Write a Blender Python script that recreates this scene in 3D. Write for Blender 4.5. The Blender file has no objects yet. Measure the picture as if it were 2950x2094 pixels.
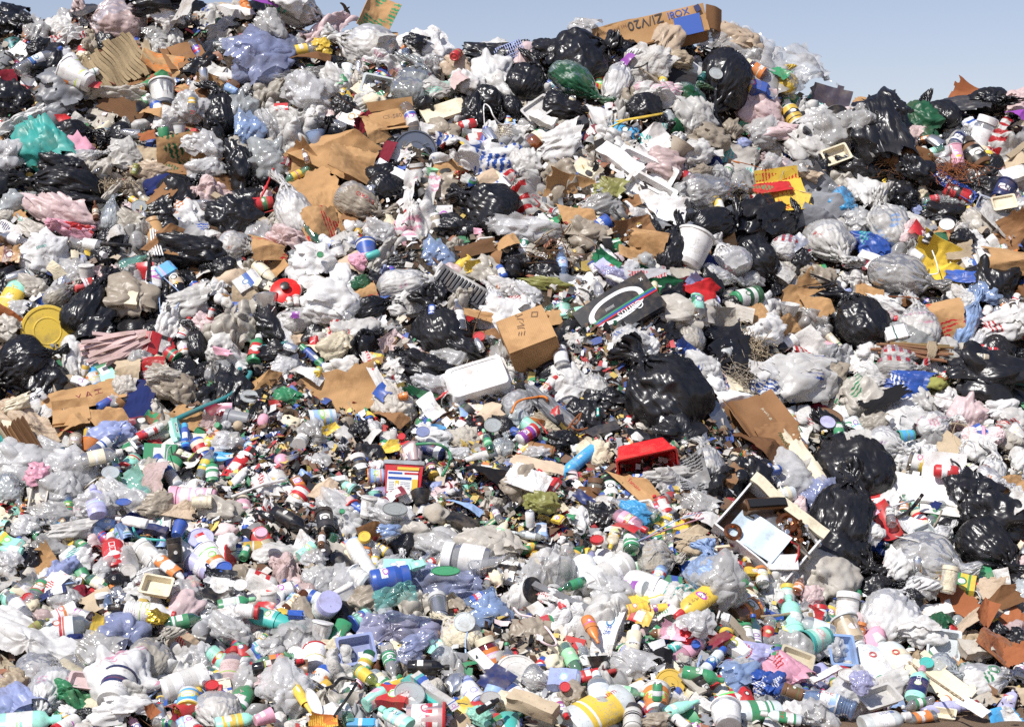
import bpy, math, random, colorsys
import numpy as np
from mathutils import Vector, Matrix
from mathutils.bvhtree import BVHTree

random.seed(7)
RNG = np.random.default_rng(7)
S = bpy.context.scene
COL = S.collection
PI = math.pi

# ------------------------------------------------------------------ camera, sky, sun, exposure
CAM_H, PITCH, FPX = 2.4, math.radians(-2.3), 2950 * 1.75
cam_d = bpy.data.cameras.new('camera'); cam = bpy.data.objects.new('camera', cam_d); COL.objects.link(cam)
cam.location = (0, 0, CAM_H); cam.rotation_euler = (PI / 2 + PITCH, 0, 0)
cam_d.sensor_width = 36; cam_d.lens = 36 * 1.75; cam_d.clip_start = .1; cam_d.clip_end = 3000
S.camera = cam
SUN = Vector((-.40, -.50, .80)).normalized()           # towards the sun
SUN_EL = math.asin(SUN.z); SUN_AZ = math.atan2(SUN.x, SUN.y)
world = bpy.data.worlds.new('World'); S.world = world; world.use_nodes = True
wn, wl = world.node_tree.nodes, world.node_tree.links
sky = wn.new('ShaderNodeTexSky'); sky.sky_type = 'NISHITA'; sky.sun_disc = False
sky.sun_elevation = SUN_EL; sky.sun_rotation = SUN_AZ
sky.altitude = 0; sky.air_density = 1.15; sky.dust_density = .4; sky.ozone_density = 3.6
hz = wn.new('ShaderNodeMix'); hz.data_type = 'RGBA'; hz.blend_type = 'MULTIPLY'; hz.inputs[0].default_value = 1; hz.inputs[7].default_value = (1.19, .95, .94, 1)   # the film's cast
wl.new(sky.outputs[0], hz.inputs[6]); wl.new(hz.outputs[2], wn['Background'].inputs[0]); wn['Background'].inputs[1].default_value = .095
sun_d = bpy.data.lights.new('sun', 'SUN'); sun_d.energy = 3.9; sun_d.angle = math.radians(.53); sun_d.color = (1, .965, .91)
sun_o = bpy.data.objects.new('sun', sun_d); COL.objects.link(sun_o)
sun_o.rotation_euler = SUN.to_track_quat('Z', 'Y').to_euler(); sun_o.location = (0, 0, 30)
S.view_settings.view_transform = 'Standard'; S.view_settings.look = 'None'
S.view_settings.exposure = 0.36; S.view_settings.gamma = 1
S.cycles.transparent_max_bounces = 10; S.cycles.max_bounces = 6; S.cycles.diffuse_bounces = 3
S.cycles.glossy_bounces = 2; S.cycles.transmission_bounces = 3
S.cycles.use_denoising = False; S.cycles.denoiser = 'OPENIMAGEDENOISE'; S.cycles.denoising_input_passes = 'RGB_ALBEDO_NORMAL'; S.cycles.denoising_prefilter = 'FAST'
S.cycles.caustics_reflective = False; S.cycles.caustics_refractive = False

# ------------------------------------------------------------------ materials
def mat(name, build):
    m = bpy.data.materials.new(name); m.use_nodes = True
    nt = m.node_tree; nt.nodes.clear()
    class N: pass
    n = N(); n.nt = nt
    def new(t, **k):
        x = nt.nodes.new('ShaderNode' + t)
        for a, v in k.items():
            if a.startswith('i_'):
                key = a[2:]
                key = int(key) if key.isdigit() else key.replace('_', ' ')
                x.inputs[key].default_value = v
            else: setattr(x, a, v)
        return x
    n.new = new
    n.link = lambda a, b: nt.links.new(a, b)
    n.obj = new('ObjectInfo'); n.co = new('TexCoord')
    out = new('OutputMaterial')
    n.link(build(n), out.inputs[0])
    return m

def mixc(n, fac, a, b, mode='MIX'):
    m = n.new('Mix', data_type='RGBA', blend_type=mode)
    for sock, v in ((m.inputs[0], fac), (m.inputs[6], a), (m.inputs[7], b)):
        if isinstance(v, (int, float)): sock.default_value = v
        elif isinstance(v, tuple): sock.default_value = v if len(v) == 4 else (*v, 1)
        else: n.link(v, sock)
    return m.outputs[2]
def noise(n, scale, detail=4, rough=.55, co=None, dist=0):
    x = n.new('TexNoise', i_Scale=scale, i_Detail=detail, i_Roughness=rough, i_Distortion=dist)
    n.link(co if co is not None else wco(n), x.inputs['Vector'])
    return x.outputs[0]
def wco(n):                       # object coordinates in metres, shifted per object so that copies differ
    g = n.new('NewGeometry')
    return g.outputs['Position']
def ramp(n, v, *stops):
    r = n.new('ValToRGB'); e = r.color_ramp.elements
    while len(e) < len(stops): e.new(.5)
    for k, (p, c) in enumerate(stops):
        e[k].position = p; e[k].color = c if isinstance(c, tuple) else (c, c, c, 1)
    n.link(v, r.inputs[0]); return r.outputs[0]
def bump(n, h, s, d=.01):
    b = n.new('Bump', i_Strength=s, i_Distance=d); n.link(h, b.inputs['Height']); return b.outputs[0]
def dirty(n, base, amount=.45, dirt=(.10, .065, .035), scale=7):
    f = noise(n, scale, 6, .65)
    k = ramp(n, f, (.48, 0.0), (.70, amount))
    s = noise(n, 60, 2)
    k2 = ramp(n, s, (.66, 0.0), (.72, amount * .8))
    return mixc(n, k2, mixc(n, k, base, dirt), (.03, .025, .02))
def wrinkle(n, s=1.0, fine=.25):  # creases of thin plastic: sharp meandering ridges with smooth facets between
    w = n.new('TexNoise', i_Scale=3.5 * s, i_Detail=2); n.link(wco(n), w.inputs['Vector'])
    a = n.new('VectorMath', operation='MULTIPLY_ADD'); a.inputs[1].default_value = (.35, .35, .35)
    n.link(w.outputs[1], a.inputs[0]); n.link(wco(n), a.inputs[2])
    tot = None
    for sc, amp in ((7 * s, 1.), (17 * s, .5), (40 * s, fine)):
        x = n.new('TexNoise', i_Scale=sc, i_Detail=0); n.link(a.outputs[0], x.inputs['Vector'])
        m = n.new('Math', operation='SUBTRACT', i_1=.5); n.link(x.outputs[0], m.inputs[0])
        m2 = n.new('Math', operation='ABSOLUTE'); n.link(m.outputs[0], m2.inputs[0])
        m3 = n.new('Math', operation='MULTIPLY', i_1=amp * 3); n.link(m2.outputs[0], m3.inputs[0])
        if tot is None: tot = m3.outputs[0]
        else:
            q = n.new('Math', operation='ADD'); n.link(tot, q.inputs[0]); n.link(m3.outputs[0], q.inputs[1]); tot = q.outputs[0]
    return tot
def streak(n):                    # pleats that run along a tied bag towards its neck
    mp = n.new('Mapping'); mp.inputs['Scale'].default_value = (1.6, 11, 11); n.link(n.co.outputs['Object'], mp.inputs[0])
    return ramp(n, noise(n, 1., 3, .55, mp.outputs[0], .6), (.3, 0.0), (.7, 1.0))
def thin(n, col, trans, gloss_r, clear, nrm, refl=.10):
    d = n.new('BsdfDiffuse'); t = n.new('BsdfTranslucent'); g = n.new('BsdfGlossy', i_Roughness=gloss_r)
    tr = n.new('BsdfTransparent')
    for x in (d, t): n.link(col, x.inputs['Color'])
    for x in (d, t, g): n.link(nrm, x.inputs['Normal'])
    a = n.new('MixShader', i_0=trans); n.link(d.outputs[0], a.inputs[1]); n.link(t.outputs[0], a.inputs[2])
    last = a.outputs[0]
    if clear:
        c = n.new('MixShader')
        if isinstance(clear, float): c.inputs[0].default_value = clear
        else: n.link(clear, c.inputs[0])
        tint = mixc(n, .5, col, (1, 1, 1)); n.link(tint, tr.inputs[0])
        n.link(last, c.inputs[1]); n.link(tr.outputs[0], c.inputs[2]); last = c.outputs[0]
    fr = n.new('LayerWeight', i_Blend=.25); n.link(nrm, fr.inputs['Normal'])
    f2 = n.new('Math', operation='MULTIPLY_ADD', i_1=.55, i_2=refl); n.link(fr.outputs['Fresnel'], f2.inputs[0])
    e = n.new('MixShader'); n.link(f2.outputs[0], e.inputs[0]); n.link(last, e.inputs[1]); n.link(g.outputs[0], e.inputs[2])
    return e.outputs[0]
def princ(n, col, rough=.4, nrm=None, metal=0., spec=.5, **k):
    p = n.new('BsdfPrincipled', i_Roughness=rough, i_Metallic=metal)
    p.inputs['Specular IOR Level'].default_value = spec
    for a, v in k.items(): p.inputs[a.replace('_', ' ')].default_value = v
    if isinstance(col, tuple): p.inputs[0].default_value = (*col[:3], 1)
    else: n.link(col, p.inputs[0])
    if nrm is not None: n.link(nrm, p.inputs['Normal'])
    return p.outputs[0]
def ink(n):
    return n.new('Attribute', attribute_type='OBJECT', attribute_name='ink').outputs['Color']
def gen(n): return n.co.outputs['Generated']
def dots(n):                      # printed motif: blocky letter-like marks in a patch of the bag
    v = n.new('TexVoronoi', feature='F1', distance='CHEBYCHEV', i_Scale=9); n.link(gen(n), v.inputs[0])
    w = ramp(n, v.outputs[0], (.32, 1.0), (.36, 0.0))
    big = n.new('TexNoise', i_Scale=2.2, i_Detail=0); n.link(gen(n), big.inputs[0])
    k = ramp(n, big.outputs[0], (.54, 0.0), (.57, 1.0))
    wv = n.new('TexWave', i_Scale=4.2, i_Distortion=4); wv.inputs['Detail Scale'].default_value = 3; n.link(gen(n), wv.inputs[0])
    w2 = ramp(n, wv.outputs[1], (.48, 0.0), (.54, 1.0))
    a = n.new('Math', operation='MULTIPLY'); n.link(w2, a.inputs[0]); n.link(k, a.inputs[1])
    return a.outputs[0]

def b_film(n):
    c = dirty(n, n.obj.outputs['Color'], .35, (.22, .15, .09), 6)
    return thin(n, c, .26, .38, 0, bump(n, wrinkle(n, .7, .05), .26, .016), .02)
def b_filmprint(n):
    c = mixc(n, dots(n), n.obj.outputs['Color'], ink(n))
    return thin(n, dirty(n, c, .3, (.22, .15, .09), 6), .26, .38, 0, bump(n, wrinkle(n, .7, .05), .26, .016), .02)
def b_stripe(n):
    w = n.new('TexWave', i_Scale=1.9, i_Distortion=.6, bands_direction='X'); n.link(gen(n), w.inputs[0])
    sep = n.new('SeparateXYZ'); n.link(gen(n), sep.inputs[0])
    k = ramp(n, sep.outputs[1], (.52, 0.0), (.54, 1.0))
    a = n.new('Math', operation='MULTIPLY'); n.link(ramp(n, w.outputs[1], (.5, 0.0), (.56, 1.0)), a.inputs[0]); n.link(k, a.inputs[1])
    c = mixc(n, a.outputs[0], n.obj.outputs['Color'], ink(n))
    return thin(n, dirty(n, c, .25), .34, .38, 0, bump(n, wrinkle(n, .7, .05), .26, .016), .02)
def b_clear(n):
    f = noise(n, 5, 3)
    return thin(n, dirty(n, mixc(n, .12, n.obj.outputs['Color'], (.95, .95, .96)), .28, (.40, .32, .23), 5), .36, .17, ramp(n, f, (.35, .20), (.7, .56)), bump(n, wrinkle(n, .65, .05), .45, .02), .05)
def b_black(n):
    c = dirty(n, n.obj.outputs['Color'], .30, (.055, .045, .034), 4)
    return princ(n, c, .29, bump(n, mixc(n, .5, wrinkle(n, .55, .03), streak(n)), .33, .025), 0, .5)
def b_plastic(n):
    return princ(n, dirty(n, n.obj.outputs['Color'], .5, (.20, .15, .10), 9), .36, bump(n, noise(n, 40, 3), .06, .003))
def b_frost(n):
    return thin(n, dirty(n, n.obj.outputs['Color'], .45, (.28, .21, .14), 9), .38, .25, .16, bump(n, noise(n, 30, 3), .15, .004), .05)
def b_pet(n):
    return thin(n, n.obj.outputs['Color'], .35, .09, .62, bump(n, noise(n, 30, 3), .3, .006), .10)
def b_glass(n):
    return princ(n, dirty(n, n.obj.outputs['Color'], .12, (.2, .15, .1), 30), .07, None, 0, .6)
def b_card(n):
    f = noise(n, 4, 5); g = noise(n, 120, 2)
    c = mixc(n, ramp(n, f, (.35, 0.0), (.75, .45)), n.obj.outputs['Color'], mixc(n, 1., n.obj.outputs['Color'], (.42, .36, .30), 'MULTIPLY'))
    c = mixc(n, ramp(n, g, (.3, 0.0), (.8, .25)), c, mixc(n, 1., c, (1.35, 1.35, 1.35), 'MULTIPLY'))
    wv = n.new('TexWave', i_Scale=22, i_Distortion=.8); n.link(n.co.outputs['Object'], wv.inputs[0])
    c = mixc(n, ramp(n, wv.outputs[1], (.3, 0.0), (.9, .16)), c, mixc(n, 1., c, (.5, .45, .4), 'MULTIPLY'))
    c = mixc(n, ramp(n, noise(n, 2.2, 6, .7), (.55, 0.0), (.68, .55)), c, mixc(n, 1., c, (.45, .38, .32), 'MULTIPLY'))
    return princ(n, c, .85, bump(n, noise(n, 35, 4), .25, .006), 0, .2)
def b_cardprint(n):
    f = noise(n, 4, 5)
    c = mixc(n, ramp(n, f, (.35, 0.0), (.75, .4)), n.obj.outputs['Color'], (.2, .11, .05))
    c = mixc(n, dots(n), c, ink(n))
    return princ(n, c, .8, bump(n, noise(n, 35, 4), .25, .006), 0, .2)
def b_paper(n):
    c = dirty(n, n.obj.outputs['Color'], .5, (.30, .20, .11), 8)
    return thin(n, c, .15, .6, 0, bump(n, wrinkle(n, 1.2), .5, .015), .0)
def b_metal(n):
    c = mixc(n, ramp(n, noise(n, 9, 5), (.5, 0.0), (.75, .5)), n.obj.outputs['Color'], (.25, .2, .16))
    return princ(n, c, .27, bump(n, noise(n, 25, 2), .2, .004), .85)
def b_cloth(n):
    c = dirty(n, n.obj.outputs['Color'], .2)
    return princ(n, c, .95, bump(n, noise(n, 160, 2), .35, .004), 0, .1)
def b_foam(n):
    v = n.new('TexVoronoi', i_Scale=140); n.link(wco(n), v.inputs[0])
    return princ(n, dirty(n, n.obj.outputs['Color'], .55, (.28, .2, .12), 6), .8, bump(n, v.outputs[0], .2, .003), 0, .2)
def b_wood(n):
    x = n.new('TexWave', i_Scale=6, i_Distortion=5, bands_direction='Y'); n.link(gen(n), x.inputs[0])
    c = mixc(n, x.outputs[1], n.obj.outputs['Color'], mixc(n, .6, n.obj.outputs['Color'], (.04, .025, .012)))
    return princ(n, dirty(n, c, .3), .85, bump(n, noise(n, 50, 5), .4, .006), 0, .2)
def b_print(n):                   # packaging print: bands, a panel with an emblem, rows of small type
    s = n.new('SeparateXYZ'); n.link(gen(n), s.inputs[0]); x, y, z = s.outputs; rnd = n.obj.outputs['Random']
    def mth(op, a, b=None, c=None):
        m = n.new('Math', operation=op)
        for k, v in enumerate((a, b, c)):
            if v is None: continue
            if isinstance(v, (int, float)): m.inputs[k].default_value = v
            else: n.link(v, m.inputs[k])
        return m.outputs[0]
    def fr(k): return mth('FRACT', mth('MULTIPLY', rnd, k))
    def band(v, lo, w): return mth('MULTIPLY', mth('GREATER_THAN', v, lo), mth('LESS_THAN', v, mth('ADD', lo, w)))
    base = n.obj.outputs['Color']; ic = ink(n); pale = (.78, .77, .72)
    hs = n.new('HueSaturation', i_Saturation=.9); n.link(ic, hs.inputs['Color']); n.link(mth('ADD', .2, mth('MULTIPLY', fr(7.), .6)), hs.inputs['Hue'])
    c = mixc(n, mth('MULTIPLY', band(x, mth('MULTIPLY_ADD', fr(13.), .5, .05), mth('MULTIPLY_ADD', fr(5.), .28, .08)), mth('GREATER_THAN', fr(29.), .3)), base, ic)
    c = mixc(n, mth('MULTIPLY', band(x, mth('MULTIPLY_ADD', fr(17.), .7, .1), .07), mth('GREATER_THAN', fr(31.), .4)), c, hs.outputs[0])
    c = mixc(n, mth('MULTIPLY', mth('MULTIPLY', band(x, mth('MULTIPLY_ADD', fr(11.), .35, .12), .34), band(y, .22, .56)), mth('GREATER_THAN', fr(37.), .45)), c, pale)
    ex = mth('DIVIDE', mth('SUBTRACT', x, mth('MULTIPLY_ADD', fr(19.), .3, .35)), .16); ey = mth('DIVIDE', mth('SUBTRACT', y, .5), mth('MULTIPLY_ADD', fr(23.), .18, .14)); rr2 = mth('ADD', mth('MULTIPLY', ex, ex), mth('MULTIPLY', ey, ey))
    em = mth('MULTIPLY', mth('LESS_THAN', rr2, 1.), mth('GREATER_THAN', fr(41.), .35)); c = mixc(n, em, c, hs.outputs[0]); c = mixc(n, mth('MULTIPLY', em, mth('LESS_THAN', rr2, .45)), c, pale)
    br = n.new('TexBrick', i_Scale=15); br.offset = .37; br.squash = .6; br.inputs['Mortar Size'].default_value = .03; br.inputs['Color1'].default_value = (0, 0, 0, 1); br.inputs['Color2'].default_value = (1, 1, 1, 1); br.inputs['Mortar'].default_value = (1, 1, 1, 1)
    n.link(gen(n), br.inputs[0])
    ty = mth('MULTIPLY', ramp(n, br.outputs[0], (.22, 1.0), (.26, 0.0)), band(x, mth('MULTIPLY_ADD', fr(43.), .3, .1), .45))
    c = mixc(n, mth('MULTIPLY', ty, .8), c, mixc(n, .6, ic, (.02, .02, .03)))
    return princ(n, dirty(n, c, .4, (.24, .18, .12), 9), .42)
def b_ink(n): return princ(n, n.obj.outputs['Color'], .6)
def b_glossink(n): return princ(n, n.obj.outputs['Color'], .3)
def b_litter(n):
    a = n.new('Attribute', attribute_name='tint')
    return princ(n, dirty(n, a.outputs['Color'], .3), .5, bump(n, noise(n, 60, 3), .3, .004), 0, .4)
def b_core(n):
    f = noise(n, 9, 8, .7); g = noise(n, 45, 6, .7)
    c = ramp(n, f, (.3, (.03, .022, .015, 1)), (.5, (.075, .055, .038, 1)), (.62, (.17, .13, .10, 1)), (.75, (.05, .04, .03, 1)))
    c2 = ramp(n, g, (.35, (.02, .017, .013, 1)), (.55, (.09, .07, .05, 1)), (.68, (.3, .27, .23, 1)))
    return princ(n, mixc(n, .5, c, c2), .9, bump(n, g, 1., .03), 0, .2)
def b_earth(n):
    f = noise(n, 3, 8, .65); g = noise(n, 70, 5, .7)
    c = ramp(n, f, (.3, (.17, .115, .075, 1)), (.7, (.27, .19, .13, 1)))
    c = mixc(n, ramp(n, g, (.35, 0.0), (.75, .5)), c, (.12, .08, .055))
    return princ(n, c, .95, bump(n, g, .8, .02), 0, .1)
M = {k[2:]: mat(k[2:], f) for k, f in list(globals().items()) if k.startswith('b_')}

# ------------------------------------------------------------------ small geometry helpers
def vnoise(p, seed=0):
    """smooth value noise on N x 3 points, -1..1"""
    p = np.asarray(p, float); i = np.floor(p).astype(np.int64); f = p - i; f = f * f * (3 - 2 * f)
    def h(a):
        n = (a[:, 0] * 374761393 + a[:, 1] * 668265263 + a[:, 2] * 2147483647 + seed * 974711) & 0x7fffffff
        n = (n ^ (n >> 13)) * 1274126177 & 0x7fffffff
        return ((n ^ (n >> 16)) & 0xffff) / 32767.5 - 1
    r = 0
    for dx in (0, 1):
        for dy in (0, 1):
            for dz in (0, 1):
                w = (f[:, 0] if dx else 1 - f[:, 0]) * (f[:, 1] if dy else 1 - f[:, 1]) * (f[:, 2] if dz else 1 - f[:, 2])
                r = r + w * h(i + np.array([dx, dy, dz]))
    return r
def fbm(p, seed=0, oct=3):
    r, a = 0, 1.
    for k in range(oct): r = r + a * vnoise(np.asarray(p) * 2 ** k, seed + k); a *= .5
    return r
def mk(name, V, F, material, smooth=True, sharp=None):
    me = bpy.data.meshes.new(name); me.from_pydata(np.asarray(V, float).tolist(), [], [list(map(int, f)) for f in F])
    me.materials.append(M[material or 'plastic'])
    if smooth:
        me.polygons.foreach_set('use_smooth', [True] * len(me.polygons))
        if sharp: me.set_sharp_from_angle(angle=math.radians(sharp))
    me.update(); return me
def grid_faces(nu, nv, wrap=False):
    a = np.arange(nu * nv).reshape(nv, nu)
    if wrap: a = np.concatenate([a, a[:, :1]], 1)
    return np.stack([a[:-1, :-1], a[:-1, 1:], a[1:, 1:], a[1:, :-1]], -1).reshape(-1, 4)
def edges_grid(nu, nv, wrap, step=1, diag=True):
    a = np.arange(nu * nv).reshape(nv, nu); out = []
    if wrap:
        out.append(np.stack([a, np.roll(a, -step, 1)], -1).reshape(-1, 2))
        if diag:
            out.append(np.stack([a[:-1], np.roll(a, -1, 1)[1:]], -1).reshape(-1, 2)); out.append(np.stack([a[1:], np.roll(a, -1, 1)[:-1]], -1).reshape(-1, 2))
    else:
        out.append(np.stack([a[:, :-step], a[:, step:]], -1).reshape(-1, 2))
        if diag:
            out.append(np.stack([a[:-1, :-1], a[1:, 1:]], -1).reshape(-1, 2)); out.append(np.stack([a[1:, :-1], a[:-1, 1:]], -1).reshape(-1, 2))
    out.append(np.stack([a[:-step], a[step:]], -1).reshape(-1, 2))
    return np.concatenate(out)
def relax(P, E, L0, iters, post, B=None, BL=None, bs=.25):
    """thin sheet whose material is larger than the room it has: keeps edge lengths, so it buckles into folds"""
    n = len(P); i, j = E[:, 0], E[:, 1]; deg = np.bincount(E.ravel(), minlength=n)[:, None] + 1e-9
    for it in range(iters):
        d = P[j] - P[i]; l = np.linalg.norm(d, axis=1) + 1e-9
        c = (.5 * (l - L0) / l)[:, None] * d
        A = np.stack([np.bincount(i, c[:, k], n) - np.bincount(j, c[:, k], n) for k in range(3)], 1)
        P = P + A / deg * 1.7
        if B is not None:
            bi, bj = B[:, 0], B[:, 1]; d = P[bj] - P[bi]; l = np.linalg.norm(d, axis=1) + 1e-9
            c = (.5 * np.minimum(l - BL, 0) / l)[:, None] * d
            A = np.stack([np.bincount(bi, c[:, k], n) - np.bincount(bj, c[:, k], n) for k in range(3)], 1)
            P = P + A * bs
        P = post(P, it)
    return P
def lathe(prof, n=18, oval=1.0):
    """profile of (x, r) turned about X"""
    prof = np.array(prof, float); t = np.arange(n) / n * 2 * PI
    V = np.stack([np.repeat(prof[:, 0], n), np.outer(prof[:, 1], np.cos(t)).ravel(), np.outer(prof[:, 1], np.sin(t)).ravel() * oval], 1)
    F = [tuple(f[::-1]) for f in grid_faces(n, len(prof), True)]
    return V, F
def tube(pts, r, n=6, closed=False):
    P = np.array(pts, float); V = []; up = np.array([.13, .21, .97])
    for k in range(len(P)):
        t = P[min(k + 1, len(P) - 1)] - P[max(k - 1, 0)]; t = t / (np.linalg.norm(t) + 1e-9)
        a = np.cross(t, up); a /= np.linalg.norm(a) + 1e-9; b = np.cross(a, t)
        rr = r[k] if hasattr(r, '__len__') else r
        for q in range(n): V.append(P[k] + rr * (math.cos(2 * PI * q / n) * a + math.sin(2 * PI * q / n) * b))
    F = [tuple(f) for f in grid_faces(n, len(P), True)] + [tuple(range(n))[::-1], tuple(range((len(P) - 1) * n, len(P) * n))]
    return np.array(V), F
def box(sx, sy, sz, bev=.0, seg=1):
    x, y, z = sx / 2, sy / 2, sz / 2
    if bev <= 0:
        V = np.array([(-x, -y, -z), (x, -y, -z), (x, y, -z), (-x, y, -z), (-x, -y, z), (x, -y, z), (x, y, z), (-x, y, z)])
        return V, [(3, 2, 1, 0), (4, 5, 6, 7), (0, 1, 5, 4), (1, 2, 6, 5), (2, 3, 7, 6), (3, 0, 4, 7)]
    r = bev; V = []; ring = []
    for zz, ins in ((-z, r), (-z + r, 0), (z - r, 0), (z, r)):
        for cx, cy, a0 in ((x, y, 0), (-x, y, 1), (-x, -y, 2), (x, -y, 3)):
            for k in range(3):
                a = (a0 + k / 2) * PI / 2; rr = max(r - ins, r * .05) if ins else r
                V.append((math.copysign(abs(cx) - r, cx) + rr * math.cos(a), math.copysign(abs(cy) - r, cy) + rr * math.sin(a), zz))
    F = [tuple(f) for f in grid_faces(12, 4, True)] + [tuple(range(12))[::-1], tuple(range(36, 48))]
    return np.array(V), F
def join(*parts):
    V, F, o = [], [], 0
    for v, f in parts:
        V.append(np.asarray(v, float)); F += [tuple(i + o for i in q) for q in f]; o += len(v)
    return np.concatenate(V), F
def xf(vf, loc=(0, 0, 0), rot=(0, 0, 0), sc=1):
    v, f = vf; m = Matrix.LocRotScale(Vector(loc), __import__('mathutils').Euler(rot), None)
    R = np.array(m.to_3x3()); return (np.asarray(v) * np.array(sc)) @ R.T + np.array(loc), f
# ------------------------------------------------------------------ crumpled things: sheets and skins with more material than room
import bmesh
def subdiv(V, F, *more):
    E, idx, F2 = {}, [], []
    n = len(V)
    def mid(a, b):
        k = (a, b) if a < b else (b, a)
        if k not in E: E[k] = n + len(E); idx.append(k)
        return E[k]
    for a, b, c in F:
        ab, bc, ca = mid(a, b), mid(b, c), mid(c, a)
        F2 += [(a, ab, ca), (ab, b, bc), (ca, bc, c), (ab, bc, ca)]
    idx = np.array(idx)
    out = [np.concatenate([A, .5 * (A[idx[:, 0]] + A[idx[:, 1]])]) for A in (V, *more)]
    return (out[0], F2, *out[1:])
def tri_edges(F):
    F = np.array(F); e = np.sort(np.concatenate([F[:, :2], F[:, 1:], F[:, [2, 0]]]), 1)
    return np.unique(e, axis=0)
def smooth(V, F, k=.5):
    e = tri_edges(F); n = len(V); deg = np.bincount(e.ravel(), minlength=n)[:, None]
    A = np.stack([np.bincount(e[:, 0], V[e[:, 1], q], n) + np.bincount(e[:, 1], V[e[:, 0], q], n) for q in range(3)], 1)
    return V * (1 - k) + k * A / deg
def crumple(V, F, stretch, levels, post, seed, jit=.03, iters=(60, 40, 25), k=.35):
    r = np.random.default_rng(seed); Q = V.copy()
    for lv in range(levels):
        E = tri_edges(F)
        L0 = np.linalg.norm(Q[E[:, 0]] - Q[E[:, 1]], axis=1) * stretch * (1 + .04 * lv)
        V = V + r.normal(0, jit / 2 ** lv, V.shape)
        V = relax(V, E, L0, iters[min(lv, len(iters) - 1)], lambda P, it: post(P, Q))
        if lv < levels - 1:
            V, F, Q = subdiv(V, F, Q); V = smooth(V, F, k)
    return smooth(V, F, .25), F, Q
def ico(n):
    bm = bmesh.new(); bmesh.ops.create_icosphere(bm, subdivisions=n, radius=.5)
    V = np.array([v.co for v in bm.verts]); F = [tuple(v.index for v in f.verts) for f in bm.faces]; bm.free(); return V, F
def trigrid(nx, ny, sx, sy):
    x, y = np.meshgrid(np.linspace(-sx / 2, sx / 2, nx), np.linspace(-sy / 2, sy / 2, ny))
    V = np.stack([x.ravel(), y.ravel(), 0 * x.ravel()], 1); F = []
    for q, (a, b, c, d) in enumerate(grid_faces(nx, ny)):
        F += [(a, b, c), (a, c, d)] if (q + q // (nx - 1)) % 2 else [(a, b, d), (b, c, d)]
    return V, F
def prune(V, F, keep, *more):
    F = [f for f in F if keep[list(f)].all()]
    used = np.zeros(len(V), bool)
    for f in F: used[list(f)] = True
    m = np.cumsum(used) - 1
    return (V[used], [tuple(m[list(f)]) for f in F], *[a[used] for a in more])
def unit(V):                                        # unit length in X, centred, resting on z = 0
    lo, hi = V.min(0), V.max(0); s = 1 / max(hi[0] - lo[0], 1e-6); c = (lo + hi) / 2; c[2] = lo[2]
    return (V - c) * s

def tri(x): return np.abs((x % 1) * 2 - 1) * 2 - 1
def vfolds(d, r, n, amp, spread=.45):
    h = np.zeros(len(d))
    for _ in range(n):
        e = r.normal(size=3); e /= np.linalg.norm(e); h += r.normal() * amp * np.abs(d @ e - r.uniform(-spread, spread))
    return h - h.mean()
def g_wad(seed, n=4, flat=.6, oy=.75, ears=3, fac=9, soft=.0):
    """a slack bag: flat-sided body, gathered points pulled out of it, creases running out from those points"""
    r = np.random.default_rng(seed); V, F = ico(n); d = V / np.linalg.norm(V, axis=1, keepdims=True)
    h = np.full(len(d), 9.)
    for _ in range(fac):
        q = r.normal(size=3); q /= np.linalg.norm(q); h = np.minimum(h, r.uniform(.34, .52) / np.maximum(d @ q, .05))
    rad = -.03 * np.log(np.exp(-np.minimum(h, .62) / .03) + math.exp(-.60 / .03)); rad = .75 * rad + .25 * .46
    off = d * 1.9 + seed * 3.1; rad = rad + .05 * fbm(off, seed, 2)
    cre = np.zeros(len(d))
    for k in range(ears):
        e = r.normal(size=3); e[2] = abs(e[2]) * .8 + .1; e /= np.linalg.norm(e)
        c = np.clip(d @ e, -1, 1); ang = np.arccos(c)
        a = np.cross(e, [.31, .2, .93]); a /= np.linalg.norm(a); b = np.cross(e, a); th = np.arctan2(d @ a, d @ b)
        w = np.exp(-(ang / .75) ** 2) * np.clip(ang / .15, 0, 1)
        th = th + .5 * vnoise(d * 2.5 + k + seed, seed + k) + .15 * vnoise(d * 7 + k, seed)
        cre += w * (tri(th * r.integers(5, 9) / (2 * PI)) * .045 + tri(th * r.integers(11, 17) / (2 * PI) + .3) * .016)
        rad = rad + r.uniform(.10, .30) * np.exp(-(ang / r.uniform(.16, .26)) ** 2)
    dw = d + .10 * np.stack([vnoise(d * 2.2 + 3 * k + seed, seed + k) for k in range(3)], 1)
    cre += vfolds(dw, r, 26, .030) + vfolds(dw * 1.0, r, 40, .011, .9)
    dv = d + .05 * np.stack([vnoise(d * 5 + 7 * k + seed, seed + k) for k in range(3)], 1)
    for k in range(5):                                 # long folds
        e = r.normal(size=3); e /= np.linalg.norm(e); f = r.uniform(1.6, 4.2)
        ph = (dv @ e) * f; m = np.clip(vnoise(d * 1.5 + 5 * k + 2, seed * 3 + k) * 2, 0, 1)
        cre += m * tri(ph) * .085 / f
    cre += .008 * np.abs(vnoise(d * 16 + seed, seed + 5))
    rad = rad + cre * (1 - soft)
    V = d * rad[:, None] * np.array([1, oy, flat])
    keep = d[:, 2] > -.55
    V, F = prune(V, F, keep); return unit(V), F
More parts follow.
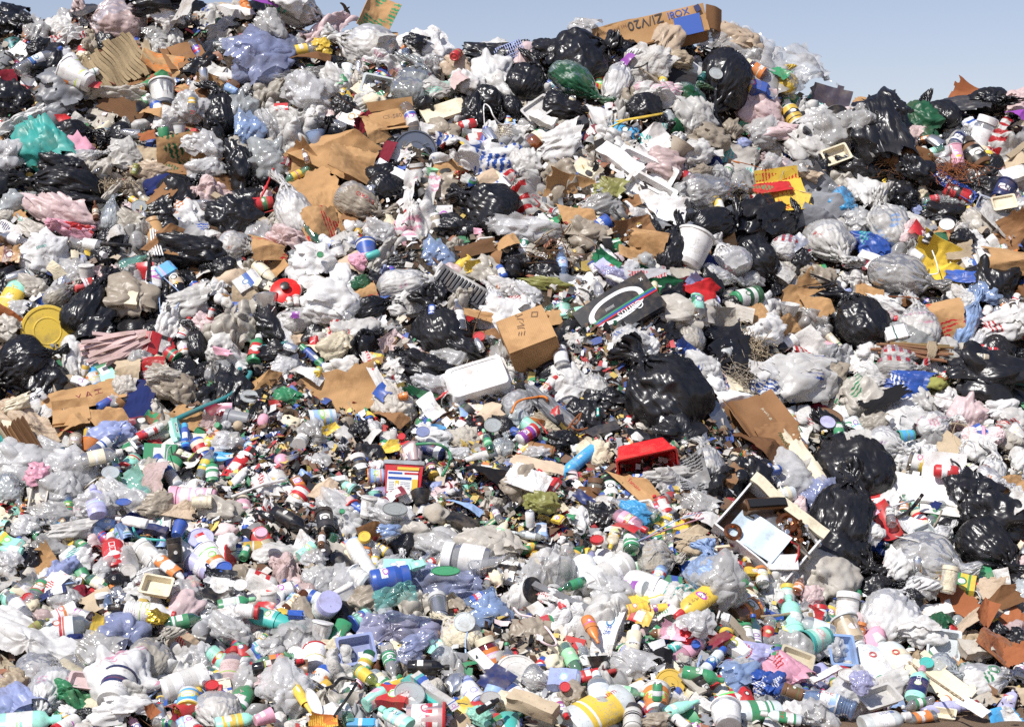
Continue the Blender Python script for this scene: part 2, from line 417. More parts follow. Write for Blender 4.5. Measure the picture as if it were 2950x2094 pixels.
def g_sheet(seed, nx=79, ny=59, hump=.22, mask=None, torn=.10, sx=1.0, sy=.75, amp=1.0):
    """thin film thrown down: long straight folds at several angles, gathers, lifted and torn edges"""
    r = np.random.default_rng(seed); V, F = trigrid(nx, ny, sx, sy); Q = V.copy(); off = seed * 3.7
    wq = Q + .10 * np.stack([vnoise(Q * 3 + off, seed), vnoise(Q * 3 + off + 50, seed + 1), 0 * Q[:, 0]], 1)
    z = hump * np.exp(-((Q[:, 0] / (.36 * sx)) ** 2 + (Q[:, 1] / (.36 * sy)) ** 2)) + .06 * fbm(Q * 3 + off, seed, 2)
    sh = np.zeros((len(Q), 2))
    for k in range(9):
        a = r.uniform(0, PI); e = np.array([math.cos(a), math.sin(a), 0]); f = r.uniform(2.2, 6.5)
        ph = (wq @ e) * f + .35 * vnoise(Q * 2.5 + 7 * k, seed + k); m = np.clip(vnoise(Q * 2.6 + 11 * k + off, seed + 2 * k) * 1.8 + .25, 0, 1)
        t = tri(ph); z = z + amp * m * t * .17 / f; sh += amp * (m * np.sin(ph * 2 * PI) * .09 / f)[:, None] * e[None, :2]
    for _ in range(34):                                # sharp creases that cross the whole sheet
        a = r.uniform(0, PI); s_ = wq[:, 0] * math.cos(a) + wq[:, 1] * math.sin(a); z = z + amp * r.normal() * .032 * np.abs(s_ - r.uniform(-.5, .5))
    for k in range(26):                                # short ones
        a = r.uniform(0, PI); c = r.uniform(-.5, .5, 2) * (sx, sy); q = wq[:, :2] - c; s_ = q[:, 0] * math.cos(a) + q[:, 1] * math.sin(a); l_ = -q[:, 0] * math.sin(a) + q[:, 1] * math.cos(a)
        z = z + amp * r.choice([-1, 1]) * r.uniform(.012, .035) * np.clip(1 - np.abs(s_) / .035, 0, 1) * np.exp(-(l_ / .13) ** 2)
    for k in range(2):                                 # a gathered point with rays
        c = r.uniform(-.35, .35, 2) * (sx, sy); q = Q[:, :2] - c; R = np.hypot(q[:, 0], q[:, 1]); th = np.arctan2(q[:, 1], q[:, 0]) + .3 * vnoise(Q * 5 + k, seed)
        w = np.exp(-(R / .26) ** 2); z = z + amp * w * (.10 + .05 * tri(th * r.integers(6, 10) / (2 * PI)) * np.clip(R / .08, 0, 1))
        sh += -(w * .25)[:, None] * q
    z = z + amp * (.012 * np.abs(vnoise(Q * 13 + off, seed + 3)) + .006 * np.abs(vnoise(Q * 27 + off, seed + 6)))
    V[:, :2] += sh; V[:, 2] = z
    if mask is not None: keep = mask(Q[:, 0] / sx, Q[:, 1] / sy)
    else:
        e = .5 - np.maximum(np.abs(Q[:, 0] / sx), np.abs(Q[:, 1] / sy)); keep = e > torn * (fbm(Q * 4 + off, seed + 9, 3) * 1.1 + .35)
    V, F = prune(V, F, keep)
    return unit(V), F
def g_layers(seed, flat=.55, oy=.75, n=3, core=.40, amp=1.0, nx=49, ny=41):
    """a slack torn bag: film wrapped over its contents in overlapping crumpled layers with loose edges"""
    r = np.random.default_rng(seed); out = []
    low = lambda d: core * (1 + .30 * vnoise(d * 1.4 + seed * 1.7, seed) + .12 * vnoise(d * 3.1 + seed, seed + 1))
    for k in range(n):
        V, F = trigrid(nx, ny, 1.0, .85); Q = V.copy(); off = seed * 3.3 + k * 17
        wq = Q + .08 * np.stack([vnoise(Q * 3 + off, seed), vnoise(Q * 3 + off + 50, seed + 1), 0 * Q[:, 0]], 1); z = np.zeros(len(Q)); dr = np.zeros((len(Q), 2))
        for _ in range(26):
            a = r.uniform(0, PI); s_ = wq[:, 0] * math.cos(a) + wq[:, 1] * math.sin(a); z += r.normal() * .034 * np.abs(s_ - r.uniform(-.5, .5))
        for q in range(7):
            a = r.uniform(0, PI); e = np.array([math.cos(a), math.sin(a), 0]); f = r.uniform(2., 6.); m = np.clip(vnoise(Q * 2.6 + 11 * q + off, seed + 2 * q) * 1.8 + .3, 0, 1)
            t = tri((wq @ e) * f + .3 * vnoise(Q * 2.5 + 7 * q, seed + q)); z += m * t * .10 / f; dr += (m * t * .03 / f)[:, None] * e[None, :2]
        for _ in range(24):
            a = r.uniform(0, PI); c = r.uniform(-.5, .5, 2); q = wq[:, :2] - c; s_ = q[:, 0] * math.cos(a) + q[:, 1] * math.sin(a); l_ = -q[:, 0] * math.sin(a) + q[:, 1] * math.cos(a)
            z += r.choice([-1, 1]) * r.uniform(.012, .03) * np.clip(1 - np.abs(s_) / .035, 0, 1) * np.exp(-(l_ / .12) ** 2)
        z += .008 * np.abs(vnoise(Q * 15 + off, seed + 3))
        u, v = (Q[:, 0] + dr[:, 0]) * r.uniform(2.3, 2.9), (Q[:, 1] + dr[:, 1]) * r.uniform(2.3, 2.9)
        R_ = np.hypot(u, v) + 1e-6; d = np.stack([np.sin(np.minimum(R_, 2.6)) * u / R_, np.sin(np.minimum(R_, 2.6)) * v / R_, np.cos(np.minimum(R_, 2.6))], 1)
        tx, ty, tz = r.uniform(-.8, .8), r.uniform(-.8, .8), r.uniform(0, 6.28)
        if k == 0: tx, ty = tx * .3, ty * .3
        m = np.array((Matrix.Rotation(tx, 3, 'X') @ Matrix.Rotation(ty, 3, 'Y') @ Matrix.Rotation(tz, 3, 'Z'))); d = d @ m.T
        e = .5 - np.maximum(np.abs(Q[:, 0]), np.abs(Q[:, 1] / .85)); fl = np.clip(1 - e / .16, 0, 1)
        rad = low(d) * (1 + .035 * k) + amp * z + fl ** 2 * (.05 + .09 * vnoise(Q * 4 + off, seed + 7)) * (k > 0)
        keep = e > .09 * (fbm(Q * 5 + off, seed + 9, 3) + .25); V, F = prune(d * rad[:, None], F, keep); out.append((V, F))
    V, F = join(*out); V = V * np.array([1, oy, flat]); V, F = prune(V, F, V[:, 2] > -.17)
    return unit(V), F
def g_vest(seed):                                   # carrier bag with two loop handles at +X
    def m(u, v): return ((u < .16) | ((np.abs(v) > .14) & (np.abs(v) < .40)) | ((u > .40) & (np.abs(v) > .12) & (np.abs(v) < .42))) & (np.abs(v) < .47 + .03 * np.sin(u * 40))
    return g_sheet(seed, 60, 41, .16, m, 0, 1.0, .68, .8)
def g_tied(seed, slim=1.0, lump=.16, nu=84, nv=54):
    r = np.random.default_rng(seed)
    xs = np.array([-.5, -.49, -.44, -.34, -.18, 0, .12, .20, .26, .30, .36, .44, .5])
    rs = np.array([.02, .10, .19, .265, .30, .265, .185, .10, .045, .036, .07, .12, .14]) * slim
    t = np.concatenate([[0], np.cumsum(np.hypot(np.diff(xs), np.diff(rs)))]); t /= t[-1]
    s = np.linspace(0, 1, nv); X = np.interp(s, t, xs); R = np.interp(s, t, rs)
    for _ in range(2): R[1:-1] = .25 * R[:-2] + .5 * R[1:-1] + .25 * R[2:]
    Cc = 2 * PI * .31 * slim * np.clip(s / .16, .12, 1) ; ds = np.hypot(np.gradient(X), np.gradient(R))
    th = np.arange(nu) / nu * 2 * PI
    th2 = th[None] + .0 * s[:, None]
    P = np.stack([np.repeat(X, nu), (R[:, None] * np.cos(th2)).ravel(), (R[:, None] * np.sin(th2)).ravel()], 1)
    Xv, Rv = np.repeat(X, nu), np.repeat(R, nu); Q = P.copy()
    P = P + r.normal(0, .006, P.shape)
    E = edges_grid(nu, nv, True); row = E // nu; same = row[:, 0] == row[:, 1]
    cu, dv = Cc / nu * 1.06, ds * 1.05
    adj = np.isin((E[:, 1] - E[:, 0]) % nu, (0,)) & ~same
    L0 = np.where(same, cu[row[:, 0]], np.where(adj, dv[row[:, 0]], np.hypot(cu[row[:, 0]], dv[row[:, 0]])))
    B = edges_grid(nu, nv, True, 3, False); rb = B // nu
    BL = np.where(rb[:, 0] == rb[:, 1], np.minimum(cu[rb[:, 0]] * 3, .9), dv[rb[:, 0]] * 3) * .86
    dirs = Q / (np.linalg.norm(Q, axis=1, keepdims=True) + 1e-6)
    Lm = 1 + lump * fbm(dirs * 2.1 + seed * 5.1, seed, 2)
    body = (Xv < .17)
    lo = np.where(body, .84 * Rv * Lm, 0); hi = np.where(body, 1.07 * Rv * Lm + .004, np.where(Xv < .33, Rv * 1.5, Rv * 1.3))
    def post(P, it):
        P[:, 0] += .12 * (Xv - P[:, 0]); rho = np.hypot(P[:, 1], P[:, 2]) + 1e-9
        k = np.clip(rho, lo, hi) / rho; P[:, 1] *= k; P[:, 2] *= k; return P
    P = relax(P, E, L0, 110, post, B, BL, .10)
    # sag, lean and a flattened, twisted tail
    x = P[:, 0]; tail = np.clip((x - .27) / .23, 0, 1); a = .8 * r.normal() * tail
    y, z = P[:, 1].copy(), P[:, 2].copy(); z = z * (1 - .55 * tail); P[:, 1] = y * np.cos(a) - z * np.sin(a) + .12 * r.normal() * tail; P[:, 2] = y * np.sin(a) + z * np.cos(a) + .10 * r.normal() * tail
    P[:, 2] *= .86; P[:, 0] += .05 * vnoise(P * 3 + seed, seed); b_ = (1 - tail)[:, None]; c_ = P.copy(); c_[:, 0] += .12; c_ /= np.linalg.norm(c_, axis=1, keepdims=True) + 1e-6
    k_ = vfolds(c_, r, 20, .022) + .16 * vnoise(c_ * 1.5 + seed * 2.3, seed); P[:, 1:] *= 1 + b_ * k_[:, None] * 1.3; P[:, 2] = np.where(P[:, 2] < -.17, -.17 + .3 * (P[:, 2] + .17), P[:, 2])
    F = [tuple(f[::-1]) for f in grid_faces(nu, nv, True)]
    return unit(P), F
def folds(V, r, n, amax, reach=.45):
    for _ in range(n):
        a = r.uniform(0, PI); d = np.array([math.cos(a), math.sin(a), 0]); c = r.uniform(-reach, reach) * .5
        s = V @ d - c; ang = r.uniform(.25, 1) * amax * r.choice([-1, 1]); k = s > 0
        e = np.cross([0, 0, 1], d)
        h = s[k]; V[k] = V[k] + np.outer(h * (math.cos(ang) - 1), d) + np.outer(h * math.sin(ang), [0, 0, 1])
    return V
def g_card(seed, nx=25, ny=19, n=4, amax=.75, th=.012, sy=.72, torn=.09):
    r = np.random.default_rng(seed); V, F = trigrid(nx, ny, 1, sy); Q = V.copy()
    V = folds(V, r, n, amax); V[:, 2] += .022 * fbm(Q * 5 + seed, seed, 3) + .012 * np.abs(vnoise(Q * 11 + seed, seed + 8))
    for _ in range(16): V[:, 2] += r.normal() * .026 * np.abs(Q[:, :2] @ (lambda a: np.array([math.cos(a), math.sin(a)]))(r.uniform(0, PI)) - r.uniform(-.4, .4))
    e = .5 - np.maximum(np.abs(Q[:, 0]), np.abs(Q[:, 1] / sy)); side = r.uniform(0, 1, 4)
    t = torn * (fbm(Q * 7 + seed, seed + 3, 3) + .1) * (np.where(np.abs(Q[:, 0]) > np.abs(Q[:, 1] / sy), np.where(Q[:, 0] > 0, side[0], side[1]), np.where(Q[:, 1] > 0, side[2], side[3])) > .45)
    V, F = prune(V, F, e >= t - 1e-6)
    return unit(shell(V, F, th)[0]), shell(V, F, th)[1]
def shell(V, F, th):
    nrm = np.zeros_like(V); Fa = np.array(F)
    fn = np.cross(V[Fa[:, 1]] - V[Fa[:, 0]], V[Fa[:, 2]] - V[Fa[:, 0]])
    for k in range(3): np.add.at(nrm, Fa[:, k], fn)
    nrm /= np.linalg.norm(nrm, axis=1, keepdims=True) + 1e-9; n = len(V)
    cnt = {}
    for a, b, c in F:
        for e in ((a, b), (b, c), (c, a)): cnt[e] = cnt.get(e, 0) + 1
    rim = [e for e in cnt if (e[1], e[0]) not in cnt]
    return np.concatenate([V, V - nrm * th]), list(F) + [tuple(i + n for i in f[::-1]) for f in F] + [(b, a, a + n, b + n) for a, b in rim]
def dent(V, seed, amp=.06, sc=3):
    return V + amp * np.stack([fbm(V * sc + seed + k * 11, seed + k, 2) for k in range(3)], 1) * np.array([.4, 1, 1])
def subbox(sx, sy, sz, n=(8, 6, 6), open_top=False):
    parts = []
    for ax in range(3):
        for sg in (-1, 1):
            if open_top and ax == 2 and sg == 1: continue
            o = [k for k in range(3) if k != ax]; s = (sx, sy, sz)
            u, v = np.meshgrid(np.linspace(-.5, .5, n[o[0]]), np.linspace(-.5, .5, n[o[1]]))
            V = np.zeros((u.size, 3)); V[:, o[0]] = u.ravel() * s[o[0]]; V[:, o[1]] = v.ravel() * s[o[1]]; V[:, ax] = sg * s[ax] / 2
            F = [tuple(f) for f in grid_faces(n[o[0]], n[o[1]])]
            if (sg < 0) ^ (ax == 1): F = [f[::-1] for f in F]
            parts.append((V, F))
    return join(*parts)

# ------------------------------------------------------------------ prototypes: kind -> list of variants; a variant is [(part name, mesh, material role)], body first
PR, DIM = {}, {}
def proto(kind, parts):
    b = parts[0][1]; n = len(b.vertices); a = np.empty(n * 3); b.vertices.foreach_get('co', a); a = a.reshape(-1, 3)
    PR.setdefault(kind, []).append(parts); DIM.setdefault(kind, []).append(a.max(0) - a.min(0))
def rot_up(vf): return vf
for q in range(6): proto('tied', [('bag', mk('tied_bag', *g_tied(20 + q, (1.0, .85, 1.1, .95, 1.15, .8)[q], (.16, .22, .12, .25, .18, .2)[q]), None), None)])
for q in range(8): proto('wad', [('bag', mk('crumpled_bag', *g_layers(40 + q, (.62, .5, .7, .5, .75, .55, .45, .66)[q], (.75, .62, .9, .7, .8, .55, .85, .65)[q], (3, 4, 3, 3, 4, 3, 2, 4)[q]), None), None)])
for q in range(3): proto('wad', [('bag', mk('crumpled_bag', *g_wad(48 + q, 5, (.6, .7, .5)[q], (.75, .8, .6)[q], 3), None), None)])
for q in range(7): proto('wadlo', [('bag', mk('small_crumpled', *g_layers(60 + q, .6, .75, 2, .40, 1.0, 19, 15), None), None)])
for q in range(2): proto('wadlo', [('bag', mk('small_crumpled', *g_wad(70 + q, 3, .6, .75, 3, 7), None), None)])
for q in range(8): proto('sheet', [('sheet', mk('crumpled_sheet', *g_sheet(80 + q, hump=(.2, .28, .12, .3, .22, .1, .35, .18)[q]), None), None)])
for q in range(5): proto('vest', [('bag', mk('carrier_bag', *g_vest(100 + q), None), None)])
for q in range(6): proto('card', [('board', mk('torn_board', *g_card(120 + q, 35, 27, n=(3, 4, 5, 2, 4, 6)[q], amax=(.6, .8, .7, .4, 1., .7)[q]), None, True, 28), None)])
for q in range(4): proto('panel', [('panel', mk('flat_panel', *g_card(140 + q, 15, 11, 2, .22, .02, .68, .05), None, True, 28), None)])
for q in range(4): proto('scrap', [('scrap', mk('small_scrap', *g_card(150 + q, 9, 7, 3, .9, .008, .8, .12), None, True, 40), None)])

def cyl(x0, x1, r0, r1, n=16, oval=1., bev=.012):
    return lathe([(x0, 1e-4), (x0, r0 - bev), (x0 + bev, r0), (x1 - bev, r1), (x1, r1 - bev), (x1, 1e-4)], n, oval)
def lift(vf): V, F = vf; return V, F
def bottle(kind, body, cap, label=None, n=18, oval=1., dn=None, capn=14):
    V, F = lathe(body, n, oval)
    if dn: V = dent(V, *dn)
    ps = [('body', mk(kind + '_body', V, F, None, True, 50), 0)]
    if cap: ps.append(('cap', mk(kind + '_cap', *cyl(*cap, capn), None, True, 40), 1))
    if label:
        V, F = lathe([(label[0], label[2]), (label[1], label[2])], n, oval)
        if dn: V = dent(V, *dn)
        ps.append(('label', mk(kind + '_label', V, F, None, True, 50), 2))
    proto(kind, ps)
def petbody(r=.145):
    b = [(-.5, 1e-4), (-.48, r * .55), (-.5, r * .75), (-.47, r * .97)]
    for k in range(5): b += [(-.44 + .04 * k, r), (-.42 + .04 * k, r * .93)]
    return b + [(-.22, r), (.08, r), (.12, r * .97), (.2, r * .95), (.30, r * .6), (.36, .055), (.44, .05)]
bottle('pet', petbody(), (.415, .5, .06, .06), (-.21, .08, .148))
bottle('pet', petbody(.16), (.415, .5, .06, .06), (-.21, .08, .162), dn=(5, .05, 4))
bottle('pet', petbody(.15), (.415, .5, .06, .06), (-.21, .08, .152), dn=(9, .08, 3))
bottle('pet', petbody(.15), None, None, dn=(13, .10, 3.5))
D1 = [(-.5, 1e-4), (-.5, .16), (-.47, .185), (.12, .185), (.2, .165), (.27, .09), (.30, .06), (.33, .055)]
D2 = [(-.5, 1e-4), (-.5, .14), (-.46, .17), (-.2, .18), (.05, .15), (.2, .12), (.3, .055), (.34, .05)]
D3 = [(-.5, 1e-4), (-.5, .19), (-.46, .22), (.15, .22), (.24, .19), (.3, .08), (.36, .07)]
bottle('det', D1, (.325, .5, .075, .06), (-.36, .06, .188), oval=.62)
bottle('det', D2, (.33, .5, .055, .04), (-.40, -.04, .182), oval=.7)
bottle('det', D3, (.345, .5, .09, .085), (-.34, .06, .223), oval=.66)
bottle('det', D1, (.325, .46, .1, .1), (-.36, .06, .188), oval=.9, dn=(17, .03, 4))
bottle('det', D1, (.325, .5, .075, .06), (-.36, .06, .188), oval=.62, dn=(31, .07, 3))
bottle('det', D3, (.345, .5, .09, .085), (-.34, .06, .223), oval=.66, dn=(37, .08, 3))
bottle('wine', [(-.5, 1e-4), (-.47, .08), (-.5, .11), (-.47, .13), (.08, .133), (.17, .11), (.24, .05), (.42, .042), (.43, .05), (.46, .05), (.46, 1e-4)], (.34, .5, .052, .05), (-.32, .0, .1345), n=20)
bottle('wine', [(-.5, 1e-4), (-.47, .10), (-.5, .15), (-.46, .175), (.15, .18), (.25, .15), (.32, .06), (.42, .055), (.42, 1e-4)], (.38, .5, .07, .07), (-.34, .08, .182), n=20)
bottle('aero', [(-.5, 1e-4), (-.5, .12), (-.485, .135), (-.47, .13), (.26, .13), (.30, .10), (.33, .09)], (.31, .5, .095, .09), (-.44, .25, .1315), n=18)
bottle('tube', [(-.5, .004), (-.45, .05), (-.2, .10), (.2, .135), (.34, .14), (.36, .06)], (.355, .5, .085, .08), (-.3, .26, .14), oval=.7, dn=(3, .02, 3))
bottle('jar', [(-.5, 1e-4), (-.5, .30), (-.46, .33), (.20, .33), (.27, .27), (.30, .27)], (.285, .5, .31, .31), (-.38, .12, .333), n=22, capn=22)
bottle('pot', [(-.5, 1e-4), (-.5, .24), (-.47, .27), (.3, .30), (.34, .27)], (.33, .5, .315, .315), (-.42, .27, .298), n=22, capn=22)
# drink cans: crisp and crushed; lid ring and pull tab are parts
def can(dn=None):
    R = .27
    V, F = lathe([(-.5, 1e-4), (-.46, .16), (-.5, .20), (-.47, .235), (-.42, R), (.38, R), (.45, .215)], 20)
    if dn: V = dent(V, *dn)
    L, LF = lathe([(.445, .212), (.48, .225), (.5, .215), (.485, .20), (.462, .195), (.462, 1e-4)], 20)
    if dn: L = dent(L, *dn)
    T, TF = box(.012, .07, .15, .005)
    T = T + np.array([.474, 0, .03])
    if dn: T = dent(T, *dn)
    O, OF = lathe([(.4655, 1e-4), (.4655, .07)], 12); O = O + np.array([0, 0, -.11])
    if dn: O = dent(O, *dn)
    proto('can', [('body', mk('can_body', V, F, None, True, 45), 0), ('lid', mk('can_lid', L, LF, None, True, 45), 3), ('tab', mk('can_tab', T, TF, None, False), 3), ('mouth', mk('can_mouth', O, [f[::-1] for f in OF], None, False), 4)])
can(); can((4, .10, 3)); can((8, .15, 3)); can((21, .06, 2))
# open tubs and cups (axis X, mouth at +X), with a rolled rim
def tub(kind, r0, r1, dn=None, label=True, lid=False, n=24):
    prof = [(-.5, 1e-4), (-.5, r0 - .01), (-.49, r0), (.47, r1), (.47, r1 + .025), (.5, r1 + .025), (.5, r1 - .01), (-.46, r0 - .018), (-.46, 1e-4)]
    V, F = lathe(prof, n)
    if dn: V = dent(V, *dn)
    ps = [('body', mk(kind + '_body', V, F, None, True, 45), 0)]
    if lid: ps.append(('lid', mk(kind + '_lid', *cyl(.46, .54, r1 + .035, r1 + .03, n), None, True, 40), 1))
    if label:
        a, b = -.36, .34; f = lambda x: r0 + (r1 - r0) * (x + .5) / .97 + .004
        V, F = lathe([(a, f(a)), (b, f(b))], n)
        if dn: V = dent(V, *dn)
        ps.append(('label', mk(kind + '_label', V, F, None, True, 50), 2))
    proto(kind, ps)
tub('cup', .30, .42); tub('cup', .28, .40, (6, .06, 3)); tub('cup', .33, .42, (3, .1, 3))
tub('tub', .42, .50, None, True, True); tub('tub', .40, .46, (5, .03, 3), True, True)
tub('bowl', .45, .75, None, False)
# flat round lids (axis Z, face up)
def disc(kind, h, rim, dishd, n=28):
    p = [(0, 1e-4), (0, .46), (h * .2, .5), (h * .85, .5), (h, .485), (h, .5 - rim), (h - dishd, .5 - rim - .02), (h - dishd, .27), (h - dishd + .008, .26), (h - dishd + .008, .245), (h - dishd, .235), (h - dishd, 1e-4)]
    V, F = lathe(p, n); V = np.stack([V[:, 1], -V[:, 2], V[:, 0]], 1)
    proto(kind, [('lid', mk(kind, V, [f[::-1] for f in F] if False else F, None, True, 35), 0)])
disc('disc', .08, .05, .02); disc('disc', .14, .03, .03); disc('drumlid', .22, .06, .015, 48); disc('cap', .42, .06, .05, 14)
# trays and boxes
def tray(kind, sx, sy, sz, lip, t=.02, dn=None):
    a = box(sx, sy, .001, 0)
    def ring(w, h, z, r): return [(math.copysign(w / 2 - r, cx) + r * math.cos((q + k / 2) * PI / 2), math.copysign(h / 2 - r, cy) + r * math.sin((q + k / 2) * PI / 2), z) for q, (cx, cy) in enumerate(((1, 1), (-1, 1), (-1, -1), (1, -1))) for k in range(3)]
    ws = [(sx * .82, sy * .80, 0, .05), (sx * .92, sy * .90, sz * .85, .06), (sx + lip, sy + lip, sz * .88, .07), (sx + lip, sy + lip, sz, .07), (sx * .92 - t, sy * .9 - t, sz, .06), (sx * .80, sy * .78, t, .05)]
    V = np.array(sum([ring(*w) for w in ws], [])); F = [tuple(f) for f in grid_faces(12, len(ws), True)] + [tuple(range(12))[::-1], tuple(range(60, 72))]
    if dn: V = dent(V, *dn)
    proto(kind, [('tray', mk(kind, V, F, None, True, 40), 0)])
tray('tray', .96, .68, .12, .04); tray('tray', .96, .6, .16, .04, .02, (3, .04, 3)); tray('tray', .96, .8, .3, .04, .03)
def pack(sx, sy, sz, dn=None, seal=False):
    V, F = subbox(sx, sy, sz, (6, 5, 4))
    if dn: V = dent(V, *dn)
    ps = [('pack', mk('pack', V, F, None, True, 35), 2)]
    fl = box(.22, sy * .98, .012); f2 = xf(fl, (sx / 2 + .09, 0, sz / 2 - .05), (0, .7, 0))
    ps.append(('flap', mk('pack_flap', *f2, None, False), 2))
    proto('pack', ps)
pack(.98, .66, .22); pack(.98, .72, .30, (2, .05, 3)); pack(.98, .5, .2, (7, .08, 3)); pack(.98, .8, .4, (9, .03, 2))
def carton():
    V, F = subbox(.74, .30, .30, (6, 4, 4)); V = V + np.array([-.13, 0, 0]); V = dent(V, 4, .015, 3)
    g = np.array([(.24, -.15, -.15), (.24, .15, -.15), (.24, .15, .15), (.24, -.15, .15), (.43, -.15, 0), (.43, .15, 0), (.5, -.15, .0), (.5, .15, .0)])
    proto('milk', [('carton', mk('gable_carton', V, F, None, True, 35), 2), ('gable', mk('carton_gable', g, [(0, 1, 5, 4), (2, 3, 4, 5), (0, 4, 3), (1, 2, 5), (4, 5, 7, 6)], None, False), 5)])
carton()
def cbox(sx, sy, sz, dn, nfl=2):
    V, F = subbox(sx, sy, sz, (9, 7, 6)); V = dent(V, *dn)
    ps = [('carton', mk('cardboard_box', V, F, None, True, 30), 0)]
    for sg in (-1, 1)[:nfl]:
        a, b = trigrid(8, 5, sx * .96, sy * .45); a[:, 2] += .02 * fbm(a * 5 + sg, 3, 2); a, b = shell(a, b, .012)
        ps.append(('flap', mk('box_flap', *xf((a, b), (0, sg * (sy * .5 + .16), sz / 2 + .05), (.6 * sg, 0, 0)), None, True, 30), 0))
    proto('cbox', ps)
cbox(.96, .72, .5, (4, .05, 2.5)); cbox(.96, .6, .34, (8, .09, 2.5)); cbox(.96, .8, .6, (12, .04, 3), 1)
proto('block', [('block', mk('block', *(lambda vf: (dent(vf[0], 3, .05, 5), vf[1]))(subbox(.96, .5, .34, (9, 6, 5))), None, True, 30), 0)])
proto('block', [('block', mk('block', *(lambda vf: (dent(vf[0], 6, .12, 4), vf[1]))(subbox(.96, .6, .3, (9, 6, 5))), None, True, 30), 0)])
def stick(seed, w, curve, sq=False):
    r = np.random.default_rng(seed); x = np.linspace(-.5, .5, 12)
    P = np.stack([x, curve * np.sin(x * PI * r.uniform(.7, 1.6) + r.uniform(0, 3)), .3 * curve * np.sin(x * 5 + 1)], 1)
    V, F = tube(P, w * (1 + .25 * r.normal(size=12) * (0 if sq else 1)), 4 if sq else 6); return V, F
for q in range(4): proto('stick', [('stick', mk('stick', *stick(q, .012 + .006 * q, .06), None), 0)])
proto('plank', [('plank', mk('plank', *(lambda vf: (dent(vf[0], 3, .012, 4), vf[1]))(subbox(1, .09, .05, (14, 3, 3))), None, True, 30), 0)])
def wire(seed):
    r = np.random.default_rng(seed); t = np.linspace(0, 1, 26)
    P = np.cumsum(np.stack([np.cos(t * r.uniform(4, 9) + r.uniform(0, 6)), np.sin(t * r.uniform(4, 9) + r.uniform(0, 6)), .25 * np.sin(t * 11)], 1), 0)
    P = P - P.mean(0); P /= np.ptp(P[:, 0]) + 1e-6; return tube(P, .012, 5)
for q in range(4): proto('wire', [('wire', mk('wire_loop', *wire(q + 3), None), 0)])
V_, F_ = ico(3); proto('ball', [('ball', mk('ball', V_, F_, None), 0)])
def blob(seed): V, F = ico(3); return unit(V * (1 + .35 * fbm(V * 4 + seed, seed, 3))[:, None] * np.array([1, .8, .6])), F
for q in range(3): proto('lump', [('lump', mk('lump', *blob(q + 2), None), 0)])
# ------------------------------------------------------------------ ground, heap
SKY_PTS = [(0, 52), (95, 84), (145, 72), (225, 62), (330, 34), (480, 30), (620, 12), (740, 8), (860, 58), (905, 92), (1000, 118), (1070, 104), (1150, 130), (1225, 152), (1275, 178), (1310, 168), (1420, 155), (1480, 146), (1580, 140), (1700, 140), (1900, 125), (2060, 110), (2150, 130), (2220, 175), (2330, 262), (2400, 292), (2470, 340), (2600, 342), (2690, 318), (2790, 292), (2860, 300), (2950, 296)]
def px_to_ridge(p, q, D=16.):
    return (p - 1475) / FPX * D, CAM_H + D * math.tan(PITCH + math.atan((1047 - q) / FPX))
_r = np.array([px_to_ridge(a, b) for a, b in SKY_PTS])
RX = np.concatenate([[-14, -8], _r[:, 0], [7, 14]]); RZ = np.concatenate([[4.4, 5.1], _r[:, 1], [4.6, 4.0]]) - .10
PY = np.array([7.0, 9.5, 10.1, 11.2, 12.5, 13.6, 15.0, 16.4, 18, 22]); PZ = np.array([0, 0, .22, .80, 1.52, 2.62, 4.1, 5.6, 7.2, 10.])
def sstep(a, b, x): t = np.clip((x - a) / (b - a), 0, 1); return t * t * (3 - 2 * t)
def heap(x, y, rough=True):
    x = np.asarray(x, float); y = np.asarray(y, float)
    s = .74 * sstep(1.0, 2.3, x)
    p = np.interp(y - s, PY, PZ); p = .5 * p + .25 * (np.interp(y - s - .25, PY, PZ) + np.interp(y - s + .25, PY, PZ))
    R = np.interp(x, RX, RZ) - .04 * np.clip(y - 16, 0, None) + .02 * (y - 16)
    k = .10; z = -k * np.logaddexp(-p / k, -R / k)
    if rough:
        q = np.stack([x.ravel(), y.ravel(), 0 * x.ravel()], 1)
        z = z + (np.clip(z * 3, 0, 1) * (.10 * vnoise(q * 1.3, 5).reshape(x.shape) + .05 * vnoise(q * 3.1, 8).reshape(x.shape)))
    return z
CR = np.array([1., 0, 0]); CU = np.array([0, -math.sin(PITCH), math.cos(PITCH)]); CF = np.array([0, math.cos(PITCH), math.sin(PITCH)])
CAMP = np.array([0, 0, CAM_H])
TT = np.concatenate([np.arange(8.5, 19, .04), np.arange(19, 30, .5)])
def ray(px, py):
    d = CF + CR * (px - 1475) / FPX + CU * (1047 - py) / FPX
    return d / np.linalg.norm(d)
def hit(px, py, lift=0.):
    d = ray(px, py); P = CAMP + TT[:, None] * d
    g = P[:, 2] - heap(P[:, 0], P[:, 1], False) - lift
    k = np.nonzero(g < 0)[0]
    if len(k) and TT[k[0]] < 17.5:
        k = k[0]; a, b = g[k - 1], g[k]; t = TT[k - 1] + (TT[k] - TT[k - 1]) * a / (a - b)
    else:
        m = (TT > 14) & (TT < 16.8); t = TT[m][np.argmin(g[m])]
    return CAMP + t * d, d, t
def normal(p):
    e = .15; f = lambda a, b: float(heap(np.array([a]), np.array([b]), False)[0])
    n = np.array([-(f(p[0] + e, p[1]) - f(p[0] - e, p[1])) / (2 * e), -(f(p[0], p[1] + e) - f(p[0], p[1] - e)) / (2 * e), 1.])
    return n / np.linalg.norm(n)

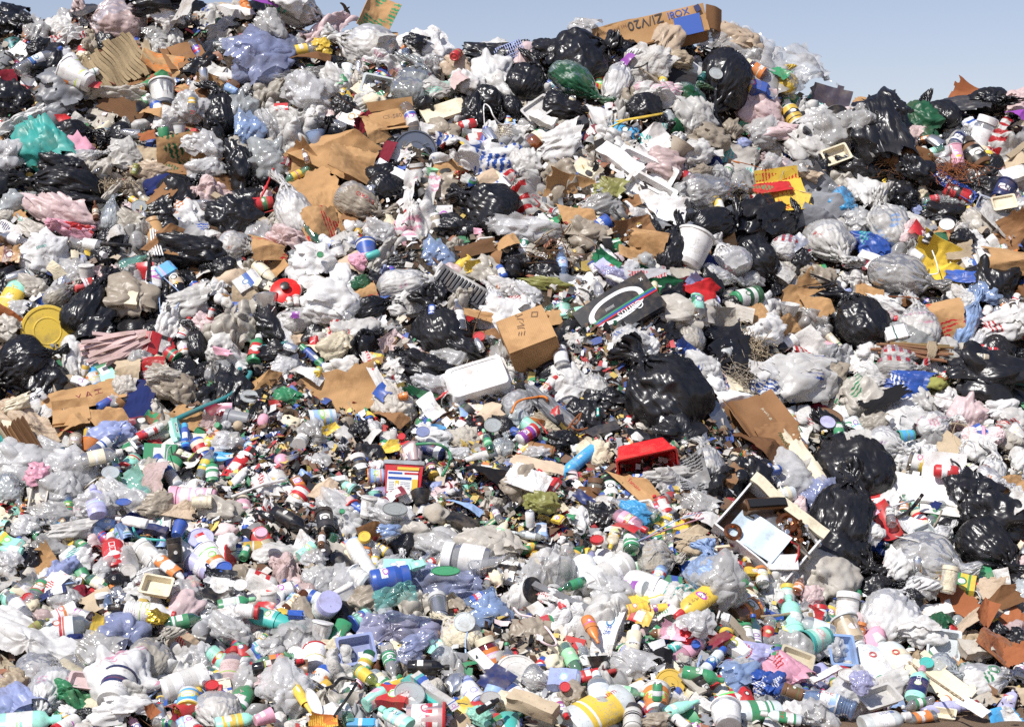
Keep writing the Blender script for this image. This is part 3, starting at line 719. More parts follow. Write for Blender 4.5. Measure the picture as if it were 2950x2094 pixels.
# ------------------------------------------------------------------ colours (base colours of the things themselves)
CL = dict(w=(.85, .845, .83), ow=(.64, .60, .53), cr=(.76, .68, .50), be=(.60, .47, .34), c=(.88, .88, .88), k=(.011, .011, .013), ch=(.035, .035, .04), gy=(.25, .26, .28), lg=(.50, .51, .53),
    r=(.52, .03, .035), mr=(.20, .02, .035), o=(.68, .22, .05), y=(.76, .53, .07), go=(.62, .41, .06), gn=(.05, .27, .12), dn=(.02, .11, .05), ln=(.34, .68, .40), mt=(.36, .76, .62), te=(.07, .44, .39),
    b=(.035, .10, .40), nb=(.02, .03, .11), lb=(.34, .50, .80), sk=(.08, .40, .74), la=(.48, .48, .74), bl=(.36, .42, .68), pk=(.78, .40, .50), lp=(.82, .64, .64), pu=(.28, .07, .36), br=(.17, .085, .04), kb=(.50, .30, .14), dk=(.30, .16, .075),
    tn=(.52, .42, .29), ol=(.30, .30, .09), si=(.75, .76, .78), am=(.10, .035, .012), lm=(.55, .66, .12), sa=(.42, .36, .28), cw=(.72, .78, .80), ru=(.34, .12, .05), pd=(.055, .042, .058), ht=(.04, .22, .23))
CNAME = dict(w='white', ow='off white', cr='cream', be='beige', c='clear', k='black', ch='charcoal', gy='grey', lg='light grey', r='red', mr='maroon', o='orange', y='yellow', go='mustard', gn='green', dn='dark green', ln='pale green', mt='mint', te='teal',
    b='blue', nb='navy', lb='light blue', sk='sky blue', la='lavender', bl='bluish', pk='pink', lp='pale pink', pu='purple', br='brown', kb='kraft brown', dk='dark brown', tn='tan', ol='olive', si='silver', am='amber', lm='lime', sa='sand', cw='milky', ru='rust', pd='dark purple', ht='dark teal')
MATS = dict(f='film', i='filmprint', s='stripe', c='clear', k='black', o='plastic', h='frost', t='pet', g='glass', d='card', e='cardprint', p='paper', m='metal', l='cloth', a='foam', x='wood', q='print')
DEFMAT = dict(tied='film', wad='film', wadlo='film', sheet='film', vest='film', card='card', panel='card', scrap='paper', pet='pet', det='plastic', wine='glass', aero='plastic', tube='plastic', jar='pet', pot='plastic', can='print', cup='frost', tub='plastic', bowl='plastic',
    disc='plastic', drumlid='plastic', cap='plastic', tray='foam', pack='print', milk='print', cbox='card', block='foam', stick='wood', plank='wood', wire='plastic', ball='plastic', lump='foam')
KN = dict(tied=('tied_bag', 'bag'), wad=('plastic_bag', 'bag'), wadlo=('small_bag', 'bag'), sheet=('plastic_sheet', 'plastic sheet'), vest=('carrier_bag', 'carrier bag'), card=('torn_cardboard', 'cardboard'), panel=('flat_board', 'board'), scrap=('paper_scrap', 'scrap'),
    pet=('drink_bottle', 'bottle'), det=('detergent_bottle', 'bottle'), wine=('glass_bottle', 'bottle'), aero=('spray_can', 'spray can'), tube=('squeeze_tube', 'tube'), jar=('screw_jar', 'jar'), pot=('plastic_pot', 'pot'), can=('drink_can', 'can'), cup=('plastic_cup', 'cup'),
    tub=('plastic_tub', 'tub'), bowl=('plastic_bowl', 'bowl'), disc=('lid_disc', 'lid'), drumlid=('drum_cover', 'lid'), cap=('bottle_stopper', 'cap'), tray=('food_tray', 'tray'), pack=('printed_packet', 'packet'), milk=('drink_carton', 'carton'), cbox=('cardboard_box', 'box'),
    block=('foam_block', 'block'), stick=('broken_stick', 'stick'), plank=('wooden_plank', 'plank'), wire=('wire_loop', 'wire'), ball=('plastic_ball', 'ball'), lump=('foam_lump', 'lump'))
CLRN = {('wad', 'clear'): ('clear_bag', 'bag'), ('wad', 'black'): ('black_bag', 'bag'), ('wad', 'paper'): ('paper_wad', 'paper'), ('wad', 'cloth'): ('crumpled_cloth', 'cloth'), ('wadlo', 'clear'): ('film_wad', 'film'), ('wadlo', 'black'): ('black_bag_piece', 'bag'), ('wadlo', 'paper'): ('tissue_wad', 'paper'),
    ('sheet', 'clear'): ('clear_film', 'film'), ('sheet', 'black'): ('black_sheet', 'plastic sheet'), ('sheet', 'paper'): ('paper_sheet', 'paper'), ('sheet', 'cloth'): ('cloth_piece', 'cloth'), ('tied', 'black'): ('rubbish_bag', 'rubbish bag'), ('tied', 'clear'): ('clear_tied_bag', 'bag'),
    ('scrap', 'card'): ('cardboard_scrap', 'cardboard'), ('scrap', 'print'): ('wrapper_piece', 'wrapper'), ('sheet', 'print'): ('printed_wrapper', 'wrapper'), ('card', 'print'): ('printed_sheet', 'paper'), ('card', 'paper'): ('paper_sheet', 'paper'), ('panel', 'wood'): ('wooden_board', 'board'), ('panel', 'foam'): ('foam_sheet', 'foam sheet'),
    ('panel', 'metal'): ('metal_sheet', 'metal sheet'), ('scrap', 'plastic'): ('plastic_shard', 'plastic piece'), ('stick', 'plastic'): ('plastic_rod', 'rod'), ('block', 'wood'): ('wood_block', 'block'), ('block', 'plastic'): ('plastic_case', 'case'), ('panel', 'plastic'): ('plastic_board', 'board'), ('card', 'clear'): ('clear_film', 'film'),
    ('card', 'cloth'): ('cloth_piece', 'cloth'), ('wad', 'metal'): ('foil_wad', 'foil'), ('wadlo', 'metal'): ('foil_wad', 'foil'), ('lump', 'cloth'): ('crumpled_cloth', 'cloth'), ('tray', 'pet'): ('clear_tray', 'tray'), ('cup', 'pet'): ('clear_cup', 'cup'), ('tray', 'frost'): ('plastic_box', 'box'), ('wire', 'wood'): ('fibre_rope', 'rope')}
LIFTC = {'tied', 'wad', 'wadlo', 'sheet', 'vest', 'card', 'panel', 'scrap', 'disc', 'drumlid', 'cap', 'tray'}     # meshes that rest on local z = 0

PLACED, LABELS, HERO = [], [], []
UPL = [6,0,5,3,3,2,3,2,8,1,2,0,2,0,1,1,3,2,2,0,2,4,0,2,2,2,4,0,2,2,1,1,7,0,0,4,2,0,3,0,0,0,2,0,0,0,2,5,2,0,0,0,0,0,6,0,2,0,4,0,
    0,8,7,3,0,0,0,2,2,0,6,0,1,4,0,0,0,0,0,2,0,0,3,2,8,1,0,3,0,2,0,2,2,0,0,4,0,0,1,2,2,1,2,0,2,0,5,0,4,0,0,1,0,3,0,0,0,1,0,0,
    0,0,0,0,0,0,2,2,0,8,5,5,8,8,0,1,1,2,0,2,8,4,0,0,0,0,0,4,4,2,1,2,0,1,0,1,0,1,1,0,0,0,0,2,4,0,0,0,0,2,6,1,1,2,7,0,8,8,5,0,
    1,1,3,0,1,3,1,4,2,0,2,1,1,2,0,3,0,2,3,6,4,0,0,2,0,0,0,0,0,1,4,2,2,8,8,0,0,0,0,0,0,1,2,0,2,5,0,1,2,3,0,1,0,0,0,1,0,4,2,0,
    1,2,0,5,0,2,2,1,1,2,0,1,0,0,0,0,0,2,0,0,4,0,3,1,0,0,1,3,0,0,2,0,0,0,2,0,0,0,0,2,2,0,0,0,0,3,0,0,0,4,0,3,2,0,0,6,2,2,0,2,
    0,4,0,1,0,4,0,0,0,0,2,6,1,0,1,0,0,0,3,4,2,2,0,0,3,4,2,6,2,4,3,0,1,2,1,0,2,0,0,0,0,1,0,0,0,0,0,0,0,0,0,0,1,1,1,3,2,8,0,1,
    4,0,1,1,2,1,3,3,0,4,5,8,1,1,2,0,0,4,0,5,6,1,0,0,4,3,1,1,0,3,3,3,4,1,5,1,2,2,5,0,5,1,1,0,0,2,1,1,8,0,1,0,1,0,0,4,0,0,2,0,
    0,0,3,1,2,1,0,4,3,6,1,1,4,3,0,0,0,2,0,0,0,0,3,2,0,3,0,0,0,0,1,5,1,0,0,4,0,0,0,4,6,1,0,2,0,1,8,6,1,0,0,2,1,4,0,0,0,0,0,0,
    0,0,4,1,1,3,0,2,0,2,1,1,0,2,1,0,1,1,1,1,0,1,0,1,0,0,1,0,2,0,4,0,1,2,0,0,0,2,2,1,0,0,4,3,2,3,2,1,1,1,4,0,5,0,1,3,3,0,0,2,
    4,0,0,0,0,0,3,0,1,2,3,4,0,0,0,5,0,1,1,1,2,2,2,0,0,4,1,5,2,2,1,0,0,2,1,0,1,0,1,1,0,1,0,1,0,1,1,2,2,5,2,0,3,2,6,2,1,0,2,2,
    1,2,1,1,2,2,4,3,2,1,3,3,3,0,2,0,0,0,0,0,0,2,0,0,2,0,2,1,0,0,0,1,5,2,0,1,3,1,0,2,0,0,2,2,2,1,0,2,5,6,3,0,1,2,2,1,2,0,0,0,
    3,1,4,0,1,5,0,0,8,1,1,4,0,4,1,3,0,8,3,1,1,1,2,2,2,1,4,2,4,0,0,0,1,0,0,0,1,5,0,0,2,6,0,8,3,4,4,0,0,1,0,4,2,1,1,2,6,2,1,2,
    0,1,4,2,0,3,0,3,5,1,4,2,2,1,2,6,2,3,2,0,2,8,8,1,4,0,0,1,0,2,0,0,2,1,1,2,3,0,1,1,2,4,1,2,0,4,2,2,2,0,3,2,0,0,0,2,4,2,4,0,
    3,0,0,0,0,1,0,0,0,0,2,3,1,0,1,3,3,1,0,0,1,0,1,3,1,2,0,0,0,3,4,0,0,3,6,0,2,1,1,8,1,1,0,0,0,3,2,4,0,0,2,0,0,3,0,4,0,0,0,2,
    4,1,1,2,2,0,0,2,2,3,2,1,4,0,0,4,3,1,2,1,4,1,0,1,1,2,2,1,3,2,2,0,1,0,0,0,0,0,2,0,0,0,5,0,8,3,2,0,3,2,0,4,0,2,0,0,2,2,2,3,
    3,2,0,0,2,1,2,2,2,1,3,2,1,1,1,1,2,2,2,2,1,3,1,2,0,2,1,2,2,0,2,1,0,4,3,3,1,1,2,1,0,0,0,2,0,1,0,0,0,3,0,0,0,3,0,0,2,2,2,3,
    1,2,2,1,1,1,4,2,1,1,0,0,2,0,0,2,1,0,3,2,2,1,0,2,0,0,0,2,0,0,3,6,6,1,3,3,1,2,1,1,1,1,0,0,2,0,0,2,0,0,2,4,2,3]                             # how far up in the pile each thing lies, in steps of 4 cm
def setmat(o, m, col, inkc=None):
    o.material_slots[0].link = 'OBJECT'; o.material_slots[0].material = M[m]
    if min(col) > .35 and max(col) - min(col) < .2:      # pale things: some clean, some greyed or yellowed by dirt
        h_ = random.Random(len(bpy.data.objects)).random(); g_ = 1 - .34 * h_ * h_; col = (col[0] * g_, col[1] * g_ * (1 - .02 * h_), col[2] * g_ * (1 - .07 * h_))
    o.color = (*col, 1)
    if inkc is not None: o['ink'] = [float(v) for v in inkc]
BV = {}
def bvh(me):
    if me.name not in BV: BV[me.name] = BVHTree.FromPolygons([v.co[:] for v in me.vertices], [p.vertices[:] for p in me.polygons])
    return BV[me.name]
_fc = {}
def font_mesh(s):
    if s in _fc: return _fc[s]
    cu = bpy.data.curves.new('lettering', 'FONT'); cu.body = s; cu.align_x = 'CENTER'; cu.align_y = 'CENTER'; cu.resolution_u = 3
    ob = bpy.data.objects.new('lettering', cu); me = bpy.data.meshes.new_from_object(ob)
    V = np.array([v.co[:] for v in me.vertices]).reshape(-1, 3); F = [tuple(p.vertices) for p in me.polygons]
    bpy.data.objects.remove(ob); bpy.data.curves.remove(cu); bpy.data.meshes.remove(me); _fc[s] = (V, F); return V, F
def lettering(root, s, size, col, at=(0, 0), rot=0., aspect=1., down=(0, 0, -1), name='lettering', off=.006, src=None):
    """flat print: glyph outlines laid on the surface of the thing, seen along `down` in the thing's own axes"""
    V, F = font_mesh(s)
    if not len(V): return
    for _ in range(1):
        Vt = V.copy()
    c, sn = math.cos(math.radians(rot)), math.sin(math.radians(rot))
    u = (Vt[:, 0] * c - Vt[:, 1] * sn) * size + at[0]; v = (Vt[:, 0] * sn + Vt[:, 1] * c) * size * aspect + at[1]
    dn = Vector(down).normalized(); ex = Vector((1, 0, 0)) if abs(dn.x) < .8 else Vector((0, 1, 0)); ey = (-dn).cross(ex).normalized(); ex = ey.cross(-dn)
    trees = [bvh(x) for x in ([root.data] + [ch.data for ch in root.children if ch.type == 'MESH' and not ch.name.startswith('lettering')] if src is None else src) if x]
    out = []
    last = 0
    for a, b in zip(u, v):
        o = ex * a + ey * b - dn * 2; best = None
        for t in trees:
            h = t.ray_cast(o, dn)
            if h[0] is not None and (best is None or h[3] < best): best = h[3]
        if best is None: best = last or 2
        last = best; out.append(o + dn * (best - off))
    me = mk(name, [p[:] for p in out], F, 'ink', False)
    ob = bpy.data.objects.new(name, me); COL.objects.link(ob); ob.parent = root; ob.color = (*col, 1)
    return ob
def make(kind, col, mtx, v=None, rng=random):
    """one thing of a kind: the body mesh is the root, its parts are children"""
    vs = PR[kind]; v = rng.randrange(len(vs)) if v is None else v % len(vs)
    cols = []
    for k, c in enumerate(col):
        m, c = c.split(':') if ':' in c else (None, c); cols.append((m, c))
    c0 = cols[0]; m0 = MATS[c0[0]] if c0[0] else DEFMAT[kind]
    if not c0[0] and kind in ('tied', 'wad', 'wadlo', 'sheet', 'vest'): m0 = {'c': 'clear', 'k': 'black', 'ch': 'black', 'cw': 'clear'}.get(c0[1], m0)
    inkc = CL[cols[1][1]] if len(cols) > 1 else CL[rng.choice(['r', 'b', 'gn', 'nb', 'o'])]
    labc = CL[cols[2][1]] if len(cols) > 2 else (CL['w'] if len(cols) < 2 else CL[cols[1][1]])
    name = CLRN.get((kind, m0), KN[kind]); root = None
    for pn, me, role in vs[v]:
        o = bpy.data.objects.new(name[0] if root is None else pn, me); COL.objects.link(o)
        if root is None: root = o; root.matrix_world = mtx
        else: o.parent = root
        if role == 1: setmat(o, 'plastic', CL[cols[1][1]] if len(cols) > 1 else CL['w'])
        elif role == 2: setmat(o, m0 if m0 not in ('plastic', 'pet', 'frost', 'glass') else 'print', labc if pn == 'label' else CL[c0[1]], inkc)
        elif role == 3: setmat(o, 'metal', CL['si'])
        elif role == 4: setmat(o, 'ink', CL['k'])
        elif role == 5: setmat(o, 'paper', CL[c0[1]])
        else: setmat(o, m0, CL[c0[1]], inkc)
    root['category'] = name[1]
    return root, v, m0
def frame(p, d, ang, tip, face, n=None):
    N = normal(p) if n is None else n; n = (1 - face) * N - face * d; n /= np.linalg.norm(n)
    a = math.radians(ang); d2 = math.cos(a) * CR + math.sin(a) * CU
    X = d2 - d * (d2 @ n) / (d @ n); X /= np.linalg.norm(X)
    if tip:
        t = math.radians(tip); X, n = X * math.cos(t) + n * math.sin(t), n * math.cos(t) - X * math.sin(t)
    Y = np.cross(n, X); return X, Y, n
def seen(v, d, lo=.6): return max(np.linalg.norm(v - (v @ d) * d), lo)
GROW = dict(tied=1.14, wad=1.24, sheet=1.24, vest=1.2, card=1.12, wadlo=1.15)
def covered(p, top=True):
    h = 0.
    for q, X, Y, n, a, b, t in PLACED:
        r = p - q
        if abs(r[0]) > a + b: continue
        e = (r @ X / a) ** 2 + (r @ Y / b) ** 2
        if e < 1: h = max(h, t * math.sqrt(1 - e))
    return h
TW = 740 / 2288
def place(kind, px, py, L, W, ang, col, label, tip=0, face=None, v=None, up=0., h=None, flip=0, n=None, cat=None, roll=0, **kw):
    """L, W: size in photo pixels; ang: direction of the long axis"""
    face = (.35 if kind in LIFTC else .15) if face is None else face
    p, d, t = hit(px, py); m = t / FPX; st = covered(p); g_ = 1 + (GROW.get(kind, 1.) - 1) * (1. if py < 1500 else .25); g_ *= .6 if kind == 'bowl' else 1.; L *= g_; W *= g_; lo = .6 if kind in LIFTC else .88
    X, Y, N = frame(p, d, ang, tip, face)
    rng = random.Random(int(px * 7 + py * 131)); vs = DIM[kind]; vv = rng.randrange(len(vs)) if v is None else v % len(vs); dim = vs[vv]
    Lm = L * m / (seen(X, d, lo) if not tip else 1); Wm = (W * m / seen(Y, d, lo)) if W else Lm * dim[1] / dim[0]
    sx = Lm / dim[0]; sy = Wm / dim[1]
    if not W: sy = sx
    sz = math.sqrt(sx * sy) if W and kind not in ('pet', 'det', 'can', 'aero', 'wine', 'tube') else sy
    if h: sz *= h
    hh = dim[2] * sz
    k_ = len(HERO); up += .04 * (UPL[k_] if k_ < len(UPL) else 0)
    lift = st * .85 + (hh * (-.12) if kind in LIFTC else hh * .44) + up
    p, d, t = hit(px, py, lift)
    if flip: Y = -Y; 
    if roll:
        a = math.radians(roll); Y, N = Y * math.cos(a) + N * math.sin(a), N * math.cos(a) - Y * math.sin(a)
    R = np.stack([X * sx, Y * sy, N * sz], 1)
    mtx = Matrix.Identity(4)
    for i in range(3):
        for j in range(3): mtx[i][j] = R[i][j]
        mtx[i][3] = p[i]
    root, vv, m0 = make(kind, col, mtx, vv, rng)
    if n: root.name = n
    if cat: root['category'] = cat.replace('_', ' ')
    short, _, rest = label.partition('/')
    root['label'] = ' '.join((short + ' ' + rest).split())
    PLACED.append((p - N * lift * .0, X, Y, N, max(Lm / 2, .02), max(Wm / 2, .02), lift * .6 + hh * .9))
    LABELS.append((p, short.strip())); HERO.append((root.name, Lm * Wm / m / m / 4 * .55))
    if kw.get('txt'):
        s = kw['txt'].replace('_', ' ').replace('|', '\n')
        dnv = {'z': (0, 0, -1), 'y': (0, 1, 0), 'b': (0, -1, 0), 'x': (-1, 0, 0)}[kw.get('on', 'z')]
        lettering(root, s, float(kw.get('ts', .16)), CL[kw.get('tc', 'k')], (float(kw.get('tx', 0)), float(kw.get('ty', 0))), float(kw.get('tr', 0)), sx / sy, dnv)
    return root
def row(tile, line):
    head, _, label = line.partition(';'); f = head.split(); kind = f[0]; x, y, L, W, ang = map(float, f[1:6])
    cols, kw = [], {}
    for a in f[6:]:
        if '=' in a: k, _, v = a.partition('='); kw[k] = v
        else: cols.append(a)
    for k in ('tip', 'face', 'up', 'h', 'roll'):
        if k in kw: kw[k] = float(kw[k])
    for k in ('v', 'flip'):
        if k in kw: kw[k] = int(kw[k])
    ox, oy = (0, 740, 1480, 2210)[int(tile[1]) - 1], (0, 525, 1045, 1569)['ABCD'.index(tile[0])]
    return place(kind, ox + x * TW, oy + y * TW, L * TW, W * TW, ang, cols, label.strip(), **kw)
def rows(tile, text):
    for l in text.strip().splitlines():
        l = l.strip()
        if l and not l.startswith('#'): row(tile, l)
def thing(o, label, cat, group=None):
    s, _, r = label.partition('/'); o['label'] = ' '.join((s + ' ' + r).split()); o['category'] = cat
    if group: o['group'] = group
    return o

# the heap's own body: dark soil and trodden rubbish between the things
xs = np.linspace(-9, 9, 190); ys = np.concatenate([np.linspace(9.2, 16.6, 130), np.linspace(16.8, 24, 20)])
X_, Y_ = np.meshgrid(xs, ys); Z_ = heap(X_, Y_) - .05
q_ = np.stack([X_.ravel(), Y_.ravel(), Z_.ravel()], 1); nz = .07 * fbm(q_ * 5, 3, 3)
q_[:, 2] += np.where(Z_.ravel() > .0, nz, -.02)
hm = mk('refuse_heap_mound', q_, grid_faces(190, len(ys)), 'core'); ho = bpy.data.objects.new('refuse_mound_terrain', hm); COL.objects.link(ho); ho['kind'] = 'structure'
g = []
xg = np.concatenate([np.linspace(-900, -12, 12), np.linspace(-10, 10, 90), np.linspace(12, 900, 12)]); yg = np.concatenate([np.linspace(-40, 7, 10), np.linspace(7.5, 11.5, 60), np.linspace(14, 1500, 16)])
A_, B_ = np.meshgrid(xg, yg); Q_ = np.stack([A_.ravel(), B_.ravel(), 0 * A_.ravel()], 1); Q_[:, 2] = .018 * fbm(Q_ * np.array([2.5, 2.5, 1]), 6, 3) * (np.abs(Q_[:, 0]) < 11)
gm = mk('ground', Q_, grid_faces(len(xg), len(yg)), 'earth'); go = bpy.data.objects.new('ground', gm); COL.objects.link(go); go['kind'] = 'structure'
# ------------------------------------------------------------------ the things one can pick out, found in the photograph and set down on the heap
rows('A1', '''
wad 1400 105 430 120 0 k v=1 ; flat black bag/behind the white bag on the ridge
tied 985 275 560 330 170 lp v=1 ; big white bag tinted pink/on the crest above the weathered slab
card 775 115 190 100 25 o:ch v=3 ; black folded board/jutting against the sky
wad 50 225 230 190 -20 k v=0 ; black bag at the heap's far left top/against the sky
wad 200 235 190 110 -20 k v=3 ; torn black sack piece/beside a white jar lid on the crest
wad 540 285 200 150 -20 w v=2 ; small smooth white bag/below the black folded board
pot 250 290 110 0 100 w w o tip=40 ; white-capped pot/on the crest below a torn black sack
wad 1490 190 260 230 20 p:w v=4 ; torn white paper wad/right of the flat black bag
card 1760 120 360 190 35 p:w v=2 ; large white paper sheet/folded on the crest
pack 2090 105 330 110 -15 a:w v=1 ; white flat carton/on the crest with a peach pot
jar 2190 65 100 0 160 o:o o o tip=45 v=0 ; peach pot/on top of the white flat carton
sheet 560 385 330 110 20 i:w r v=2 ; red printed white bag/crumpled under the pink tinted bag
wad 330 330 180 200 80 c v=0 ; clear crumpled bag/left of the red printed white bag
wad 1395 350 150 230 80 c v=2 ; greyish clear bag/on end left of a brown carton
wad 350 450 200 120 20 k v=2 ; black bag rag/above the blue-capped bottle
wad 470 640 340 240 45 k v=1 ; shiny black bag/left of a white printed cup
pet 350 535 400 100 28 t:c b c v=1 ; clear bottle with blue cap/lying among crushed cans
can 590 510 170 0 100 si si si v=1 tip=50 ; crushed silver can/right of the blue-capped bottle
can 650 560 150 0 -60 si r si v=2 ; flattened bare can/under the crushed silver can
can 735 490 150 0 80 r w w v=3 ; red and white can/beside the weathered slab
cup 690 685 260 0 150 o:w o w v=1 ; white cup with orange fruit print/squashed below the weathered slab
can 815 655 120 0 20 w gn gn v=0 ; white and green can/left of the weathered slab
cbox 1640 520 250 210 -62 dk v=1 h=.8 txt=Nomin ts=.16 tr=90 tc=br ; small brown carton with script lettering/on the upper slope
card 1430 600 200 320 70 e:kb o v=1 ; torn orange printed carton/beside the weathered slab
card 1400 740 230 120 -10 e:gn r v=4 ; green printed cardboard/below the weathered slab
can 1815 680 140 0 95 m:si si si v=0 tip=40 ; open silver can/below the brown script carton
aero 1960 400 60 0 0 w w ; small white spray can/by the lavender bag
tub 1450 850 240 0 95 gy w w v=1 tip=10 ; grey pail/half buried below the green printed cardboard
panel 1100 970 420 200 -25 x:br v=1 face=.2 ; dark brown board/under the dirty white film strip
sheet 1030 855 470 110 3 ow v=4 ; dirty white film strip/across the dark brown board
card 1400 1040 220 130 -20 d:kb v=2 ; torn brown card/left of a crushed blue-labelled bottle
pet 1395 965 300 0 125 t:c w b v=2 ; crushed bottle with blue label/below the grey pail
pet 1710 910 210 0 88 t:c w go v=1 ; clear bottle with gold label/standing beside a ribbed black bag
tied 1950 1010 420 310 100 k v=0 ; ribbed black bag/below the lavender bag
wad 1720 1010 260 220 -40 c v=5 ; clear food tub film/left of the ribbed black bag
can 1465 1215 170 0 100 gn gn gn v=0 tip=45 ; green drink can/standing with its open lid up
cup 1600 1165 130 0 90 h:w w w v=0 tip=40 ; frosted cup/right of the green drink can
wad 590 930 500 360 25 gy v=3 ; torn grey bag/draped below the shiny black bag
scrap 820 790 160 90 -10 o:r v=1 ; red plastic piece/left of the dark brown board
scrap 575 1080 110 100 30 o:r v=2 ; red plastic shard/under the torn grey bag
wad 110 950 270 300 80 k v=5 ; wrinkled black bag/left of the torn grey bag
card 890 1080 230 180 -40 p:ow v=0 ; dirty crumpled paper/right of the torn grey bag
sheet 200 1090 420 80 28 w v=5 ; twisted white plastic strip/below the wrinkled black bag
wad 390 1350 440 380 -60 te v=0 ; turquoise carrier bag/torn open above black rags
tied 700 1260 420 230 10 k v=1 ; black bag right of the turquoise bag/lying flat
tied 1030 1270 270 210 190 k v=2 ; dull black bag/beside a crushed plastic bottle
pet 1130 1190 200 0 170 t:c w c v=3 ; crumpled plastic bottle/on the dull black bag
panel 1310 1215 150 80 10 d:ru v=0 ; reddish printed card/beside the green drink can
wad 90 1420 250 210 10 c v=1 ; clear bag heaped left/of the turquoise bag
tied 800 1440 370 150 15 w v=3 ; slim white bag/below the dull black bag
wad 1120 1420 260 260 55 w v=2 ; white shopping bag with handles/left of the green printed carton
card 1690 1420 540 220 12 e:kb dn v=5 ; flattened brown carton with green print/above a beige bag
card 1590 1520 300 90 -8 e:dk dn v=3 ; green framed carton side/under the flattened brown carton
wad 1345 1560 320 150 -5 be v=2 ; beige smeared bag/under the green framed carton side
sheet 1760 1290 240 100 -5 w v=5 ; white foamy sheet/on the flattened brown carton
wad 1850 1560 300 180 15 c v=4 ; clear bag stained pink/right of the green framed carton side
pot 1205 1510 80 0 60 ol ol ol tip=30 ; dull green jar/left of the beige smeared bag
wad 600 1545 380 170 -8 k v=4 ; black bag below the slim white bag/spread wide
pet 840 1550 160 0 20 t:gy ch k v=0 tip=30 ; dark bottle neck/on the spread black bag
wad 2230 1200 230 260 70 c:lb v=0 ; light blue bag/below the ribbed black bag
wad 1820 1340 300 200 -30 c v=3 ; brownish clear bag/right of the white foamy sheet
''')
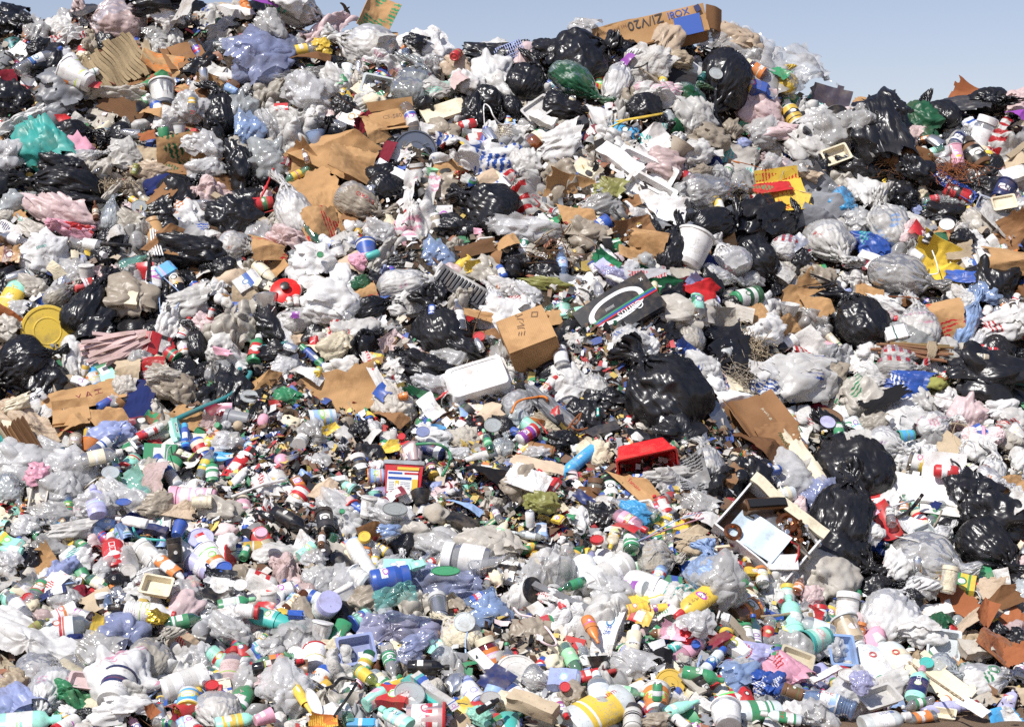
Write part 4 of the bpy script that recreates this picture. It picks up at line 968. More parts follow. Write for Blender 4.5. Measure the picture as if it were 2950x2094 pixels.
rows('A2', '''
card 20 20 300 110 -15 l:pu v=3 ; dark purple cloth/folded at the top of the ridge
wad 260 60 330 160 -25 w v=0 ; white rumpled sack/at the top of the ridge
tied 340 190 560 190 -22 i:w te v=4 ; long white bag with teal print/slumped along the ridge
wad 120 290 230 200 -60 c v=1 ; brown-tinged clear bag/above the lavender bag
wad 30 600 420 560 85 c:bl v=2 ; large lavender bag/bulging on the upper slope
sheet 640 320 380 150 25 lp v=0 ; pinkish clear bag/below the teal printed bag
pet 370 455 340 0 190 t:c w y v=0 ; bottle with broad yellow label/by a yellow bag
wad 580 455 130 160 70 y v=3 ; small yellow bag/at the end of the yellow-labelled bottle
card 1050 200 400 260 62 e:kb gn v=1 face=.7 ; brown carton corner printed red and green/standing up on the skyline
block 1140 340 260 60 4 a:w v=0 ; white foam slab/under the standing carton corner
tied 900 480 540 330 160 w v=2 ; big white bag/full and tied below the skyline carton
sheet 1140 580 300 130 -20 i:w pk v=1 ; white bag with pink print/beside the big tied white bag
wad 1400 410 190 90 -20 k v=0 ; little black bag/on the skyline
wad 1460 530 420 300 -40 p:w v=3 ; loose white bag/above the pale green bag
tied 1400 800 420 420 75 cw v=0 ; pale green translucent bag/round and full
wad 1580 830 160 260 80 i:w mt v=2 ; white bag with green mark/on the pale green bag's side
tray 1080 800 290 170 -12 f:cw v=2 ; frosted white box/left of the pale green bag
wad 470 900 380 280 -30 c v=5 ; big clear crumpled bag/below the yellow-labelled bottle
sheet 400 690 430 80 2 c v=2 ; long clear film/right of the lavender bag
wad 720 780 260 200 -40 w v=4 ; white bag left of/the frosted white box
scrap 750 740 110 80 20 o:gn v=0 ; green plastic shred/above a white bag
pack 215 960 70 120 90 r w v=0 ; red and white packet/below the lavender bag
card 480 560 330 90 -10 l:br v=2 ; dark grey rag/under the yellow-labelled bottle
stick 800 920 450 14 -32 x:br v=0 ; thin bare branch/slanting below the frosted white box
wad 780 980 200 180 -60 k v=2 ; black bag under the branch/beside the big clear bag
cbox 1210 1090 430 190 8 kb v=1 txt=CS-580 ts=.13 tc=br ; stained brown carton lettered CS/beside a red rag
card 960 1100 190 110 40 l:mr v=1 ; dark red rag/left of the stained carton
card 1060 1200 270 200 -70 d:kb v=2 ; standing brown carton/above the tan collapsed box
pet 670 1100 220 0 150 t:c w lb v=3 ; clear bottle with light blue label/above a collapsed box
pet 1390 1100 340 0 -66 t:sa b c v=1 ; brownish bottle with blue cap/above the round metal lid
pack 1640 1000 330 150 18 a:cr r v=0 h=.5 ; white slab with red print/below the pale green bag
scrap 1530 1190 110 180 80 p:w v=3 ; blank white card/right of the metal lid's rim
wad 1660 1200 170 260 80 sa v=1 ; brown film bag/right of the metal lid
disc 1410 1370 400 400 0 m:gy v=1 face=.8 n=metal_pan_cover ; large round grey metal lid/leaning among cartons
card 1160 1360 180 100 65 d:mr v=3 ; maroon card/against the large metal lid
card 700 1440 640 360 -25 d:kb v=4 ; collapsed brown box/with torn mouth
card 850 1500 320 360 75 d:kb v=5 ; torn box flap with faint stripes/on the collapsed box
card 430 1500 330 250 -50 d:kb v=1 ; loose corrugated wedge/beside a dark red packet
pack 155 1430 210 100 -8 mr w mr v=2 ; dark red cloth-like packet/left of the collapsed box
pet 430 1390 130 0 110 t:lp w c v=1 ; small pinkish bottle/on the loose corrugated wedge
can 1880 1110 150 0 15 r w r v=0 ; red drink can/below a black bag
can 2080 1210 130 0 -60 m:si si r v=2 ; bare crushed can/beside the wire rack
can 1960 1235 170 0 10 r w w v=1 ; red and white striped can/flattened
bowl 1945 1310 130 0 100 b b b tip=60 ; blue bowl/below the striped can
wad 2000 590 420 200 -8 k v=0 ; wide black bag/on the skyline right of a red can
can 1780 490 130 0 40 r r r v=3 ; red can on the skyline/beside the wide black bag
wad 1780 660 200 220 -60 be v=1 ; beige crumpled paper/below the wide black bag
card 1790 750 150 120 30 l:lp v=2 ; pinkish woven slipper/on beige paper
tied 2090 980 340 240 -40 k v=1 ; black tied bag/behind a white wire
wad 2130 830 330 220 -35 w v=3 ; white bag below/the wide black bag
wad 1880 800 280 170 -30 w v=5 ; white twisted bag/right of the pale green bag
vest 1950 1450 660 300 170 i:w b v=0 ; white carrier bag with blue emblem/stretched wide
bowl 1560 1540 120 0 70 ln ln ln tip=50 ; pale green scoop/below the large metal lid
tied 1170 1570 380 200 30 k v=3 ; black bag under a white plastic strip/by the metal lid
plank 1230 1530 360 90 -30 o:w v=0 ; white plastic rail/lying over a black bag
pot 1430 1560 170 0 100 br w w tip=40 v=0 ; brown speckled jar/below the large metal lid
card 1260 1430 200 130 -20 p:w v=0 ; white leaflet/on the large metal lid
bowl 530 1230 190 0 100 lb lb lb tip=30 ; bluish rim dish/above the collapsed box
sheet 140 1160 300 160 -60 c v=3 ; clear film beside/the light blue bag
''')
rows('A3', '''
wad 620 290 230 100 -10 c v=0 ; thin clear film/fluttering behind the long carton
tied 120 740 380 360 60 k v=0 ; round shiny black bag/left of the biggest black bag
tied 660 600 560 470 25 k v=4 ; biggest black bag on the ridge/under the long carton
wad 340 540 300 200 20 k v=1 ; black bag fold/on top of the round shiny black bag
tied 600 830 540 240 -35 dn v=5 ; dark green bag/below the biggest black bag
tied 940 740 430 230 70 w v=1 ; white bag with purple top/hanging beside the biggest black bag
scrap 1000 570 120 90 40 o:pu v=1 ; purple bag top/on the hanging white bag
wad 1370 430 280 250 60 be v=0 ; pale brown paper bag/in front of the long carton
wad 1440 580 140 220 100 tn v=5 ; tan twisted paper/below the pale brown bag
sheet 1900 400 420 220 -15 c v=1 h=.42 ; clear film with black cup inside/right of the long carton
pot 1805 405 110 0 90 ch ch ch tip=60 v=1 ; black cup base/under clear film
wad 1960 500 420 170 -10 be v=4 ; flesh-tinted film bag/right on the crest
sheet 2240 640 470 300 -40 c v=4 h=.42 ; great clear sheet/sliding down the crest
sheet 2080 430 420 260 -25 c v=6 h=.42 ; upper clear sheet/on the crest right of the long carton
tied 1780 900 560 460 -115 k v=2 ; great dull black bag/right of the dark green pouch
tied 1560 870 200 270 60 dn v=1 ; dark green pouch/left of the great dull black bag
card 1400 700 140 380 80 l:ch v=3 ; dark trousers leg/hanging above the dark green pouch
can 1320 755 130 0 70 y b y v=3 ; yellow can/squashed beside dark cloth
tub 1600 640 150 0 150 w w w v=0 ; white ribbed tub/above the great dull black bag
pet 1720 660 200 0 40 t:te gn mt v=0 ; green bottle lying high/on the crest's right
disc 1800 660 110 100 0 f:cw v=0 ; pale scoop/beside the green bottle
jar 2150 630 160 0 150 t:ru cr o v=0 ; cream-lidded jar/below the flesh-tinted film bag
milk 2150 790 270 0 -20 q:b y v=0 ; blue carton with yellow print/below the cream-lidded jar
wad 1180 640 320 400 -60 p:w v=2 ; white heap of tissue bags/right of the hanging white bag
sheet 1290 900 220 400 -75 i:w pk v=3 ; long white bag with pink lines/above yellow sticks
tied 1200 1070 380 250 -40 k v=5 ; dusty black bag/behind the yellow hanger
tied 520 1040 480 230 -10 k v=3 ; low black bag/under a red and cream tin
can 510 915 110 0 40 o:cr r cr v=0 tip=60 ; round tin with red lid ring/on a low black bag
tray 220 985 260 170 35 f:w v=0 txt=-__- ts=.1 tc=nb ; white plate with faint writing/left of a low black bag
block 260 1060 240 110 -25 a:w v=1 ; white foam corner/below the white plate
block 540 1130 250 90 25 o:ch v=0 ; black foam bar/in front of the low black bag
pack 975 1160 190 120 -20 sk nb sk v=2 ; blue packet/below the yellow hanger
can 1110 1150 140 0 100 br si go v=0 tip=35 ; brown drink can/right of a blue packet
can 1010 1055 110 0 60 m:si si b v=0 tip=60 ; silver can end/by the yellow hanger
det 220 1230 320 0 215 t:o gn cr v=0 ; orange juice bottle/with green cap
card 680 1210 150 100 20 q:mr w v=2 ; maroon printed wrapper/left of a white torn sheet
card 1210 1290 330 200 10 e:w te v=4 ; muddy white sheet with teal lines/above white foam
bowl 1470 1330 240 0 60 sa sa sa tip=40 ; muddy round pan/at the right of the muddy white sheet
sheet 870 1280 360 170 -20 w v=5 ; torn white bag with red mark/left of the muddy sheet
wad 430 1330 380 260 20 w v=0 ; airy white bag/below the orange bottle
wad 110 1480 260 230 -40 w v=2 ; white bag at the striped bag's top/beside airy bag
tray 1150 1560 560 280 -25 a:w v=1 h=1 ; large broken foam tray/in the middle of the upper slope
block 950 1450 420 150 -35 a:w v=0 ; foam slab/behind the large broken foam tray
pack 640 1510 200 150 -25 a:cr tn v=0 ; cream carton/left of the foam slab
disc 1590 1290 110 100 0 o:w v=0 face=.7 ; small white lid/below pink lined film
wad 1700 1290 340 210 -12 sa v=3 ; dusty film bag/right of a small white lid
block 1770 1370 200 80 -5 a:w v=1 ; small foam brick/below the dusty film bag
card 1920 1450 360 200 -20 e:w te v=0 ; white sheet printed teal and blue/right of the foam
wad 2150 1050 300 340 -70 lp v=1 ; large pinkish clear bag/full of white foam
wad 2210 1240 200 260 -80 c v=4 ; lower half of the pinkish bag/sagging
stick 2085 1470 26 300 90 o:o v=1 ; orange wooden rod/upright below the pinkish bag
wad 1640 1560 200 120 10 sa v=2 ; mud-smeared bag/left of the teal sheet
''')
rows('A4', '''
sheet 250 640 420 420 -50 c v=0 h=.42 ; clear sheet draped over the right shoulder/of the crest
tied 140 760 200 190 100 y v=1 ; yellow bag/under clear film on the right shoulder
card 100 670 140 70 -40 o:gn v=0 ; green strip/on the yellow bag
panel 560 900 400 290 -15 o:pd v=2 face=.8 n=printed_board cat=board ; dark purple board with white figure/standing on the skyline
disc 620 1040 220 200 0 o:k v=0 face=.85 h=.4 txt=MAX ts=.2 tc=w ; black round emblem/on the dark purple board
card 920 1000 300 160 -15 d:kb v=3 ; brown carton flap/right of the dark purple board
wad 1080 1100 240 260 -40 k v=4 ; black rubber mat/curled on the skyline
wad 970 1270 560 400 -70 k v=0 ; long hanging black sack/right of the emblem board
wad 1350 1140 360 240 -20 dn v=2 ; dark green bag on the right skyline/beside black bags
tied 1540 1080 320 230 150 k v=1 ; black bag left of the leaning mat/on the right skyline
card 1790 950 140 380 70 o:ch v=3 face=.4 ; black leaning mat/on the right skyline
card 1830 930 330 130 -10 d:ru v=1 ; rust red board/behind the leaning mat
tied 2010 1010 360 380 -70 k v=0 tip=35 ; black bag with gathered star knot/on the right skyline
wad 2230 960 180 190 40 lp v=3 ; red and white bag/at the right edge of the skyline
card 2230 1060 150 100 -30 l:pu v=2 ; purple cloth/right of the star-knotted black bag
wad 460 1130 330 200 10 c v=2 ; clear bag/below the emblem board
vest 870 1190 420 220 -50 c v=1 ; clear carrier/laid over the hanging black sack
wad 560 1270 360 260 -10 c v=5 ; big clear bag/below the emblem board
tray 610 1410 230 150 20 a:cr v=2 ; cream foam tray/below the big clear bag
wad 340 1370 330 260 -50 w v=1 ; white net-like bag/left of the cream foam tray
pot 240 1060 190 0 -60 w k go v=0 ; white bottle with black star label/left of the emblem board
pot 320 1200 110 0 20 ch ch ch tip=50 v=1 ; black ring cap/under the star-labelled bottle
wad 60 1230 150 420 90 lp v=4 ; pink flecked clear bag/at the right shoulder
pet 1700 1250 340 0 60 t:c w nb v=1 txt=Koo ts=.12 tc=nb ; big clear bottle with white and blue label/on the right slope
jar 1920 1190 230 0 60 t:c c c v=0 tip=40 ; clear dome tub/right of the blue-labelled bottle
can 1500 1270 150 0 -30 m:si r w v=1 ; crumpled can/left of the big clear bottle
wad 1280 1230 170 130 -15 lp v=0 ; dirty pale bag/below the dark green skyline bag
pet 1440 1380 240 0 200 t:gn gn mt v=1 ; green crumpled bottle/on dry grass
wad 1550 1440 260 150 20 c v=1 ; clear bag with white knot/right of the green crumpled bottle
cup 1680 1410 180 0 110 o:pk y pk v=1 ; pink and yellow cone/beside a dark glass bowl
jar 1830 1390 220 0 130 g:br k k v=0 ; brown glass jar/beside a yellow can
can 1965 1420 140 0 80 y k y v=3 ; yellow drink can/below the clear dome tub
vest 2130 1330 380 280 60 s:w r v=1 ; red striped bag/at the heap's right edge
plank 2230 1340 200 60 35 x:tn v=0 ; flat wooden slat/by the red striped bag
lump 1250 1500 460 220 0 l:br v=0 n=earth_clod cat=soil ; clod of brown peat/below the green crumpled bottle
wad 1320 1560 300 170 -30 k v=5 ; torn black bag/over the peat clod
wad 800 1540 420 170 -20 k v=2 ; dark bag/under the cream foam tray
pot 1920 1560 130 0 10 k ch ch v=1 tip=40 ; black canister/at the right slope
pack 2190 1560 190 120 15 a:w lb v=1 ; white folded carton/at the right edge
card 230 1560 300 130 5 c:c v=2 ; clear crinkled sheet/at the right shoulder's foot
wad 380 1570 200 100 -20 be v=0 ; brownish twist of paper/below the net-like bag
stick 170 1490 280 12 65 o:lb v=1 ; blue plastic strap/by the net-like bag
stick 240 1510 150 10 -30 o:o v=0 ; orange cord/by the blue strap
''')
rows('B1', '''
tied 520 100 700 260 170 k v=4 ; broad black bag/at the left slope's top
wad 640 210 480 120 -8 k v=1 ; black tatter/below the broad black bag
wad 560 340 600 260 -22 lp v=2 ; wide white bag opened on pink/on the left slope
sheet 620 440 360 120 -12 pk v=4 ; pink inner film/in the wide opened bag
sheet 690 430 230 70 -12 o:r v=1 ; red fold/in the wide opened bag
tied 1000 300 330 200 80 cw v=3 ; white and ochre translucent bag/upright on the left slope
wine 850 250 180 0 95 g:am am be v=0 ; brown bottle/left of the ochre bag
sheet 960 150 320 60 50 ow v=5 ; twisted white rag/above the ochre bag
wad 1140 370 230 170 -30 ow v=0 ; smeared film/right of the ochre bag
disc 1240 220 140 110 0 h:cw v=1 face=.6 ; round clear dish/right of the ochre bag
panel 1430 140 260 160 50 d:dk v=1 ; brown card/left of the splintered plank
tied 1650 130 390 330 40 k v=1 ; black bag left of the splintered plank/glossy
wad 1440 290 220 180 20 k v=0 ; black bag tuft/below the brown card
pet 1830 200 240 0 170 t:c w c v=3 ; crushed clear bottle/under the plank's end
plank 2110 220 640 60 -28 x:tn v=0 n=wooden_plank ; splintered plank/lying across black bags
wad 1660 340 330 220 -40 i:w o v=3 ; clear bag with orange corner/on black bags
card 1720 530 250 230 85 e:lg b v=0 ; clear packet with coloured chevrons/below the orange-cornered bag
wad 2090 350 440 330 -15 k v=2 ; black bag right of the chevron packet/torn
tied 2140 620 330 260 -15 i:w o v=2 ; white bag with orange and green flowers/nestled in black bags
wad 1760 680 560 220 -5 k v=4 ; black knotted bag/below the flowered bag
tied 1950 790 280 170 170 k v=5 ; black bag tied left/of the green cap
pot 1390 460 200 0 100 d:kb kb kb v=1 ; curled brown carton/by bundled white sticks
card 1460 560 300 220 -10 d:dk v=4 ; dark corrugated corner/behind white sticks
wad 1360 620 60 60 0 w ; white nub/near the razors
wad 400 690 400 310 15 w v=2 txt=tooth ts=.08 tc=te ; round white bag with faint writing/on the left slope
pet 110 510 280 0 160 t:c w c v=1 ; clear bottle base/left of the round white bag
card 90 430 200 110 -20 e:w nb v=3 ; white wrapper with navy stripe/above the clear bottle base
wad 300 460 260 140 -30 ow v=0 ; torn paper with marks/above the round white bag
card 80 660 180 120 -5 q:kb br v=0 ; brown printed packet/left of the round white bag
pet 830 570 360 0 -10 t:c w c v=2 ; long clear crushed bottle/behind the black frame
pot 920 645 70 0 -50 w w w v=1 tip=30 ; white bottle neck/below the black frame
card 1030 480 150 110 15 p:w v=2 ; white folded paper/above the black frame
pet 1200 700 260 0 20 t:mt gn cr v=3 ; square-cut green tinted bottle/under the black frame
tub 770 810 130 0 80 h:w w w v=0 tip=50 ; milky lidded tub/right of the round white bag
can 150 850 180 0 20 m:si gn si v=3 ; tipped silver can/left of the black strip
can 750 910 190 0 20 r si r v=1 ; red crushed can/above the draped black bag
det 120 1000 370 0 58 mt mt y v=0 txt=マイ ts=.16 tc=y ; mint green detergent bottle/at the left edge
tied 860 1110 620 330 60 k v=3 ; draped black bag/right of the yellow drum lid
wad 1180 1080 330 420 80 sa v=1 ; smoky clear bag/holding a cream box
block 1170 1040 150 130 80 a:cr v=0 ; cream box/inside the smoky bag
wad 310 980 240 170 -20 ow v=4 ; brownish white bag/below the black strip
wad 130 1180 220 170 -10 c v=0 ; clear bowl film/left of the drum lid
card 70 1240 220 120 -30 l:ru v=5 ; rust cloth/left of the drum lid
wad 80 1330 190 200 40 ow v=3 ; torn white rag/below rust cloth
drumlid 425 1335 455 455 0 y v=0 face=.88 n=drum_cover ; yellow drum lid/face out among black bags
tied 330 1590 500 160 10 k v=5 ; black bag under the drum lid/with pale hoop
wine 1580 940 440 0 -65 g:k k be v=0 txt=★ ts=.1 tc=go ; black bottle with star label/neck down on the left slope
pack 1470 790 130 110 30 sk lb sk v=3 ; small blue packet/behind the star-labelled bottle
can 1370 860 190 0 80 w go w v=2 ; dented white can/left of the star-labelled bottle
scrap 1280 830 120 200 80 o:r v=1 ; red plastic curl/left of the dented white can
wad 1680 1130 400 220 15 w v=0 ; white bag with tied loops/below the star-labelled bottle
vest 1500 1300 330 180 80 w v=3 ; dangling white handle bag/above pink strips
can 1880 1170 100 0 60 r si r v=0 tip=35 ; red can/right of the white loops
wad 1830 1290 190 150 -20 lp v=1 ; red streaked film/below the red can
tied 1740 1440 330 190 100 k v=0 ; black bag below/the white loops
can 2010 1310 100 0 100 m:si si si v=0 tip=70 ; can end with pull tab/above the pink shoe
wad 1980 1500 280 220 60 w v=5 ; white cloth shoe/with pink strap
scrap 1985 1530 60 190 70 o:pk v=0 ; pink strap/on the white shoe
cup 1640 1500 120 0 100 h:w o w v=0 ; cup with orange tip/below dangling handle bag
ball 1950 1040 90 90 0 o:w n=white_plastic_ring cat=ring ; white ring pull/on black bags at middle left
wad 2150 1210 200 170 60 c:bl v=2 ; greyish blue film/above the pink shoe
''')
rows('B2', '''
card 560 120 420 330 -55 d:kb v=0 ; folded brown carton/above the green crushed bottle
card 680 330 420 220 -70 d:kb v=3 ; long brown carton flap/left of a grey translucent bag
tied 310 260 560 300 110 w v=5 ; tall smooth white bag/left of the brown carton flap
pet 520 480 240 0 -60 t:gn gn mt v=3 ; green crushed bottle/below the tall white bag
pot 620 530 110 0 -35 w bl w v=0 ; small white bottle/touching the green crushed bottle
sheet 330 570 380 180 -30 lp v=1 ; pale pink film/under the tall white bag
tied 970 250 480 290 -25 sa v=0 txt=OXXO ts=.1 tc=r ; grey translucent bag/with pink and blue mark
wad 1110 490 260 180 -20 c v=4 ; pinkish grey bag/below the grey translucent bag
tied 1200 130 360 270 -30 k v=2 ; black bag right of the brown flaps/shiny
wad 1010 90 100 80 20 m:si v=1 ; foil cup/above the grey translucent bag
vest 1420 360 720 330 80 i:w pk v=2 ; white bag with pink lettering/hanging by its handle
tied 1990 240 560 420 150 k v=3 ; big black bag with side knot/in the centre
wad 1790 430 170 330 80 k v=1 ; black tail/hanging from the side-knotted bag
scrap 1970 450 50 90 80 o:pk v=0 ; pink paper tag/under the side-knotted black bag
pot 1600 350 120 0 110 sa w sa v=0 tip=25 ; glass jar with white lid/left of the side-knotted bag
panel 1950 600 360 130 12 x:br v=0 ; dark wooden offcut/below the side-knotted bag
card 2220 580 200 120 20 d:kb v=2 ; brown flap/right of the dark wooden offcut
wad 1610 700 220 280 60 c:lb v=0 ; pale blue translucent bag/right of the pink-lettered bag
wad 490 800 440 300 10 w v=3 ; broad white torn bag/below the green bottle cap
cap 565 650 60 50 0 gn v=0 face=.6 ; green bottle cap/on the broad torn bag
jar 720 600 120 0 110 t:c c c v=0 tip=30 ; clear glass tumbler/right of the green crushed bottle
pet 830 530 180 0 40 t:c w c v=2 ; bottle with white cap/beside the clear tumbler
tub 980 620 160 0 100 w b b v=0 ; white tub with blue band/below the grey bag
can 1030 650 120 0 -160 te si te v=0 ; teal can lying open/by the blue-banded tub
can 1230 670 110 0 80 m:si si si v=0 tip=55 ; silver-lidded can/below the pink-lettered bag
wad 900 710 150 110 -20 l:pk v=2 ; pink cloth/below the blue-banded tub
wad 1290 740 260 120 10 k v=0 ; black rag/below the silver-lidded can
sheet 1140 660 360 130 50 w v=0 ; white torn paper strip/left of the silver-lidded can
tub 1840 730 120 0 40 y y y v=1 ; yellow cup/above the black ribbed mat
card 1960 750 220 70 15 o:y v=1 ; yellow scoop/right of the yellow cup
tied 1380 950 560 260 10 i:w pk v=0 ; white bag with pink handles/below the pale blue bag
wad 780 930 260 260 60 w v=1 ; shredded white bag/right of the broad torn bag
wad 650 1150 360 500 75 w v=5 ; ragged white bag/below the red pot lid
tied 330 1250 260 330 100 w v=4 ; white bag tinged purple/left of the ragged white bag
scrap 340 1200 50 80 80 o:pu v=1 ; purple shred/on the tinged white bag
can 1560 1155 110 0 -90 b w b v=0 txt=BOSS ts=.14 tc=w ; blue can with white letters/above the creased black bag
tied 1050 1160 440 190 20 k v=1 ; black bag under the handled white bag/flat
pet 860 1130 240 0 50 t:c w c v=3 ; clear plastic wrap bottle/left of the flat black bag
wad 1310 1130 270 180 20 w v=2 ; white bag piece/on the flat black bag
tied 1600 1330 560 480 110 k v=2 ; creased black bag/left of the wooden-handled carton
wad 1810 1500 400 160 -30 k v=5 ; black torn skirt/of the creased black bag
wad 2160 1240 340 300 -20 w v=0 ; smooth white bag/above the square cardboard box
pet 1800 1190 300 0 100 t:lg lg c v=0 ; empty clear bottle upright/right of the creased bag
card 1930 1200 110 330 80 d:kb v=5 ; rolled brown paper/beside the clear upright bottle
stick 1960 1260 300 22 70 x:br v=2 ; brown stick/against rolled brown paper
cap 1980 1390 110 80 0 r v=0 ; red and yellow nozzle/below rolled paper
wad 870 1420 420 250 10 i:w r v=1 ; white bag with red lettering/below the ragged bag
wad 720 1500 300 200 30 cr v=4 ; cream tissue bag/left of the red-lettered bag
card 1190 1440 220 130 40 p:lp v=1 ; pale paper twist/right of the red-lettered bag
pack 1050 1570 100 90 -10 y o y v=0 ; yellow packet/below the red-lettered bag
can 980 1030 90 0 60 sa si sa v=0 tip=40 ; tan can/above the flat black bag
can 300 1470 110 0 160 m:si r si v=1 ; silver and red can/left of the cream tissue bag
can 1980 1450 110 0 120 m:si si si v=0 ; pair can/left of the cardboard box
pot 290 1060 70 0 100 w r w v=1 ; white pot with red mark/below the red pot lid
pot 350 1060 80 0 90 lp lp w v=0 ; pale pot/below the red pot lid's rim
bowl 90 1090 260 0 95 m:si si si tip=20 ; steel pan/left of the red pot lid
det 90 820 240 0 -40 cr cr cr v=1 ; cream bottle/above the red pot lid
pack 60 920 150 90 -20 cr k cr v=1 txt=ma ts=.2 tc=k ; cream packet lettered ma/left of the red pot lid
wad 930 930 120 150 -70 dn v=1 ; dark green film/right of the shredded bag
wad 2000 850 330 240 -30 ow v=3 ; crushed white paper/beside the ribbed mat
can 2180 800 120 0 120 b w b v=0 ; blue can/right of the yellow scoop
wad 2200 980 260 160 -10 i:w o v=4 ; white printed wrapper/right of the ribbed mat
''')
rows('B3', '''
vest 130 150 420 330 110 s:w r v=0 txt=Your_Store ts=.07 tr=90 tc=r tx=-.1 ; white store bag with red stripes/hanging over dark gap
wad 100 480 190 620 90 c v=0 ; ragged clear tail/under the red striped store bag
card 490 160 420 320 -8 d:kb v=1 txt=NUBISLI ts=.12 tc=w ; crushed brown carton with navy label/beside the store bag
card 560 330 250 260 -70 d:kb v=4 ; hanging carton flap/below the navy label carton
wad 760 260 160 320 -70 c v=5 ; torn clear strip/right of the crushed carton
wad 840 130 260 240 -20 ol v=0 ; olive film/behind the big foam tray
tray 1190 120 460 260 -28 a:w v=1 ; big foam tray/muddy inside
card 1290 260 420 190 -18 a:w v=0 ; white foam sheet/under the muddy tray
tied 1760 130 520 300 10 c v=3 ; milky film bag/left of the yellow product box
can 1835 235 140 0 -70 y si y v=0 ; yellow can with bare base/on black bags
tied 1770 400 460 320 20 k v=0 ; shiny black bag/under the yellow can
tied 1390 600 480 280 70 k v=5 ; muddy black bag/beside a white bucket
wad 2130 440 460 380 40 k v=3 ; black bag/below the yellow product box
tub 1570 620 330 0 75 w w w v=0 tip=20 ; white bucket/tilted below black bags
block 1520 810 280 130 12 a:ow v=1 ; dirty foam corner/below the white bucket
pet 430 720 300 0 95 t:lb lb lb v=0 txt=おいしい|水 ts=.08 tr=-90 tc=nb ; light blue bottle/standing in the dark hollow
stick 280 480 230 30 30 x:tn v=3 ; crooked branch/in the hollow
stick 240 640 160 20 -35 x:tn v=2 ; branch twig/under the crooked branch
stick 255 720 14 330 88 x:br v=1 ; upright twig/left of the light blue bottle
wire 600 600 220 220 60 br v=0 ; wiry bramble/behind the light blue bottle
wad 650 520 330 230 -15 sa v=1 ; grey film/in the hollow
tub 770 390 150 0 30 b b b v=1 ; blue plastic pail/in the hollow
wine 850 650 230 0 130 h:w w w v=0 ; milky bottle/in the hollow
card 1180 620 220 330 75 d:kb v=2 ; torn carton/left of the muddy black bag
card 1040 660 150 210 80 d:kb v=5 ; small torn carton/beside the milky bottle
card 1060 470 360 200 20 d:dk v=1 ; crumpled brown paper/in the hollow
card 820 720 220 110 -30 l:gn v=1 ; green leaf cloth/below the milky bottle
pack 830 780 200 110 -40 la r la v=1 ; violet and red packet/above the ring-printed carton
wad 890 850 230 120 -30 c:la v=2 ; violet plastic twist/above the ring-printed carton
pot 710 760 90 0 130 w b w v=0 tip=20 ; white pot with blue lid/left of the violet packet
jar 690 870 150 0 50 t:sa c c v=0 ; brown glass globe/left of the ring-printed carton
tube 890 850 190 0 -25 w w w v=0 ; white tube/above the ring-printed carton
pet 750 960 210 0 100 t:c c c v=3 ; clear cup bottle/left of the ring-printed carton
panel 1190 820 330 90 5 e:lg r v=3 ; flat printed pizza box/above the green coat
card 1260 920 420 150 -12 l:dn v=1 ; dark green coat/above the ring-printed carton
card 1620 980 330 160 -28 l:r v=4 ; red cloth/right of the green coat
card 1640 930 230 100 -30 l:bl v=1 ; blue-grey cloth/on the red cloth
tied 1850 700 360 300 120 i:w pk v=2 ; white bag with pink bands/right of the white bucket
tied 1830 890 370 180 -8 w v=3 ; rounded white bag/below the pink-banded bag
panel 1970 690 170 190 -60 c:c v=2 ; clear plastic box/right of the pink-banded bag
tied 2170 810 540 260 -55 k v=1 ; dusty black bag/striped with red print
can 1640 1070 150 0 95 mt gn mt v=1 ; mint can/under the red cloth
can 1655 1140 140 0 -100 m:sa si sa v=1 ; open rusty can/below the mint can
pot 2070 1030 210 0 12 gn dn w v=0 ; green jar/below the dusty black bag
wad 1490 1230 270 440 95 ow v=1 ; tall dirty white bag/right of the ring-printed carton
tied 1530 1390 300 250 100 ow v=0 ; greyish white bag/below the tall dirty bag
det 560 1160 240 0 190 t:ol mt ln v=0 ; squat greenish bottle/left of the ring-printed carton
panel 340 1210 180 150 10 d:kb v=1 ; small rust-stained box/left of the ring-printed carton
wad 80 1130 260 140 -40 i:w r v=3 ; red striped wrapper/above the square box
wad 280 940 420 100 -8 ol v=2 ; yellowish film strip/below the light blue bottle
wad 140 1030 260 130 -25 c v=4 ; clear cup film/above the square box
card 1840 1250 270 200 5 p:ow v=1 ; dirty white sack/right of the greyish bag
card 1990 1170 130 240 80 a:ow v=3 ; dirty foam edge/right of the dirty sack
card 2140 1180 200 150 20 d:kb v=3 ; brown carton bit/below the green jar
det 1930 1440 220 0 65 cw cw cw v=1 ; pale bottle/left of the straw tuft
wad 520 1480 270 160 20 p:w v=3 ; white tissue/right of the square box
wad 370 1460 180 150 40 k v=1 ; black bag wisp/right of the square box
jar 420 1560 140 0 100 t:c c c v=0 ; clear jar/below the black wisp
wad 1180 1500 240 180 -20 w v=4 ; white film/left of the big central black bag
card 1500 1530 190 160 -30 o:b v=1 ; blue and cream strip/right of the big central black bag
wad 1080 1430 230 170 -30 c v=2 ; torn clear film/right of the khaki sheet
''')
